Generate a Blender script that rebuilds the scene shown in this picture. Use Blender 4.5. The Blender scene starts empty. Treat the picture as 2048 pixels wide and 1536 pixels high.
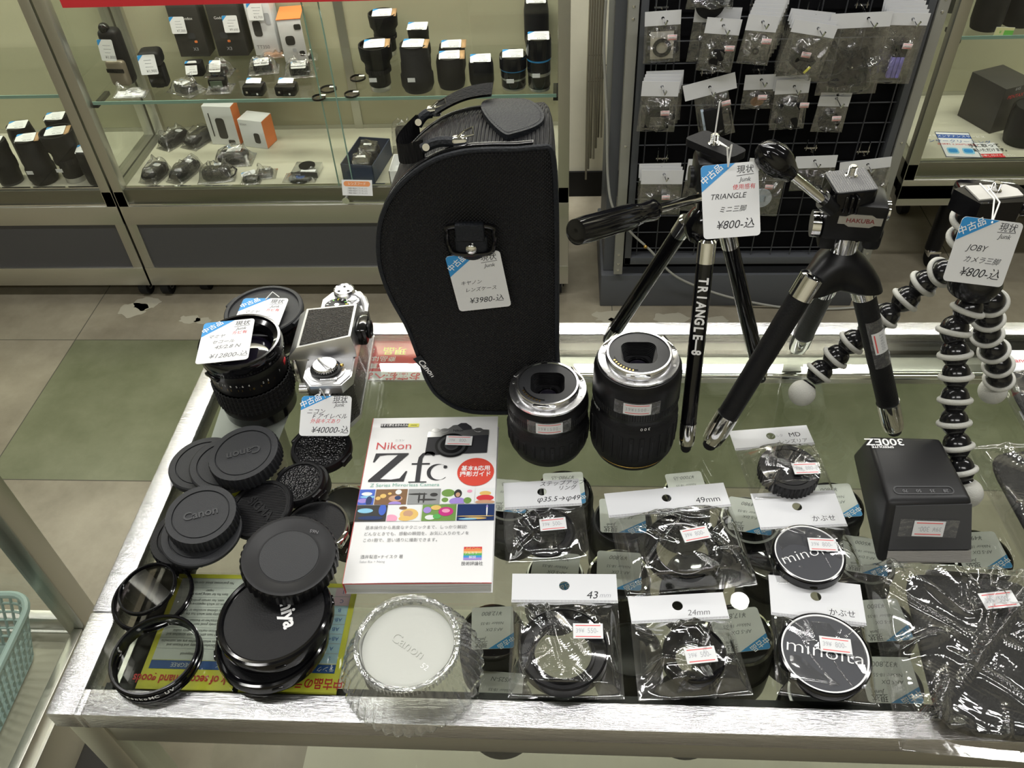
import bpy, bmesh, math, random
import numpy as np
from math import sin, cos, pi, radians as R
from mathutils import Vector, Matrix, noise, geometry

SC = bpy.context.scene
COL = SC.collection

# ------------------------------------------------------------------ camera
PITCH, ROLL, YAW, FPX, CAMZ = .7670, .0543, -.0840, 1664., 1.489
_F = Vector((sin(YAW)*cos(PITCH), cos(YAW)*cos(PITCH), -sin(PITCH)))
_R0 = Vector((cos(YAW), -sin(YAW), 0))
_D0 = _F.cross(_R0)
_R = cos(ROLL)*_R0 + sin(ROLL)*_D0
_D = -sin(ROLL)*_R0 + cos(ROLL)*_D0
cd = bpy.data.cameras.new('camera')
cd.sensor_width = 36; cd.lens = FPX/2048*36; cd.clip_start = 0.02; cd.clip_end = 60
cam = bpy.data.objects.new('camera', cd); COL.objects.link(cam)
m = Matrix.Identity(4)
for i in range(3):
    m[i][0] = _R[i]; m[i][1] = -_D[i]; m[i][2] = -_F[i]
m[2][3] = CAMZ
cam.matrix_world = m
SC.camera = cam

# ------------------------------------------------------------------ view, world, lamps
SC.view_settings.view_transform = 'Standard'
SC.view_settings.look = 'None'
SC.view_settings.gamma = 1
SC.view_settings.exposure = 0.0
SC.view_settings.use_curve_mapping = False
SC.cycles.transparent_max_bounces = 40
SC.cycles.max_bounces = 10
W = bpy.data.worlds.new('world'); SC.world = W; W.use_nodes = True
W.node_tree.nodes['Background'].inputs[0].default_value = (0.93, 1.0, 0.90, 1)
W.node_tree.nodes['Background'].inputs[1].default_value = 0.22

def area(name, loc, sx, sy, power, col=(1, .985, .955), rot=(0, 0, 0)):
    l = bpy.data.lights.new(name, 'AREA'); l.shape = 'RECTANGLE'; l.size = sx; l.size_y = sy
    l.energy = power; l.color = col
    o = bpy.data.objects.new(name, l); COL.objects.link(o); o.location = loc; o.rotation_euler = rot
    return o
CEIL = 2.6
for (x, y, e) in ((-1.3, 0.92, 16), (0.15, 0.92, 13), (1.6, 0.92, 16), (-1.3, -0.9, 14), (0.4, -0.9, 14), (-.57, 2.385, 18), (0.62, 2.385, 18)):
    area('ceiling_lamp_light', (x, y, CEIL-0.075), 1.15, 0.10 if y < 2 else 0.035, e)
dl = area('downlight_light', (0.545, 1.399, CEIL-0.02), 0.055, 0.055, .30); dl.data.shape = 'DISK'
sl = bpy.data.lights.new('wall_fill_spot', 'SPOT'); sl.energy = 170; sl.spot_size = R(17); sl.spot_blend = .5; sl.shadow_soft_size = .03; sl.color = (1, .985, .93)  # added fill spot, brightens the wall in the gap beside the rack
so = bpy.data.objects.new('wall_fill_spot', sl); COL.objects.link(so); so.location = (.065, 1.70, 2.50); so.rotation_euler = (Vector((.065, 1.70, 2.50))-Vector((.065, 2.45, .55))).to_track_quat('Z', 'Y').to_euler()

# ------------------------------------------------------------------ pixel -> place on a real plane
def _dir(px, py): return (px-1024)/FPX*_R + (py-768)/FPX*_D + _F
def PZ(px, py, z):
    d = _dir(px, py); return Vector((0, 0, CAMZ)) + d*((z-CAMZ)/d.z)
def PY(px, py, y):
    d = _dir(px, py); return Vector((0, 0, CAMZ)) + d*(y/d.y)

# ------------------------------------------------------------------ materials
MATS = {}
def M(name, col=(.5, .5, .5), rough=.5, metal=0., spec=.5, coat=0., bump=0., bscale=200., var=0., vscale=8., col2=None,
      emit=0., aniso=None, alpha=1., stretch=None, trans=0., ior=1.45, thr=(.4, .6), detail=4., voronoi=False):
    if name in MATS: return name
    mt = bpy.data.materials.new(name); mt.use_nodes = True; nt = mt.node_tree; N = nt.nodes; L = nt.links
    b = N['Principled BSDF']
    c4 = (*col, 1)
    b.inputs['Base Color'].default_value = c4
    b.inputs['Roughness'].default_value = rough; b.inputs['Metallic'].default_value = metal
    b.inputs['Specular IOR Level'].default_value = spec; b.inputs['Coat Weight'].default_value = coat
    b.inputs['Coat Roughness'].default_value = .08
    b.inputs['Transmission Weight'].default_value = trans; b.inputs['IOR'].default_value = ior
    if emit: b.inputs['Emission Color'].default_value = c4; b.inputs['Emission Strength'].default_value = emit
    tc = N.new('ShaderNodeTexCoord'); mp = N.new('ShaderNodeMapping'); L.new(tc.outputs['Object'], mp.inputs['Vector'])
    if stretch: mp.inputs['Scale'].default_value = stretch
    if bump:
        if voronoi:
            n = N.new('ShaderNodeTexVoronoi'); n.inputs['Scale'].default_value = bscale; o = n.outputs['Distance']
        else:
            n = N.new('ShaderNodeTexNoise'); n.inputs['Scale'].default_value = bscale; n.inputs['Detail'].default_value = detail; o = n.outputs['Fac']
        L.new(mp.outputs[0], n.inputs['Vector'])
        bp = N.new('ShaderNodeBump'); bp.inputs['Strength'].default_value = bump; bp.inputs['Distance'].default_value = .002
        L.new(o, bp.inputs['Height']); L.new(bp.outputs[0], b.inputs['Normal'])
    if var or col2:
        n2 = N.new('ShaderNodeTexNoise'); n2.inputs['Scale'].default_value = vscale; n2.inputs['Detail'].default_value = 8
        n2.inputs['Roughness'].default_value = .65
        L.new(mp.outputs[0], n2.inputs['Vector'])
        rp = N.new('ShaderNodeValToRGB'); L.new(n2.outputs['Fac'], rp.inputs[0])
        rp.color_ramp.elements[0].position = thr[0]; rp.color_ramp.elements[1].position = thr[1]
        rp.color_ramp.elements[0].color = c4
        c2 = col2 if col2 else tuple(min(1, c*(1+var)) for c in col)
        rp.color_ramp.elements[1].color = (*c2, 1)
        L.new(rp.outputs[0], b.inputs['Base Color'])
    MATS[name] = mt
    return name

def film(name, tint=(.97, .97, .97), rough=.06, bump=.5, bscale=30., gain=1.0, haze=0.0, base=.02):
    """thin clear sheet: light passes straight through, a fresnel share mirrors the room, a little haze"""
    mt = bpy.data.materials.new(name); mt.use_nodes = True; nt = mt.node_tree; N = nt.nodes; L = nt.links
    N.remove(N['Principled BSDF']); out = N['Material Output']
    t = N.new('ShaderNodeBsdfTransparent'); t.inputs[0].default_value = (*tint, 1)
    g = N.new('ShaderNodeBsdfGlossy'); g.inputs['Roughness'].default_value = rough
    ge = N.new('ShaderNodeNewGeometry'); fr = N.new('ShaderNodeVectorMath'); fr.operation = 'DOT_PRODUCT'
    L.new(ge.outputs['Normal'], fr.inputs[0]); L.new(ge.outputs['Incoming'], fr.inputs[1])
    def mth(op, a, b=None):
        q = N.new('ShaderNodeMath'); q.operation = op
        L.new(a, q.inputs[0])
        if b is not None: q.inputs[1].default_value = b
        return q
    ab = mth('ABSOLUTE', fr.outputs['Value']); iv = mth('MULTIPLY_ADD', ab.outputs[0], -1.); iv.inputs[2].default_value = 1.; iv.use_clamp = True
    pw = mth('POWER', iv.outputs[0], 5.)
    ma = mth('MULTIPLY_ADD', pw.outputs[0], .96*gain); ma.inputs[2].default_value = .04*gain+base
    ma.use_clamp = True
    if bump:
        tc = N.new('ShaderNodeTexCoord')
        n = N.new('ShaderNodeTexNoise'); n.inputs['Scale'].default_value = bscale; n.inputs['Detail'].default_value = 3; n.inputs['Distortion'].default_value = 1.2
        L.new(tc.outputs['Object'], n.inputs['Vector'])
        bp = N.new('ShaderNodeBump'); bp.inputs['Strength'].default_value = bump; bp.inputs['Distance'].default_value = .004
        L.new(n.outputs['Fac'], bp.inputs['Height']); L.new(bp.outputs[0], g.inputs['Normal']); L.new(bp.outputs[0], fr.inputs[0])
    mx = N.new('ShaderNodeMixShader'); L.new(ma.outputs[0], mx.inputs[0]); L.new(t.outputs[0], mx.inputs[1]); L.new(g.outputs[0], mx.inputs[2])
    last = mx
    if haze:
        d = N.new('ShaderNodeBsdfDiffuse'); d.inputs[0].default_value = (.9, .9, .9, 1)
        m2 = N.new('ShaderNodeMixShader'); m2.inputs[0].default_value = haze
        L.new(mx.outputs[0], m2.inputs[1]); L.new(d.outputs[0], m2.inputs[2]); last = m2
    L.new(last.outputs[0], out.inputs[0])
    MATS[name] = mt
    return name

# ------------------------------------------------------------------ mesh builder
_tcache = {}
def _textmesh(s, bold=0., shear=0., space=1.):
    k = (s, bold, shear, space)
    if k in _tcache: return _tcache[k]
    c = bpy.data.curves.new('t', 'FONT'); c.body = s; c.size = 1; c.offset = bold; c.shear = shear; c.space_character = space
    c.resolution_u = 3; c.align_x = 'CENTER'; c.align_y = 'CENTER'; c.fill_mode = 'FRONT'
    o = bpy.data.objects.new('t', c); COL.objects.link(o)
    dg = bpy.context.evaluated_depsgraph_get(); me = bpy.data.meshes.new_from_object(o.evaluated_get(dg))
    v = [tuple(p.co) for p in me.vertices]; f = [tuple(p.vertices) for p in me.polygons]
    bpy.data.objects.remove(o); bpy.data.curves.remove(c); bpy.data.meshes.remove(me)
    _tcache[k] = (v, f); return v, f

def T(x=0, y=0, z=0): return Matrix.Translation((x, y, z))
def RX(a): return Matrix.Rotation(a, 4, 'X')
def RY(a): return Matrix.Rotation(a, 4, 'Y')
def RZ(a): return Matrix.Rotation(a, 4, 'Z')
def SCL(x, y, z): return Matrix.Diagonal((x, y, z, 1))

class MB:
    def __init__(s, mtx=None):
        s.v = []; s.f = []; s.k = []; s.mats = []; s.mtx = mtx or Matrix.Identity(4)
    def mi(s, name):
        if name not in s.mats: s.mats.append(name)
        return s.mats.index(name)
    def add(s, vs, fs, mat, mtx=None):
        A = s.mtx @ mtx if mtx else s.mtx
        n = len(s.v); k = s.mi(mat)
        s.v += [tuple(A @ Vector(p)) for p in vs]
        flip = A.determinant() < 0
        for f in fs:
            g = [n+i for i in f]
            s.f.append(g[::-1] if flip else g); s.k.append(k)
        return s
    def box(s, c, sz, mat, mtx=None, bev=0., seg=2):
        if bev:
            bm = bmesh.new(); bmesh.ops.create_cube(bm, size=1)
            for v in bm.verts: v.co = Vector((v.co.x*sz[0], v.co.y*sz[1], v.co.z*sz[2]))
            bmesh.ops.bevel(bm, geom=list(bm.edges), offset=bev, segments=seg, profile=.5, affect='EDGES')
            bm.verts.ensure_lookup_table()
            vs = [tuple(v.co + Vector(c)) for v in bm.verts]; fs = [[v.index for v in f.verts] for f in bm.faces]
            bm.free()
        else:
            x, y, z = (q/2 for q in sz)
            vs = [(c[0]+a*x, c[1]+b*y, c[2]+d*z) for a in (-1, 1) for b in (-1, 1) for d in (-1, 1)]
            fs = [(0, 1, 3, 2), (4, 6, 7, 5), (0, 4, 5, 1), (2, 3, 7, 6), (0, 2, 6, 4), (1, 5, 7, 3)]
        return s.add(vs, fs, mat, mtx)
    def b2(s, a, b, mat, bev=0., mtx=None):
        return s.box([(p+q)/2 for p, q in zip(a, b)], [abs(q-p) for p, q in zip(a, b)], mat, mtx, bev)
    def lathe(s, prof, mat, n=48, mtx=None, mats=None, rib=None, ribs=None, wob=None):
        """prof: (r, z[, matIndexName]); ribs = (count, depth, i0, i1) modulates r between profile rows i0..i1"""
        vs = []; 
        if ribs: n = ribs[0]*4
        for i, p in enumerate(prof):
            for j in range(n):
                r = p[0]
                if ribs and ribs[2] <= i <= ribs[3]: r -= ribs[1]*(1 if j % 4 in (2, 3) else 0)
                a = 2*pi*j/n
                vs.append((r*cos(a), r*sin(a), p[1]))
        for i in range(len(prof)-1):
            mm = prof[i+1][2] if len(prof[i+1]) > 2 else mat
            fs = []
            for j in range(n):
                j2 = (j+1) % n
                fs.append((i*n+j, i*n+j2, (i+1)*n+j2, (i+1)*n+j))
            s._addraw(vs, fs, mm, mtx, i)
            mtx_used = mtx
        return s
    def _addraw(s, vs, fs, mat, mtx, i):
        if i == 0:
            A = s.mtx @ mtx if mtx else s.mtx
            s._base = len(s.v); s.v += [tuple(A @ Vector(p)) for p in vs]; s._flip = A.determinant() < 0
        k = s.mi(mat)
        for f in fs:
            g = [s._base+q for q in f]
            s.f.append(g[::-1] if s._flip else g); s.k.append(k)
    def tube(s, pts, r, mat, n=8, closed=False, mtx=None, caps=True):
        pts = [Vector(p) for p in pts]; m_ = len(pts); rr = r if isinstance(r, (list, tuple)) else [r]*m_
        vs = []; prev = None
        for i, p in enumerate(pts):
            if closed: t = pts[(i+1) % m_]-pts[i-1]
            else: t = pts[min(i+1, m_-1)]-pts[max(i-1, 0)]
            t.normalize()
            if prev is None:
                u = t.cross(Vector((0, 0, 1)));
                if u.length < 1e-3: u = t.cross(Vector((0, 1, 0)))
            else: u = prev-t*prev.dot(t)
            u.normalize(); prev = u; w = t.cross(u)
            for j in range(n):
                a = 2*pi*j/n; vs.append(tuple(p+(u*cos(a)+w*sin(a))*rr[i]))
        fs = []
        for i in range(m_ if closed else m_-1):
            i2 = (i+1) % m_
            for j in range(n):
                j2 = (j+1) % n; fs.append((i*n+j, i*n+j2, i2*n+j2, i2*n+j))
        if not closed and caps: fs.append(tuple(range(n))[::-1]); fs.append(tuple((m_-1)*n+j for j in range(n)))
        return s.add(vs, fs, mat, mtx)
    def cyl(s, a, b, r, mat, n=24, r2=None, mtx=None):
        return s.tube([a, b], [r, r if r2 is None else r2], mat, n, mtx=mtx)
    def plate(s, outer, holes, z0, z1, mat, mtx=None, side=None):
        loops = [[Vector((p[0], p[1], 0)) for p in outer]]+[[Vector((p[0], p[1], 0)) for p in h] for h in holes]
        tr = geometry.tessellate_polygon(loops); flat = [p for l in loops for p in l]; n = len(flat)
        vs = [(p.x, p.y, z1) for p in flat]+[(p.x, p.y, z0) for p in flat]
        fs = []
        for t in tr:
            a, b, c = (flat[i] for i in t)
            up = (b-a).cross(c-a).z > 0
            t = t if up else t[::-1]
            fs.append(tuple(t)); fs.append(tuple(i+n for i in t[::-1]))
        s.add(vs, fs, mat, mtx)
        fs2 = []; o = 0
        for li, l in enumerate(loops):
            k = len(l); ar = sum(l[i].x*l[(i+1) % k].y-l[(i+1) % k].x*l[i].y for i in range(k))
            for i in range(k):
                i2 = (i+1) % k; q = (o+i, o+i+n, o+i2+n, o+i2)
                if (ar < 0) != (li > 0): q = q[::-1]
                fs2.append(q)
            o += k
        return s.add(vs, fs2, side or mat, mtx)
    def text(s, t, size, mat, x=0, y=0, z=0, mtx=None, bold=0., shear=0., sx=1., rot=0., space=1., al='c'):
        v, f = _textmesh(t, bold, shear, space)
        if not v: return s
        dx = 0
        if al == 'l': dx = -min(p[0] for p in v)
        if al == 'r': dx = -max(p[0] for p in v)
        A = T(x, y, z) @ RZ(rot) @ SCL(size*sx, size, 1) @ T(dx, 0, 0)
        if mtx: A = mtx @ A
        return s.add(v, f, mat, A)
    def rib(s, pts, w, mat, z=0, mtx=None):
        """flat pen stroke through 2-D points"""
        pts = [Vector((p[0], p[1])) for p in pts]; vs = []
        for i, p in enumerate(pts):
            t = (pts[min(i+1, len(pts)-1)]-pts[max(i-1, 0)]).normalized(); nrm = Vector((-t.y, t.x))*w/2
            vs += [(p.x+nrm.x, p.y+nrm.y, z), (p.x-nrm.x, p.y-nrm.y, z)]
        return s.add(vs, [(2*i, 2*i+1, 2*i+3, 2*i+2) for i in range(len(pts)-1)], mat, mtx)
    def sheet(s, fn, nu, nv, mat, mtx=None):
        vs = [fn(i/nu, j/nv) for j in range(nv+1) for i in range(nu+1)]
        fs = [(j*(nu+1)+i, j*(nu+1)+i+1, (j+1)*(nu+1)+i+1, (j+1)*(nu+1)+i) for j in range(nv) for i in range(nu)]
        return s.add(vs, fs, mat, mtx)
    def ball(s, c, r, mat, n=24, mtx=None, sc=(1, 1, 1)):
        k = n//2; prof = [(max(1e-5, r*sin(pi*i/k)), -r*cos(pi*i/k)) for i in range(k+1)]
        A = T(*c) @ SCL(*sc)
        return s.lathe(prof, mat, n, (mtx @ A) if mtx else A)
    def torus(s, c, r, q, mat, n=48, k=12, mtx=None):
        return s.tube([(c[0]+r*cos(2*pi*i/n), c[1]+r*sin(2*pi*i/n), c[2]) for i in range(n)], q, mat, k, True, mtx)
    def build(s, name, parent=None, mtx=None, angle=35, **tags):
        me = bpy.data.meshes.new(name); me.from_pydata(s.v, [], s.f)
        for n in s.mats: me.materials.append(MATS[n])
        me.polygons.foreach_set('material_index', s.k)
        me.polygons.foreach_set('use_smooth', [True]*len(s.f))
        me.validate(); me.update()
        if angle is not None: me.set_sharp_from_angle(angle=R(angle))
        o = bpy.data.objects.new(name, me); COL.objects.link(o)
        if parent: o.parent = parent
        if mtx: o.matrix_local = mtx
        for k, v in tags.items(): o[k] = v
        return o

def thing(name, label, cat, mtx=None, group=None):
    o = bpy.data.objects.new(name, None); COL.objects.link(o); o.empty_display_size = .01
    o['label'] = label; o['category'] = cat
    if group: o['group'] = group
    if mtx: o.matrix_world = mtx
    return o
def tag(o, label, cat, group=None):
    o['label'] = label; o['category'] = cat
    if group: o['group'] = group
    return o
def struct(mb, name, **k):
    o = mb.build(name, **k); o['kind'] = 'structure'; return o
def dup(o, label=None, parent=None):
    c = o.copy(); COL.objects.link(c)
    if parent: c.parent = parent
    if label: c['label'] = label
    for ch in list(o.children): dup(ch, None, c)
    return c
def circ(r, n=32, cx=0, cy=0, sy=1): return [(cx+r*cos(2*pi*i/n), cy+r*sy*sin(2*pi*i/n)) for i in range(n)]
def rrect(w, h, r, n=5, cx=0, cy=0):
    p = []
    for (sx, sy, a0) in ((1, 1, 0), (-1, 1, 90), (-1, -1, 180), (1, -1, 270)):
        for i in range(n+1):
            a = R(a0+90*i/n); p.append((cx+sx*(w/2-r)+r*cos(a), cy+sy*(h/2-r)+r*sin(a)))
    return p
def frame3(tl, tr, bl):
    """orthonormal placement (x right, y up, z out) from three corners on a real surface; returns matrix, w, h"""
    x = (tr-tl); w = x.length; x.normalize(); yv = (tl-bl); yv -= x*yv.dot(x); h = yv.length; yv.normalize(); z = x.cross(yv)
    c = (tl+tr)/2 - yv*h/2
    A = Matrix.Identity(4)
    for i in range(3): A[i][0] = x[i]; A[i][1] = yv[i]; A[i][2] = z[i]; A[i][3] = c[i]
    return A, w, h
def pose(px, py, z, rot=0.):
    return T(*PZ(px, py, z)) @ RZ(R(rot))

# ------------------------------------------------------------------ palette
M('steel', (.62, .615, .57), .36, 1., bump=.12, bscale=60, stretch=(1, 30, 30))
M('steel_scuffed', (.72, .72, .73), .27, 1., bump=.35, bscale=120, stretch=(1, 8, 8), var=-.15, vscale=30)
M('steel_dull', (.50, .50, .45), .36, 1., bump=.08, bscale=40, stretch=(1, 20, 20))
M('chrome', (.86, .86, .87), .07, 1.)
M('alu', (.60, .60, .60), .35, 1.)
M('grey_panel', (.075, .075, .080), .5, bump=.05, bscale=300)
M('grey_paint', (.085, .09, .10), .45)
M('beige', (.40, .39, .27), .55)
M('deck', (.47, .455, .36), .5)
M('black', (.006, .006, .007), .35, spec=.3)
M('black_gloss', (.004, .004, .005), .10, spec=.6)
M('black_matte', (.007, .007, .008), .65, spec=.3, bump=.15, bscale=900)
M('black_soft', (.007, .007, .008), .5, spec=.3, bump=.2, bscale=700)
M('dark_plastic', (.020, .021, .024), .48, spec=.4, bump=.2, bscale=1500)
M('rubber', (.009, .009, .010), .6, spec=.3)
M('anthracite', (.038, .039, .042), .45)
M('white_paper', (.73, .74, .75), .45)
M('white_card', (.70, .71, .73), .28)
M('white', (.85, .85, .85), .5)
M('ink', (.02, .02, .025), .6)
M('ink_grey', (.18, .18, .19), .6)
M('ink_pale', (.42, .43, .46), .6)
M('red', (.62, .03, .04), .5)
M('red_line', (.75, .10, .10), .5)
M('blue', (.03, .27, .62), .45)
M('blue_dark', (.03, .10, .36), .5)
M('blue_pale', (.50, .68, .82), .5)
M('pink_pale', (.78, .56, .68), .5)
M('yellow', (.80, .76, .08), .45)
M('orange', (.78, .22, .06), .5)
M('kraft', (.45, .28, .14), .7)
M('gold', (.75, .5, .15), .25, 1.)
M('string', (.82, .82, .80), .7)
M('lens_glass', (.01, .008, .016), .03, spec=1., coat=1.)
M('green_screen', (.10, .13, .09), .3)
M('floor_mat', (.185, .163, .118), .38, col2=(.315, .285, .215), vscale=4.5, bump=.06, bscale=12, thr=(.33, .68))
M('wall_mat', (.70, .67, .53), .7, var=.1, vscale=3)
film('glass', (.885, .90, .87), 0.0, 0, gain=.9, base=0.01)
film('shelf_glass', (.975, .983, .972), 0.0, 0, gain=.7, base=0.01)
M('glass_edge', (.22, .36, .30), .15, spec=.8)
film('bag_film', (.97, .97, .97), .08, .12, 25, gain=3.0, haze=.006, base=.01)
film('rack_film', (.965, .965, .965), .10, 1.0, 32, gain=4.0, haze=.014, base=.0)
film('optic', (.80, .80, .78), .0, 0, gain=1.2, base=.02)
film('optic_dark', (.52, .50, .50), .0, 0, gain=1.4, base=.03)
M('floor_green', (.115, .127, .068), .33, col2=(.195, .205, .128), vscale=6, bump=.05, bscale=12, thr=(.3, .7))
M('seam', (.09, .085, .065), .7)
M('old_glue', (.36, .34, .27), .6, bump=.3, bscale=60)
M('ceiling_mat', (.22, .22, .20), .8)
M('lamp_white', (.8, .8, .8), .4)
M('steel_dark', (.26, .26, .22), .35, 1.)
M('yellow_pale', (.80, .78, .42), .5)
M('leatherette', (.018, .018, .019), .35, bump=1., bscale=620, voronoi=True, coat=.3)
M('frosted_disc', (.50, .51, .47), .35, bump=.1, bscale=300)
M('pages', (.62, .62, .60), .8, bump=.6, bscale=900, stretch=(.02, .02, 1))
M('teal', (.18, .42, .34), .5)
M('red_disc', (.68, .075, .05), .3)
M('book_white', (.82, .82, .82), .35)
M('pebbled', (.012, .012, .013), .16, bump=1., bscale=480, voronoi=True, spec=.8)
M('mount_metal', (.88, .88, .90), .24, 1.)
M('chrome_satin', (.70, .70, .71), .36, 1.)
M('green_p', (.2, .6, .1), .5)
M('cordura', (.014, .014, .015), .62, spec=.35)
M('leather_black', (.012, .014, .018), .55, spec=.3, bump=.22, bscale=500, voronoi=True)
M('zip_metal', (.30, .30, .31), .3, 1.)
M('webbing', (.006, .006, .007), .75, spec=.2, bump=1., bscale=400, stretch=(1, 1, .2))
M('pad_grey', (.20, .20, .20), .35)
M('maroon', (.20, .03, .03), .5)
M('bead_black', (.010, .010, .011), .16, spec=.6)
M('bead_ring', (.50, .50, .46), .7, bump=.3, bscale=900)
M('cork_pale', (.55, .54, .50), .7)
M('flash_black', (.011, .011, .012), .42, spec=.4)
M('flash_grey', (.055, .056, .060), .5)
M('fresnel_panel', (.30, .29, .27), .25, bump=.3, bscale=2000, stretch=(.05, 1, 1))
M('label_grey', (.68, .69, .70), .35)
M('cap_face', (.035, .037, .045), .45)
M('pouch_black', (.010, .010, .010), .6, bump=.6, bscale=500)
M('carton_black', (.035, .033, .030), .5)
M('bronze', (.20, .17, .125), .35, .3)
M('navy', (.030, .045, .09), .45)
M('orange_s', (.75, .30, .12), .5)
M('backing', (.006, .006, .007), .9, spec=.1)
M('upright_grey', (.34, .34, .31), .4, .2)
M('wire', (.10, .105, .115), .4, .5)
M('cord_tan', (.20, .18, .13), .7)
M('cord_grey', (.32, .32, .29), .6)
M('pink_label', (.78, .66, .66), .5)
M('kraft_pale', (.50, .47, .38), .6)
M('purple', (.26, .24, .62), .4)
M('milky', (.55, .60, .66), .3)
M('cloudy_blue', (.42, .50, .58), .3)
# ------------------------------------------------------------------ the room
def floor():
    fl = MB()
    fl.b2((-4, -2.2, -.05), (4, 1.207, 0), 'floor_mat'); fl.b2((-4, 1.207, -.05), (-1.37, 1.71, 0), 'floor_mat')
    fl.b2((-4, 1.71, -.05), (4, 2.47, 0), 'floor_mat'); fl.b2((-1.37, 1.207, -.05), (4, 1.71, 0), 'floor_green')
    for y in (-.30, .203, .706, 1.206, 1.711): fl.b2((-3.9, y-.0012, 0), (3.9, y+.0012, .0004), 'seam')
    for x in (-1.87, -1.37, -.87, -.37, .139, .64, 1.14): fl.b2((x-.0012, 1.711, 0), (x+.0012, 2.45, .0004), 'seam')
    for x in (-1.87, -1.37): fl.b2((x-.0012, .2, 0), (x+.0012, 1.71, .0004), 'seam')
    rnd = random.Random(4)
    for (cx, cy, r) in ((-1.255, 1.845, .032), (-1.225, 1.875, .028), (-1.07, 1.80, .02), (-1.03, 1.795, .016), (.16, 1.79, .02), (.13, 1.81, .03), (.30, 1.80, .03), (.42, 1.79, .025), (-.2, 1.82, .03)):
        p = [(cx+r*(1+.45*noise.noise(Vector((cos(a)*2, sin(a)*2, cx*9))))*cos(a)*1.4, cy+r*(1+.5*noise.noise(Vector((cos(a)*2.5, sin(a)*2.5, cy*7))))*sin(a)) for a in [2*pi*i/40 for i in range(40)]]
        fl.plate(p, [], 0, .0005, 'old_glue')
    struct(fl, 'floor')
floor()
w = MB(); w.b2((-4, 2.452, 0), (4, 2.55, CEIL), 'wall_mat')
for i, (x, z) in enumerate(((.075, .47), (.10, .44), (.095, .40), (.07, .39))): w.b2((x, 2.4515, z), (x+.04, 2.452, z+.0025), 'seam')
struct(w, 'wall_back')
struct(MB().b2((-4.1, -2.2, 0), (-4, 2.45, CEIL), 'wall_mat'), 'wall_left')
struct(MB().b2((4, -2.2, 0), (4.1, 2.45, CEIL), 'wall_mat'), 'wall_right')
struct(MB().b2((-4, -2.3, 0), (4, -2.2, CEIL), 'wall_mat'), 'wall_front')
struct(MB().b2((-3.9, 2.443, 0), (3.9, 2.452, .09), 'black'), 'baseboard_back')
struct(MB().b2((-4.1, -2.3, CEIL), (4.1, 2.55, CEIL+.06), 'ceiling_mat'), 'ceiling')
for i, (x, y) in enumerate(((-1.3, 0.92), (0.15, 0.92), (1.6, 0.92), (-1.3, -0.9), (0.4, -0.9), (-.57, 2.375), (0.62, 2.375))):
    f = MB(); f.b2((-.62, -.07, -.035), (.62, .07, 0), 'lamp_white', .008); f.b2((-.6, -.055, -.06), (.6, .055, -.03), 'lamp_white', .01)
    tag(f.build('ceiling_lamp', None, T(x, y, CEIL-.0005)), 'long white fluorescent ceiling lamp housing above the shop floor', 'lamp', 'ceiling lamps above the aisle')

sp = MB(); sp.cyl((.065, 1.69, CEIL-.0005), (.065, 1.69, CEIL-.06), .022, 'lamp_white', 20); tag(sp.build('fill_spot_housing'), 'small white housing added for the fill spot on the wall beside the rack', 'lamp')  # made-up housing to go with the added wall fill
# ------------------------------------------------------------------ showcases against the wall
def caster(parent, x, y, dirx=0., top=.06):
    c = MB(T(x, y, 0)); w_ = MB(T(x, y, 0)); w_.cyl((-.012, 0, .028), (.012, 0, .028), .028, 'rubber', 28)
    w_.cyl((-.0135, 0, .028), (.0135, 0, .028), .012, 'alu', 20)
    c.b2((-.018, -.014, .026), (-.0145, .014, top), 'black', .001); c.b2((.0145, -.014, .026), (.018, .014, top), 'black', .001)
    c.b2((-.018, -.02, top-.008), (.018, .02, top), 'black')
    o = c.build('caster', parent); w_.build('wheel', o); return o

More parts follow.
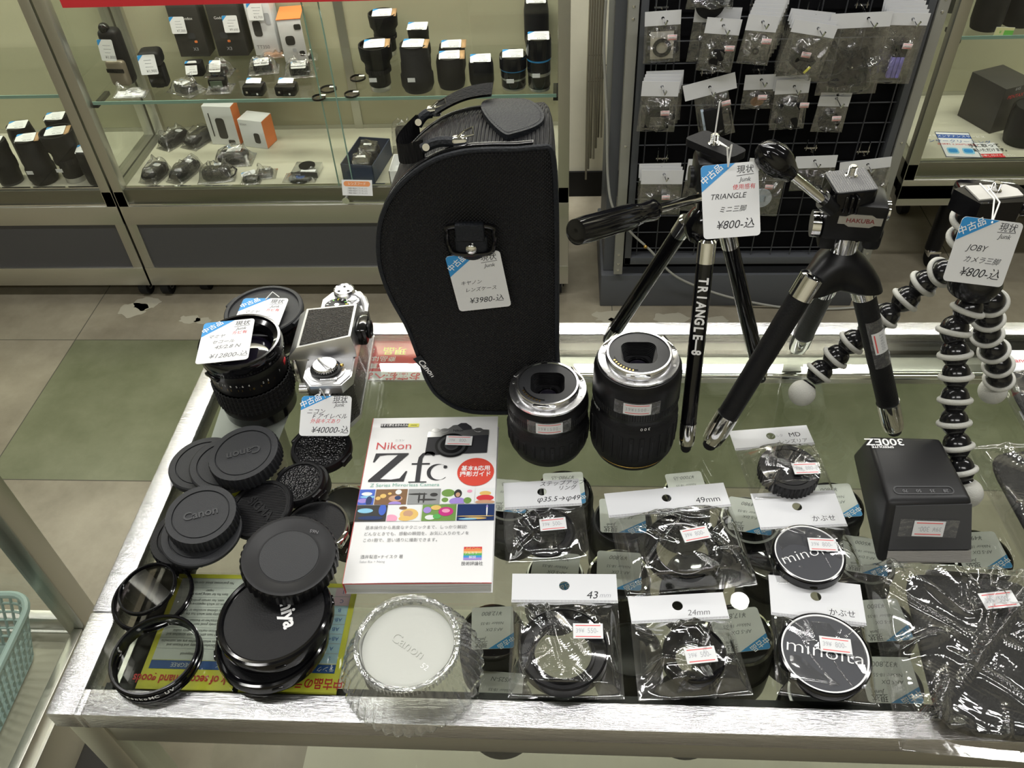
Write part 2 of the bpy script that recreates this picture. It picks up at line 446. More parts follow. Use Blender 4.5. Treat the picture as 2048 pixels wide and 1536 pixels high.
def wall_case(name, label, x0, x1, y0, y1, zb, zsill, zshelf, top, door_split=None, postw=.028, front='steel', sheer=True, feet='caster'):
    t = thing(name, label, 'showcase')
    f = MB(); P = postw
    for (x, y) in ((x0, y0), (x1-P, y0), (x0, y1-P), (x1-P, y1-P)):
        f.b2((x, y, zb), (x+P, y+P, top), front, .0015)
    f.b2((x0, y0-.001, zb), (x1, y0+P, zb+.062), front, .0015); f.b2((x0, y1-P, zb), (x1, y1, zb+.062), front)
    f.b2((x0, y0, zb), (x0+P, y1, zb+.062), front); f.b2((x1-P, y0, zb), (x1, y1, zb+.062), front)
    f.b2((x0, y0-.001, zsill-.105), (x1, y0+P, zsill-.047), front, .0015)
    f.b2((x0+P, y0+.006, zsill-.045), (x1-P, y0+.0195, zsill), 'steel_dark', .001)
    f.b2((x0+P, y0+.003, zsill-.049), (x1-P, y0+.02, zsill-.042), 'chrome')
    f.b2((x0+P, y0+.012, zsill-.002), (x1-P, y0+.018, zsill+.006), 'chrome')
    for x in (x0, x1-P): f.b2((x, y0, zsill-.09), (x+P, y1, zsill-.003), front)
    f.b2((x0, y0, top), (x1, y1, top+.04), front)
    f.build('frame', t)
    MB().b2((x0+P, y0+.006, zb+.062), (x1-P, y0+.014, zsill-.105), 'grey_panel').build('kick_panel', t)
    MB().b2((x0+P, y0+.0195, zsill-.02), (x1-P, y1-.01, zsill), 'deck').build('deck', t)
    b = MB(); b.b2((x0+P, y1-.012, zsill), (x1-P, y1-.004, top), 'beige'); b.b2((x0+P, y1-.014, zsill), (x1-P, y1-.012, zsill+.012), 'steel_dull')
    b.b2(((x0+x1)/2-.012, y1-.016, zsill), ((x0+x1)/2+.012, y1-.012, top), 'steel_dull')
    b.build('back_panel', t)
    for zz in zshelf:
        s = MB(); s.b2((x0+P+.004, y0+.0215, zz-.008), (x1-P-.004, y1-.03, zz), 'shelf_glass'); s.b2((x0+P+.004, y0+.0195, zz-.008), (x1-P-.004, y0+.0215, zz), 'glass_edge')
        s.build('glass_shelf', t)
        for x in (x0+P, x1-P-.012):
            MB().b2((x, y0+.024, zz-.018), (x+.012, y0+.10, zz-.0085), 'black').build('shelf_bracket', t)
    for i, (a, b_) in enumerate(((x0+P, x0+(x1-x0)*(door_split or .5)+.02), (x0+(x1-x0)*(door_split or .5)-.02, x1-P))):
        yy = y0+.0035+.007*i
        g = MB(); g.b2((a, yy, zsill+.003), (b_, yy+.004, top), 'shelf_glass')
        ex = b_ if i == 0 else a
        g.b2((ex-.0012, yy-.0002, zsill+.003), (ex+.0012, yy+.0042, top), 'glass_edge')
        g.build('glass_door', t)
    for x in (x0+P/2, x1-P/2-.002):
        MB().b2((x, y0+P, zsill), (x+.004, y1-P, top), 'shelf_glass').build('side_glass', t)
    if feet == 'caster':
        for (x, y) in ((x0+.03, y0+.03), (x1-.03, y0+.03), (x0+.03, y1-.04), (x1-.03, y1-.04)): caster(t, x, y, top=zb)
        caster(t, x0+.14, y0+.05, top=zb)
    return t
MZ, MS = .36, .60      # deck and glass shelf of the middle showcase
mid = wall_case('showcase', 'steel framed glass showcase behind the black lens bag, boxes and lenses inside', -1.20, .015, 1.90, 2.25, .048, MZ, (MS,), 1.5, .52)
lef = wall_case('showcase', 'steel framed glass showcase at the far left holding tall black lenses', -2.35, -1.206, 1.90, 2.25, .048, MZ, (MS+.02,), 1.5, .6)
rig = wall_case('showcase', 'steel showcase raised on legs behind the hanging rack, black box inside', .895, 2.1, 1.995, 2.40, .235, .36, (.68,), 1.5, .5)
for ch in list(rig.children):
    if ch.name.startswith('caster'):
        for g_ in list(ch.children): bpy.data.objects.remove(g_)
        bpy.data.objects.remove(ch)
for (x, y) in ((1.07, 2.06), (2.0, 2.06), (1.07, 2.34), (2.0, 2.34)):
    l = MB(); l.cyl((x, y, .05), (x, y, .24), .022, 'black', 24); l.build('leg', rig)
    c = MB(T(x, y-.01, 0)); c.cyl((-.012, 0, .026), (.012, 0, .026), .026, 'rubber', 28); c.box((0, 0, .045), (.036, .03, .02), 'chrome', bev=.004)
    c.build('caster', rig)
l = MB(); l.cyl((.505, 1.7, .375), (.505, 1.7, .377), .01, 'chrome')
k = MB(); k.cyl((-.57, 1.885, .335), (-.57, 1.912, .335), .0075, 'chrome', 20); k.cyl((-.57, 1.882, .335), (-.57, 1.886, .335), .0095, 'chrome', 20)
k.build('door_lock', mid)
# lamp strips under each case top
def strip(x0, x1, y, z, e): 
    l = area('case_strip_light', ((x0+x1)/2, y, z), x1-x0, .03, e, (1, .99, .84), (R(-8), 0, 0)); return l
strip(-1.1, -.1, 1.99, 1.47, 11); strip(-2.25, -1.3, 1.99, 1.47, 9); strip(1.0, 2.0, 2.1, 1.47, 9)

# red banner along the top of the middle case, hanging just inside the frame's upper part
bn = MB(T(-.64, 1.893, .950)); bn.b2((-.49, -.001, -.115), (.49, .001, .115), 'red')
bn.text('中古カメラ・レンズ 買取いたします', .055, 'yellow', 0, .03, .0015, RX(pi/2), .01)
bn.text('高価買取', .05, 'white', -.2, -.075, .0015, RX(pi/2), .01); bn.text('SALE', .05, 'yellow', .02, -.075, .0015, RX(pi/2), .01)
tag(bn.build('banner'), 'red shop banner with yellow and white letters across the showcase front', 'banner')
# small yellow sign, top left
ys = MB(T(-1.30, 2.0, .86) @ RX(R(75))); ys.b2((-.09, -.03, 0), (.028, .025, .001), 'yellow_pale'); ys.text('0', .018, 'ink', -.035, -.012, .0012)
# ------------------------------------------------------------------ the neighbouring case on the left
t = thing('display_case', 'steel and glass case left of the counter, mint basket on its deck', 'showcase')
EX, EY, EZ = -.712, .648, .36
f = MB()
f.b2((EX-.036, EY-.036, .06), (EX, EY, 1.6), 'steel_dull', .002)
f.b2((EX-.03, -.6, EZ-.10), (EX, EY-.002, EZ-.004), 'steel_dull', .002)
f.b2((EX-.022, -.6, EZ-.006), (EX-.006, EY-.036, EZ+.022), 'steel', .002)
f.b2((EX-.9, EY-.03, EZ-.10), (EX-.02, EY-.002, EZ-.004), 'steel_dull', .002)
f.b2((EX-.9, EY-.022, EZ-.006), (EX-.036, EY-.006, EZ+.022), 'steel', .002)
f.b2((EX-.9, EY-.036, .06), (EX-.864, EY, 1.6), 'steel_dull', .002)
f.build('frame', t)
MB().b2((EX-.88, -.6, EZ-.03), (EX-.03, EY-.03, EZ-.006), 'deck').build('deck', t)
MB().b2((EX-.012, -.6, .10), (EX-.004, EY-.03, EZ-.10), 'grey_panel').build('kick_panel', t)
MB().b2((EX-.016, -.6, EZ+.022), (EX-.011, EY-.036, 1.6), 'shelf_glass').build('side_glass', t)
MB().b2((EX-.86, EY-.016, EZ+.022), (EX-.036, EY-.011, 1.6), 'shelf_glass').build('end_glass', t)
# mint basket: rim, perforated walls
def basket():
    M('mint', (.34, .47, .44), .45)
    b = MB(); w, d, h = .27, .36, .10
    rim = rrect(w, d, .035, 6); N = len(rim)
    b.tube([(x, y, h) for x, y in rim], .0055, 'mint', 8, True)
    per = []; 
    bot = rrect(w-.05, d-.05, .03, 6)
    rows = 6; ring = []
    # dense perimeter
    def res(poly, n):
        L = [0]; 
        for i in range(len(poly)): L.append(L[-1]+(Vector(poly[(i+1) % len(poly)])-Vector(poly[i])).length)
        out = []
        for k in range(n):
            s_ = L[-1]*k/n; i = max(j for j in range(len(poly)) if L[j] <= s_+1e-9)
            a, c = Vector(poly[i]), Vector(poly[(i+1) % len(poly)]); out.append(a.lerp(c, (s_-L[i])/max(1e-9, L[i+1]-L[i])))
        return out
    n = 84; A, B = res(rim, n), res(bot, n)
    for k in range(n):
        b.tube([(A[k].x, A[k].y, h), (B[k].x, B[k].y, .004)], .0022, 'mint', 5)
    for r_ in range(rows+1):
        u = r_/rows; b.tube([(A[k].x*(1-u)+B[k].x*u, A[k].y*(1-u)+B[k].y*u, h*(1-u)+.004*u) for k in range(n)], .0022, 'mint', 5, True)
    b.plate(bot, [], .001, .004, 'mint')
    return b
bo = basket().build('basket', None, T(-.895, .44, EZ-.0055) @ RZ(R(2)))
tag(bo, 'mint green plastic mesh basket inside the case at the left edge', 'basket')
pf = MB()
for i, (x, y, r, L_) in enumerate(((-.05, .05, .042, .16), (.05, -.04, .038, .18))):
    pass
def soft(w, d, h, mat, seed=0, p=4., amp=.06):
    """soft rounded block"""
    b = MB(); n = 28; k = 16
    vs = []
    for i in range(k+1):
        ph = -pi/2+pi*i/k
        for j in range(n):
            th = 2*pi*j/n
            def e(v, q): return math.copysign(abs(v)**q, v)
            x = e(cos(ph), 2/p)*e(cos(th), 2/p); y = e(cos(ph), 2/p)*e(sin(th), 2/p); z = e(sin(ph), .8)
            q = 1+amp*noise.noise(Vector((x*1.5+seed, y*1.5, z*1.5)))
            vs.append((x*w/2*q, y*d/2*q, (z+1)*h/2))
    fs = [(i*n+j, i*n+(j+1) % n, (i+1)*n+(j+1) % n, (i+1)*n+j) for i in range(k) for j in range(n)]
    return b.add(vs, fs, mat)
tag(soft(.17, .20, .09, 'black_soft', 3).build('pouch', None, T(-.895, .46, EZ) @ RZ(.2)), 'black padded pouch lying in the mint basket', 'pouch')
# ------------------------------------------------------------------ the glass counter
CX0, CX1, CY0, CY1, CZ = -.381, .82, .255, .706, .90
GZ = .9005           # top of the glass
RW = .023
ct = thing('display_counter', 'low glass topped steel counter in the foreground carrying the second hand camera goods', 'counter')
f = MB()
f.b2((CX0+RW+.004, CY0, CZ-.021), (CX1, CY0+.021, CZ+.0015), 'steel_scuffed', .0022)
f.b2((CX0, CY0, CZ-.021), (CX0+RW, CY0+.085, CZ+.0016), 'steel_scuffed', .0022)
f.b2((CX0+RW-.001, CY0, CZ-.0205), (CX0+RW+.005, CY0+.0205, CZ+.0012), 'steel_scuffed', .001)
f.b2((CX0, CY0+.0852, CZ-.021), (CX0+RW, CY1, CZ+.0015), 'steel_scuffed', .0022)
f.b2((CX0+RW, CY1-.021, CZ-.021), (CX1, CY1, CZ+.0015), 'steel_scuffed', .0022)
f.b2((CX1-RW, CY0, CZ-.021), (CX1, CY1, CZ+.001), 'steel_scuffed', .002)
for x in (CX0+.004, CX1-.032):
    for y in (CY0+.004, CY1-.034):
        f.b2((x, y, .07), (x+.028, y+.030, CZ-.021), 'steel_dull', .002)
f.build('top_frame', ct)
MB().b2((CX0+.03, CY0+.006, CZ-.058), (CX1-.03, CY0+.02, CZ-.021), 'steel_dull', .002).build('front_rail', ct)
MB().b2((CX0+.03, CY1-.034, CZ-.033), (CX1-.03, CY1-.062, CZ-.013), 'steel', .003).build('rear_rail', ct)
MB().b2((CX0+.03, CY1-.064, CZ-.018), (CX1-.03, CY1-.070, CZ-.012), 'chrome', .001).build('track_edge', ct)
MB().b2((CX0+.03, CY1-.022, CZ-.014), (CX1-.03, CY1-.036, CZ-.008), 'black').build('rear_seal', ct)
MB().b2((CX0+.03, CY0+.025, CZ-.03), (CX0+.06, CY1-.03, CZ-.014), 'black', .003).build('side_track', ct)
MB().b2((CX0+.036, CY0+.025, CZ-.014), (CX0+.040, CY1-.03, CZ-.012), 'steel').build('side_track_edge', ct)
MB().b2((CX0+.030, CY0+.022, CZ-.03), (CX1-.03, CY0+.032, CZ-.012), 'black').build('front_seal', ct)
MB().b2((CX0+.01, CY0+.006, .07), (CX1, CY0+.03, .12), 'steel_dull').build('bottom_rail', ct)
MB().b2((CX0+.01, CY1-.03, .07), (CX1, CY1-.006, .12), 'steel_dull').build('bottom_rail', ct)
g = MB(); g.b2((CX0+RW+.0005, CY0+.0215, CZ-.0055), (CX1-RW, CY1-.0215, GZ), 'glass')
g.build('glass_top', ct)
g = MB(); g.b2((CX0+.034, CY0+.010, .35), (CX1-.034, CY0+.014, CZ-.058), 'shelf_glass'); g.build('front_glass', ct)
g = MB(); g.b2((CX0+.034, CY1-.034, .35), (CX1-.034, CY1-.030, CZ-.03), 'shelf_glass'); g.build('rear_glass', ct)
SZ = .66
g = MB(); g.b2((CX0+.034, CY0+.03, SZ-.008), (CX1-.034, CY1-.05, SZ), 'shelf_glass'); g.build('glass_shelf', ct)
g = MB(); g.b2((CX0+.034, CY0+.02, .12), (CX1-.034, CY1-.03, .34), 'grey_panel'); g.b2((CX0+.034, CY0+.02, .34), (CX1-.034, CY1-.03, .35), 'deck'); g.build('base_cabinet', ct)

# ------------------------------------------------------------------ small printed things
def sticker(parent, mtx, price='500', w=.0225, h=.0125):
    s = MB(); s.b2((-w/2, -h/2, 0), (w/2, h/2, .00015), 'white_paper')
    for y in (h*.36, -h*.37): s.b2((-w*.42, y-h*.028, .00015), (w*.42, y+h*.028, .0002), 'red_line')
    s.text('39¥', h*.40, 'ink_pale', -w*.27, 0, .00025, sx=.85); s.text(price+'-', h*.48, 'ink_pale', w*.16, 0, .00025, sx=.75)
    return s.build('price_sticker', parent, mtx)

def tagmesh(w, h, lines, hole=True, blue='blue', top2='Junk', red=None, kanji='現状'):
    """second-hand tag: rounded card, blue corner with 中古品, punched hole, pen notes. lines: (text, x, y, size, mat)"""
    s = MB(); outer = rrect(w, h, w*.07)
    hx, hy = -w*.02, h/2-h*.055
    s.plate(outer, [circ(w*.022, 12, hx, hy)] if hole else [], 0, .0004, 'white_paper')
    z = .0005
    bl = [(-w/2+w*.07, h/2), (w*.12, h/2), (-w/2, h/2-h*.36), (-w/2, h/2-w*.07)]
    bl = [(-w/2, h/2-h*.36), (w*.10, h/2-.0001), (-w/2+w*.07, h/2-.0001), (-w/2+w*.02, h/2-w*.02), (-w/2, h/2-w*.07)]
    s.plate(bl, [circ(w*.022, 12, hx, hy)] if hole and False else [], .0004, z, blue)
    ang = math.atan2(h*.36, w*.60)
    s.text('中古品', w*.15, 'white', -w*.31, h*.365, z+.0001, rot=ang, bold=.012)
    s.text(kanji, w*.15, 'ink', w*.27, h*.40, z, shear=.1); s.rib([(w*.12, h*.325), (w*.42, h*.34)], w*.009, 'ink', z); s.text(top2, w*.11, 'ink', w*.26, h*.27, z, shear=.3)
    if red: s.text(red, w*.10, 'red', w*.24, h*.17, z, shear=.1)
    for (t_, x, y, sz, mt) in lines: s.text(t_, sz*w, mt, x*w, y*h, z, shear=.3)
    return s
def tagthing(label, mtx, w, h, lines, string=None, group=None, **k):
    o = tagmesh(w, h, lines, **k).build('price_tag', None, mtx); tag(o, label, 'price tag', group)
    if string:
        inv = mtx.inverted(); sb = MB()
        for st in string: sb.tube([inv @ Vector(p) for p in st], .0006, 'string', 6)
        sb.build('string', o)
    return o
# printed shop tag for goods inside the cases
def smalltag(w=.05, h=.045, kraft=False, seed=0):
    s = MB(); s.plate(rrect(w, h, .003, 3), [], 0, .0004, 'white_paper'); r = random.Random(seed); z = .0005
    s.plate([(-w/2, h/2-h*.3), (-w/2+w*.33, h/2), (-w/2+.003, h/2), (-w/2, h/2-.003)], [], .0004, z, 'blue')
    for i in range(3):
        y = h*.22-i*h*.17; s.b2((-w*.22+r.random()*w*.1, y, .0004), (w*(.2+.2*r.random()), y+h*.03, z), 'ink_pale')
    s.text('¥%d,%d00' % (r.randint(1, 9), r.randint(1, 9)), h*.20, 'ink_grey', w*.14, -h*.33, z)
    if kraft: s.b2((w/2, -h/2, -.002), (w/2+.012, h/2, -.0005), 'kraft')
    return s

# ------------------------------------------------------------------ signs under the glass
def rank_card(x0, x1, y0, y1, english, label):
    w, h = x1-x0, y1-y0
    s = MB(T((x0+x1)/2, (y0+y1)/2, .8925) @ RZ(pi))
    s.b2((-w/2, -h/2, -.0008), (w/2, h/2, 0), 'yellow'); b = .0045
    s.b2((-w/2+b, -h/2+b, 0), (w/2-b, h/2-.024, .0002), 'white_paper')
    z = .0004
    s.b2((-w/2+b, h/2-.0235, .0001), (w/2-b, h/2-.0165, .0003), 'blue_dark')
    rows = ['S', 'A', 'AB+', 'AB', 'AB-', 'B', 'C', 'J']
    H = (h-b-.024)/8
    for i, r_ in enumerate(rows):
        y = h/2-.0245-H*(i+.5)
        s.b2((-w/2+b, y-H/2+.0004, 0), (-w/2+b+.013, y+H/2-.0002, .0003), 'blue_pale' if i < 6 else 'pink_pale')
        s.text(r_, H*.55, 'blue_dark', -w/2+b+.0065, y, z)
        s.b2((-w/2+b, y-H/2, .0001), (w/2-b, y-H/2+.0003, .0003), 'ink_pale')
    if english:
        s.text('Rank of second hand goods', .0098, 'red', 0, h/2-.0085, z, bold=.02, sx=.78)
        s.text('RANK', .0048, 'white', -w/2+.012, h/2-.020, z); s.text('DEGREE', .0048, 'white', .008, h/2-.020, z)
        L = ['Unopened', 'Excellently pretty and friction and\nitem on which scratches are not noticeable', 'Good item although with scratches and\nfriction marks are slightly visible', 'Lovely good item in spite of\nscratches or friction marks',
             'A quality item which has the used\ndue to obvious scratches or friction', 'Item on which repetitive use is\nseen, has certain problem', 'Item fits for taking parts and\nrepair', 'No guarantees about operation']
    else:
        s.text('中古品のランクについて', .0092, 'red', 0, h/2-.0085, z, bold=.02, sx=.82)
        s.text('ランク', .0048, 'white', -w/2+.012, h/2-.020, z); s.text('程度', .0048, 'white', .008, h/2-.020, z)
        L = ['未開封・未使用品', '傷やスレが目立たない極上品', '多少の傷はあるが綺麗な良品', '傷やスレのある並品', '傷やスレの目立つ並品', '使用感のある品', '難あり・部品取り向き', '動作保証なし']
    for i, q in enumerate(L):
        y = h/2-.0245-H*(i+.5); s.text(q, .0034 if english else .0042, 'ink', .006, y, z, sx=.85)
    s.b2((-w/2-.0015, -h/2-.0012, .0008), (w/2+.0015, h/2+.0012, .0010), 'glassy')
    tag(s.build('rank_card'), label, 'sign')
film('glassy', (.97, .98, .97), .02, 0, gain=.8, base=.0)
p, q = PZ(270, 1377, .8925), PZ(463, 1382, .8925)
rank_card(p.x, q.x, (p.y+q.y)/2, PZ(385, 1148, .8925).y, True, 'yellow edged English condition chart lying under the counter glass')
p, q = PZ(475, 1385, .8925), PZ(672, 1388, .8925)
rank_card(p.x, q.x, (p.y+q.y)/2, PZ(715, 1168, .8925).y, False, 'yellow edged Japanese condition chart under the glass beside the English one')
a, b = PZ(738, 682, .893), PZ(870, 745, .893)
s = MB(T(-.192, (a.y+b.y)/2-.001, .8925) @ RZ(pi)); W_, H_ = .15, a.y-b.y+.02
s.b2((-W_/2, -H_/2, -.001), (W_/2, H_/2-.013, 0), 'red'); s.b2((-W_/2, H_/2-.0131, -.001), (W_/2, H_/2, 0), 'white_paper')
s.text('お客様へお願い', .0125, 'red', 0, H_/2-.0065, .0002, bold=.02); s.text('ご購入前にご買いただけ', .009, 'white', 0, H_/2-.022, .0002, bold=.01)
s.text('商品は', .009, 'white', 0, H_/2-.033, .0002, bold=.01); s.text('まで です', .009, 'white', .03, H_/2-.046, .0002, bold=.01); s.text('現品', .013, 'yellow', -.01, H_/2-.046, .0002, bold=.02)
tag(s.build('notice_card'), 'red notice with white Japanese letters under the glass behind the lens bag', 'sign')
q = PZ(430, 862, .893); s = MB(T(-.314, .56, .8925)); s.plate([(-.031, -.034), (.036, -.034), (.040, .042), (-.036, .042)], [], -.0006, 0, 'white_paper'); s.b2((-.030, -.0365, -.0006), (.035, -.034, 0), 'red')
tag(s.build('notice_card'), 'white card under the glass below the black zoom lens on the left', 'sign')
q = PZ(405, 975, .893); s = MB(T(q.x+.028, q.y, .8925) @ RZ(.2)); s.plate([(-.035, -.02), (.03, -.02), (.03, .02), (-.02, .03)], [], -.0006, 0, 'yellow')
tag(s.build('notice_card'), 'plain yellow card corner under the glass beneath the grey lens caps', 'sign')
# ------------------------------------------------------------------ caps, filters on the left of the counter
def disc_prof(r, h, lip=.0015, rec=.0012, rin=.82):
    return [(0, 0), (r-.001, 0), (r, .001), (r, h-.001), (r-.001, h), (r*rin+lip, h), (r*rin, h-rec), (0, h-rec)]
def rear_cap(name, label, mtx, r, h, word=None, wrot=0., mat='dark_plastic', rib=40, cat='lens cap', group=None, flange=0):
    b = MB()
    pr = [(0, 0), (r*.97, 0), (r, .0012), (r, h*.25), (r, h*.85), (r*.965, h), (r*.80, h), (r*.79, h-.0012), (r*.77, h-.0012), (r*.76, h-.0003), (0, h-.0003)]
    b.lathe(pr, mat, 96, ribs=(rib, r*.035, 1, 4) if rib else None)
    if flange: b.lathe([(r, -.0005), (r*1.12, 0), (r*1.12, .003), (r, .0035)], mat, 64)
    if word: emboss(b, word, r*.36, wrot, h-.0002, 'anthracite')
    return tag(b.build(name, None, mtx, 28), label, cat, group)
def emboss(b, word, size, rot, z, mat='anthracite', bold=.02, h=.0006):
    v, f = _textmesh(word, bold, 0., 1.)
    n = len(v); cnt = {}
    for q in f:
        for i in range(len(q)):
            e = (q[i], q[(i+1) % len(q)]); k = tuple(sorted(e)); cnt.setdefault(k, []).append(e)
    vs = [(x*size, y*size, z+h) for x, y, _ in v]+[(x*size, y*size, z-.0003) for x, y, _ in v]
    fs = [tuple(q) for q in f]+[(e[0][0]+0, e[0][0]+n, e[0][1]+n, e[0][1]) for e in cnt.values() if len(e) == 1]
    b.add(vs, fs, mat, RZ(rot))
def tilt(px, py, z, ax=0., ay=0., rz=0.): return T(*PZ(px, py, z)) @ RX(R(ax)) @ RY(R(ay)) @ RZ(R(rz))

# upper heap
rear_cap('body_cap', 'wide dark grey body cap lying flat under the upper ribbed cap', tilt(412, 935, .9010, 0, 0, 20), .0325, .0075, None, 0, 'dark_plastic', 0)
rear_cap('body_cap', 'thin grey cap flange sandwiched between the flat grey cap and the upper ribbed cap', tilt(455, 935, .9110, 0, 5, 0), .0330, .0060, None, 0, 'dark_plastic', 0)
rear_cap('lens_cap', 'tall ribbed grey rear lens cap with raised lettering on top of the upper heap', tilt(498, 925, .9190, 3, -4, 0), .0325, .0150, 'Canon', R(198), 'dark_plastic', 44)
# lower heap
rear_cap('lens_cap', 'ribbed black cap at the bottom of the lower heap of grey caps', tilt(385, 1083, .9010, 0, -2, 0), .0325, .0120, None, 0, 'black_soft', 44)
rear_cap('body_cap', 'thin grey cap flange in the middle of the lower heap of caps', tilt(405, 1068, .9145, 3, 2, 0), .0338, .0050, None, 0, 'dark_plastic', 0)
rear_cap('lens_cap', 'ribbed grey rear lens cap with raised lettering on top of the lower heap', tilt(410, 1045, .9210, 4, 3, 0), .0300, .0135, 'Canon', R(20), 'dark_plastic', 44)
# pinch cap with ridged face
def front_cap(name, label, mtx, r, h, face='tex', word=None, wrot=0., rim='black', tabs=True):
    b = MB(); b.lathe([(0, 0), (r*.96, 0), (r, .001), (r, h*.6), (r*.985, h*.8), (r*.95, h), (r*.86, h), (r*.85, h-.0012), (0, h-.0012)], rim, 72)
    if face == 'lines':
        for i in range(-13, 14):
            y = r*.82*i/14; L_ = math.sqrt(max(0, (r*.80)**2-y*y)); b.box((0, y, h-.0011), (2*L_, r*.018, .0006), 'black_matte')
        for q in (.90, .94): b.torus((0, 0, h), r*q, .0003, 'rubber', 64, 6)
    elif face == 'leather': b.lathe([(0, h-.0008), (r*.80, h-.0008), (r*.82, h-.0014)], 'pebbled', 48)
    elif face == 'plain': b.lathe([(0, h-.0008), (r*.80, h-.0008), (r*.82, h-.0014)], 'black_soft', 48)
    if tabs:
        for s_ in (-1, 1): b.box((s_*(r+.0004), 0, h*.5), (.003, r*.45, h*.8), rim, RZ(R(-35)), .0006)
    if word: emboss(b, word, r*.38, wrot, h-.0009, 'rubber', .03)
    return tag(b.build(name, None, mtx, 30), label, 'lens cap')
front_cap('lens_cap', 'black lens cap with a finely ridged face resting across two heaps', tilt(525, 1022, .9125, 6, -10, 0), .0295, .0055, 'lines', 'SIGMA', R(-40))
front_cap('lens_cap', 'small black cap standing under the small pebbled cap', tilt(612, 978, .9010, 0, 0, 0), .0235, .0120, 'plain')
front_cap('lens_cap', 'small black cap with pebbled face, upper of two small stacked caps', tilt(602, 972, .9140, 2, -5, 0), .0230, .0070, 'leather')
front_cap('lens_cap', 'black lens cap with glittering pebbled face below the camera price tag', tilt(645, 905, .9010, 0, 0, 10), .0290, .0085, 'leather')
b = MB(); r = .0285
b.lathe([(0, 0), (r*.97, 0), (r, .001), (r, .007), (r*.99, .008), (r*.93, .008), (r*.92, .0065)], 'chrome', 72); b.lathe([(r*.92, .0065), (r*.9, .0060), (0, .0060)], 'black_soft', 72); b.box((r, -.002, .005), (.004, .014, .008), 'chrome', None, .001)
tag(b.build('lens_cap', None, tilt(634, 1063, .9010, 0, 0, -20)), 'black cap with a chrome rim tucked beneath the large notched cap', 'lens cap')
# big caps
def big_cap(label, mtx, r, h, word=None):
    b = MB(); b.lathe([(0, 0), (r*.95, 0), (r*.97, .003), (r, .004), (r, h-.003), (r*.985, h-.001), (r*.95, h), (r*.90, h-.0005), (r*.885, h-.0022), (0, h-.0022)], 'black_gloss', 96, mats=None)
    b.lathe([(0, h-.0020), (r*.87, h-.0020), (r*.885, h-.0026)], 'black_soft', 72)
    for a in (20, 110, 200, 290): b.box((r*.992, 0, h*.6), (.003, .008, .003), 'black_gloss', RZ(R(a)), .0005)
    if word: b.text(word, r*.35, 'white', .0068, .0105, h-.0017, rot=R(-68), bold=.03)
    return tag(b.build('lens_cap', None, mtx, 30), label, 'lens cap')
big_cap('largest glossy black lens cap at the bottom of the stack over the condition charts', tilt(550, 1290, .9010, -3, 0, 0), .0430, .0130)
big_cap('large black lens cap with partly hidden white lettering beneath the notched cap', tilt(558, 1248, .9160, -2, -3, 0), .0440, .0150, 'Mamiya')
b = MB(); r, h = .0380, .0140
pr = [(0, 0), (r*.95, 0), (r, .002), (r, h-.003), (r*.985, h-.001), (r*.95, h), (r*.86, h+.0003), (r*.66, h-.0022), (r*.62, h-.0022), (0, h-.0022)]
b.lathe(pr, 'black', 96, ribs=(38, r*.03, 1, 4)); b.lathe([(0, h-.0019), (r*.60, h-.0019), (r*.61, h-.0024)], 'dark_plastic', 48)
b.text('N65', r*.11, 'ink_grey', r*.40, r*.60, h+.0003, rot=R(170))
tag(b.build('lens_cap', None, tilt(582, 1128, .9325, 2, 6, 0), 30), 'notched round black cap with a recessed grey centre, topmost over the big lettered cap', 'lens cap')

def filt(label, mtx, r, h, glassmat, stack=1, words=()):
    t = thing('lens_filter', label, 'lens filter', mtx)
    b = MB()
    for k in range(stack):
        z = k*h
        b.lathe([(r*.90, z), (r*.96, z), (r, z+.0008), (r, z+h*.45), (r*.975, z+h*.5), (r*.975, z+h*.8), (r*.99, z+h*.85), (r*.985, z+h-.0006), (r*.96, z+h), (r*.92, z+h), (r*.91, z+h-.001), (r*.905, z+h*.4), (r*.90, z)], 'black_gloss', 96)
    for (w_, a0, s_) in words:
        n_ = len(w_)
        for i, ch in enumerate(w_):
            a = R(a0)+i*s_*.75/r
            b.text(ch, s_, 'white', mtx=RZ(a) @ T(r+.0003, 0, (stack-1)*h+h*.28) @ RZ(pi/2) @ RX(pi/2), bold=.02)
    b.build('ring', t, None, 30)
    MB().lathe([(0, h*.55), (r*.905, h*.55)], glassmat, 64).build('filter_glass', t)
    return t
filt('wide filter ring with smoky glass, rim lettering, a smaller filter lying on it', tilt(308, 1196, .9010), .0325, .0050, 'optic_dark', 1, [('58mm', -48, .004), ('SLIGHT', -110, .0035)])
filt('small filter ring with smoky glass lying on the wider 58 mm filter', tilt(297, 1180, .9072, 3, -4), .0238, .0042, 'optic_dark')
filt('clear filter in a black lettered rim nearest the counter corner', tilt(318, 1322, .9016), .0340, .0060, 'optic', 2, [('Kenko', -105, .0045), ('MC UV', -75, .005)])

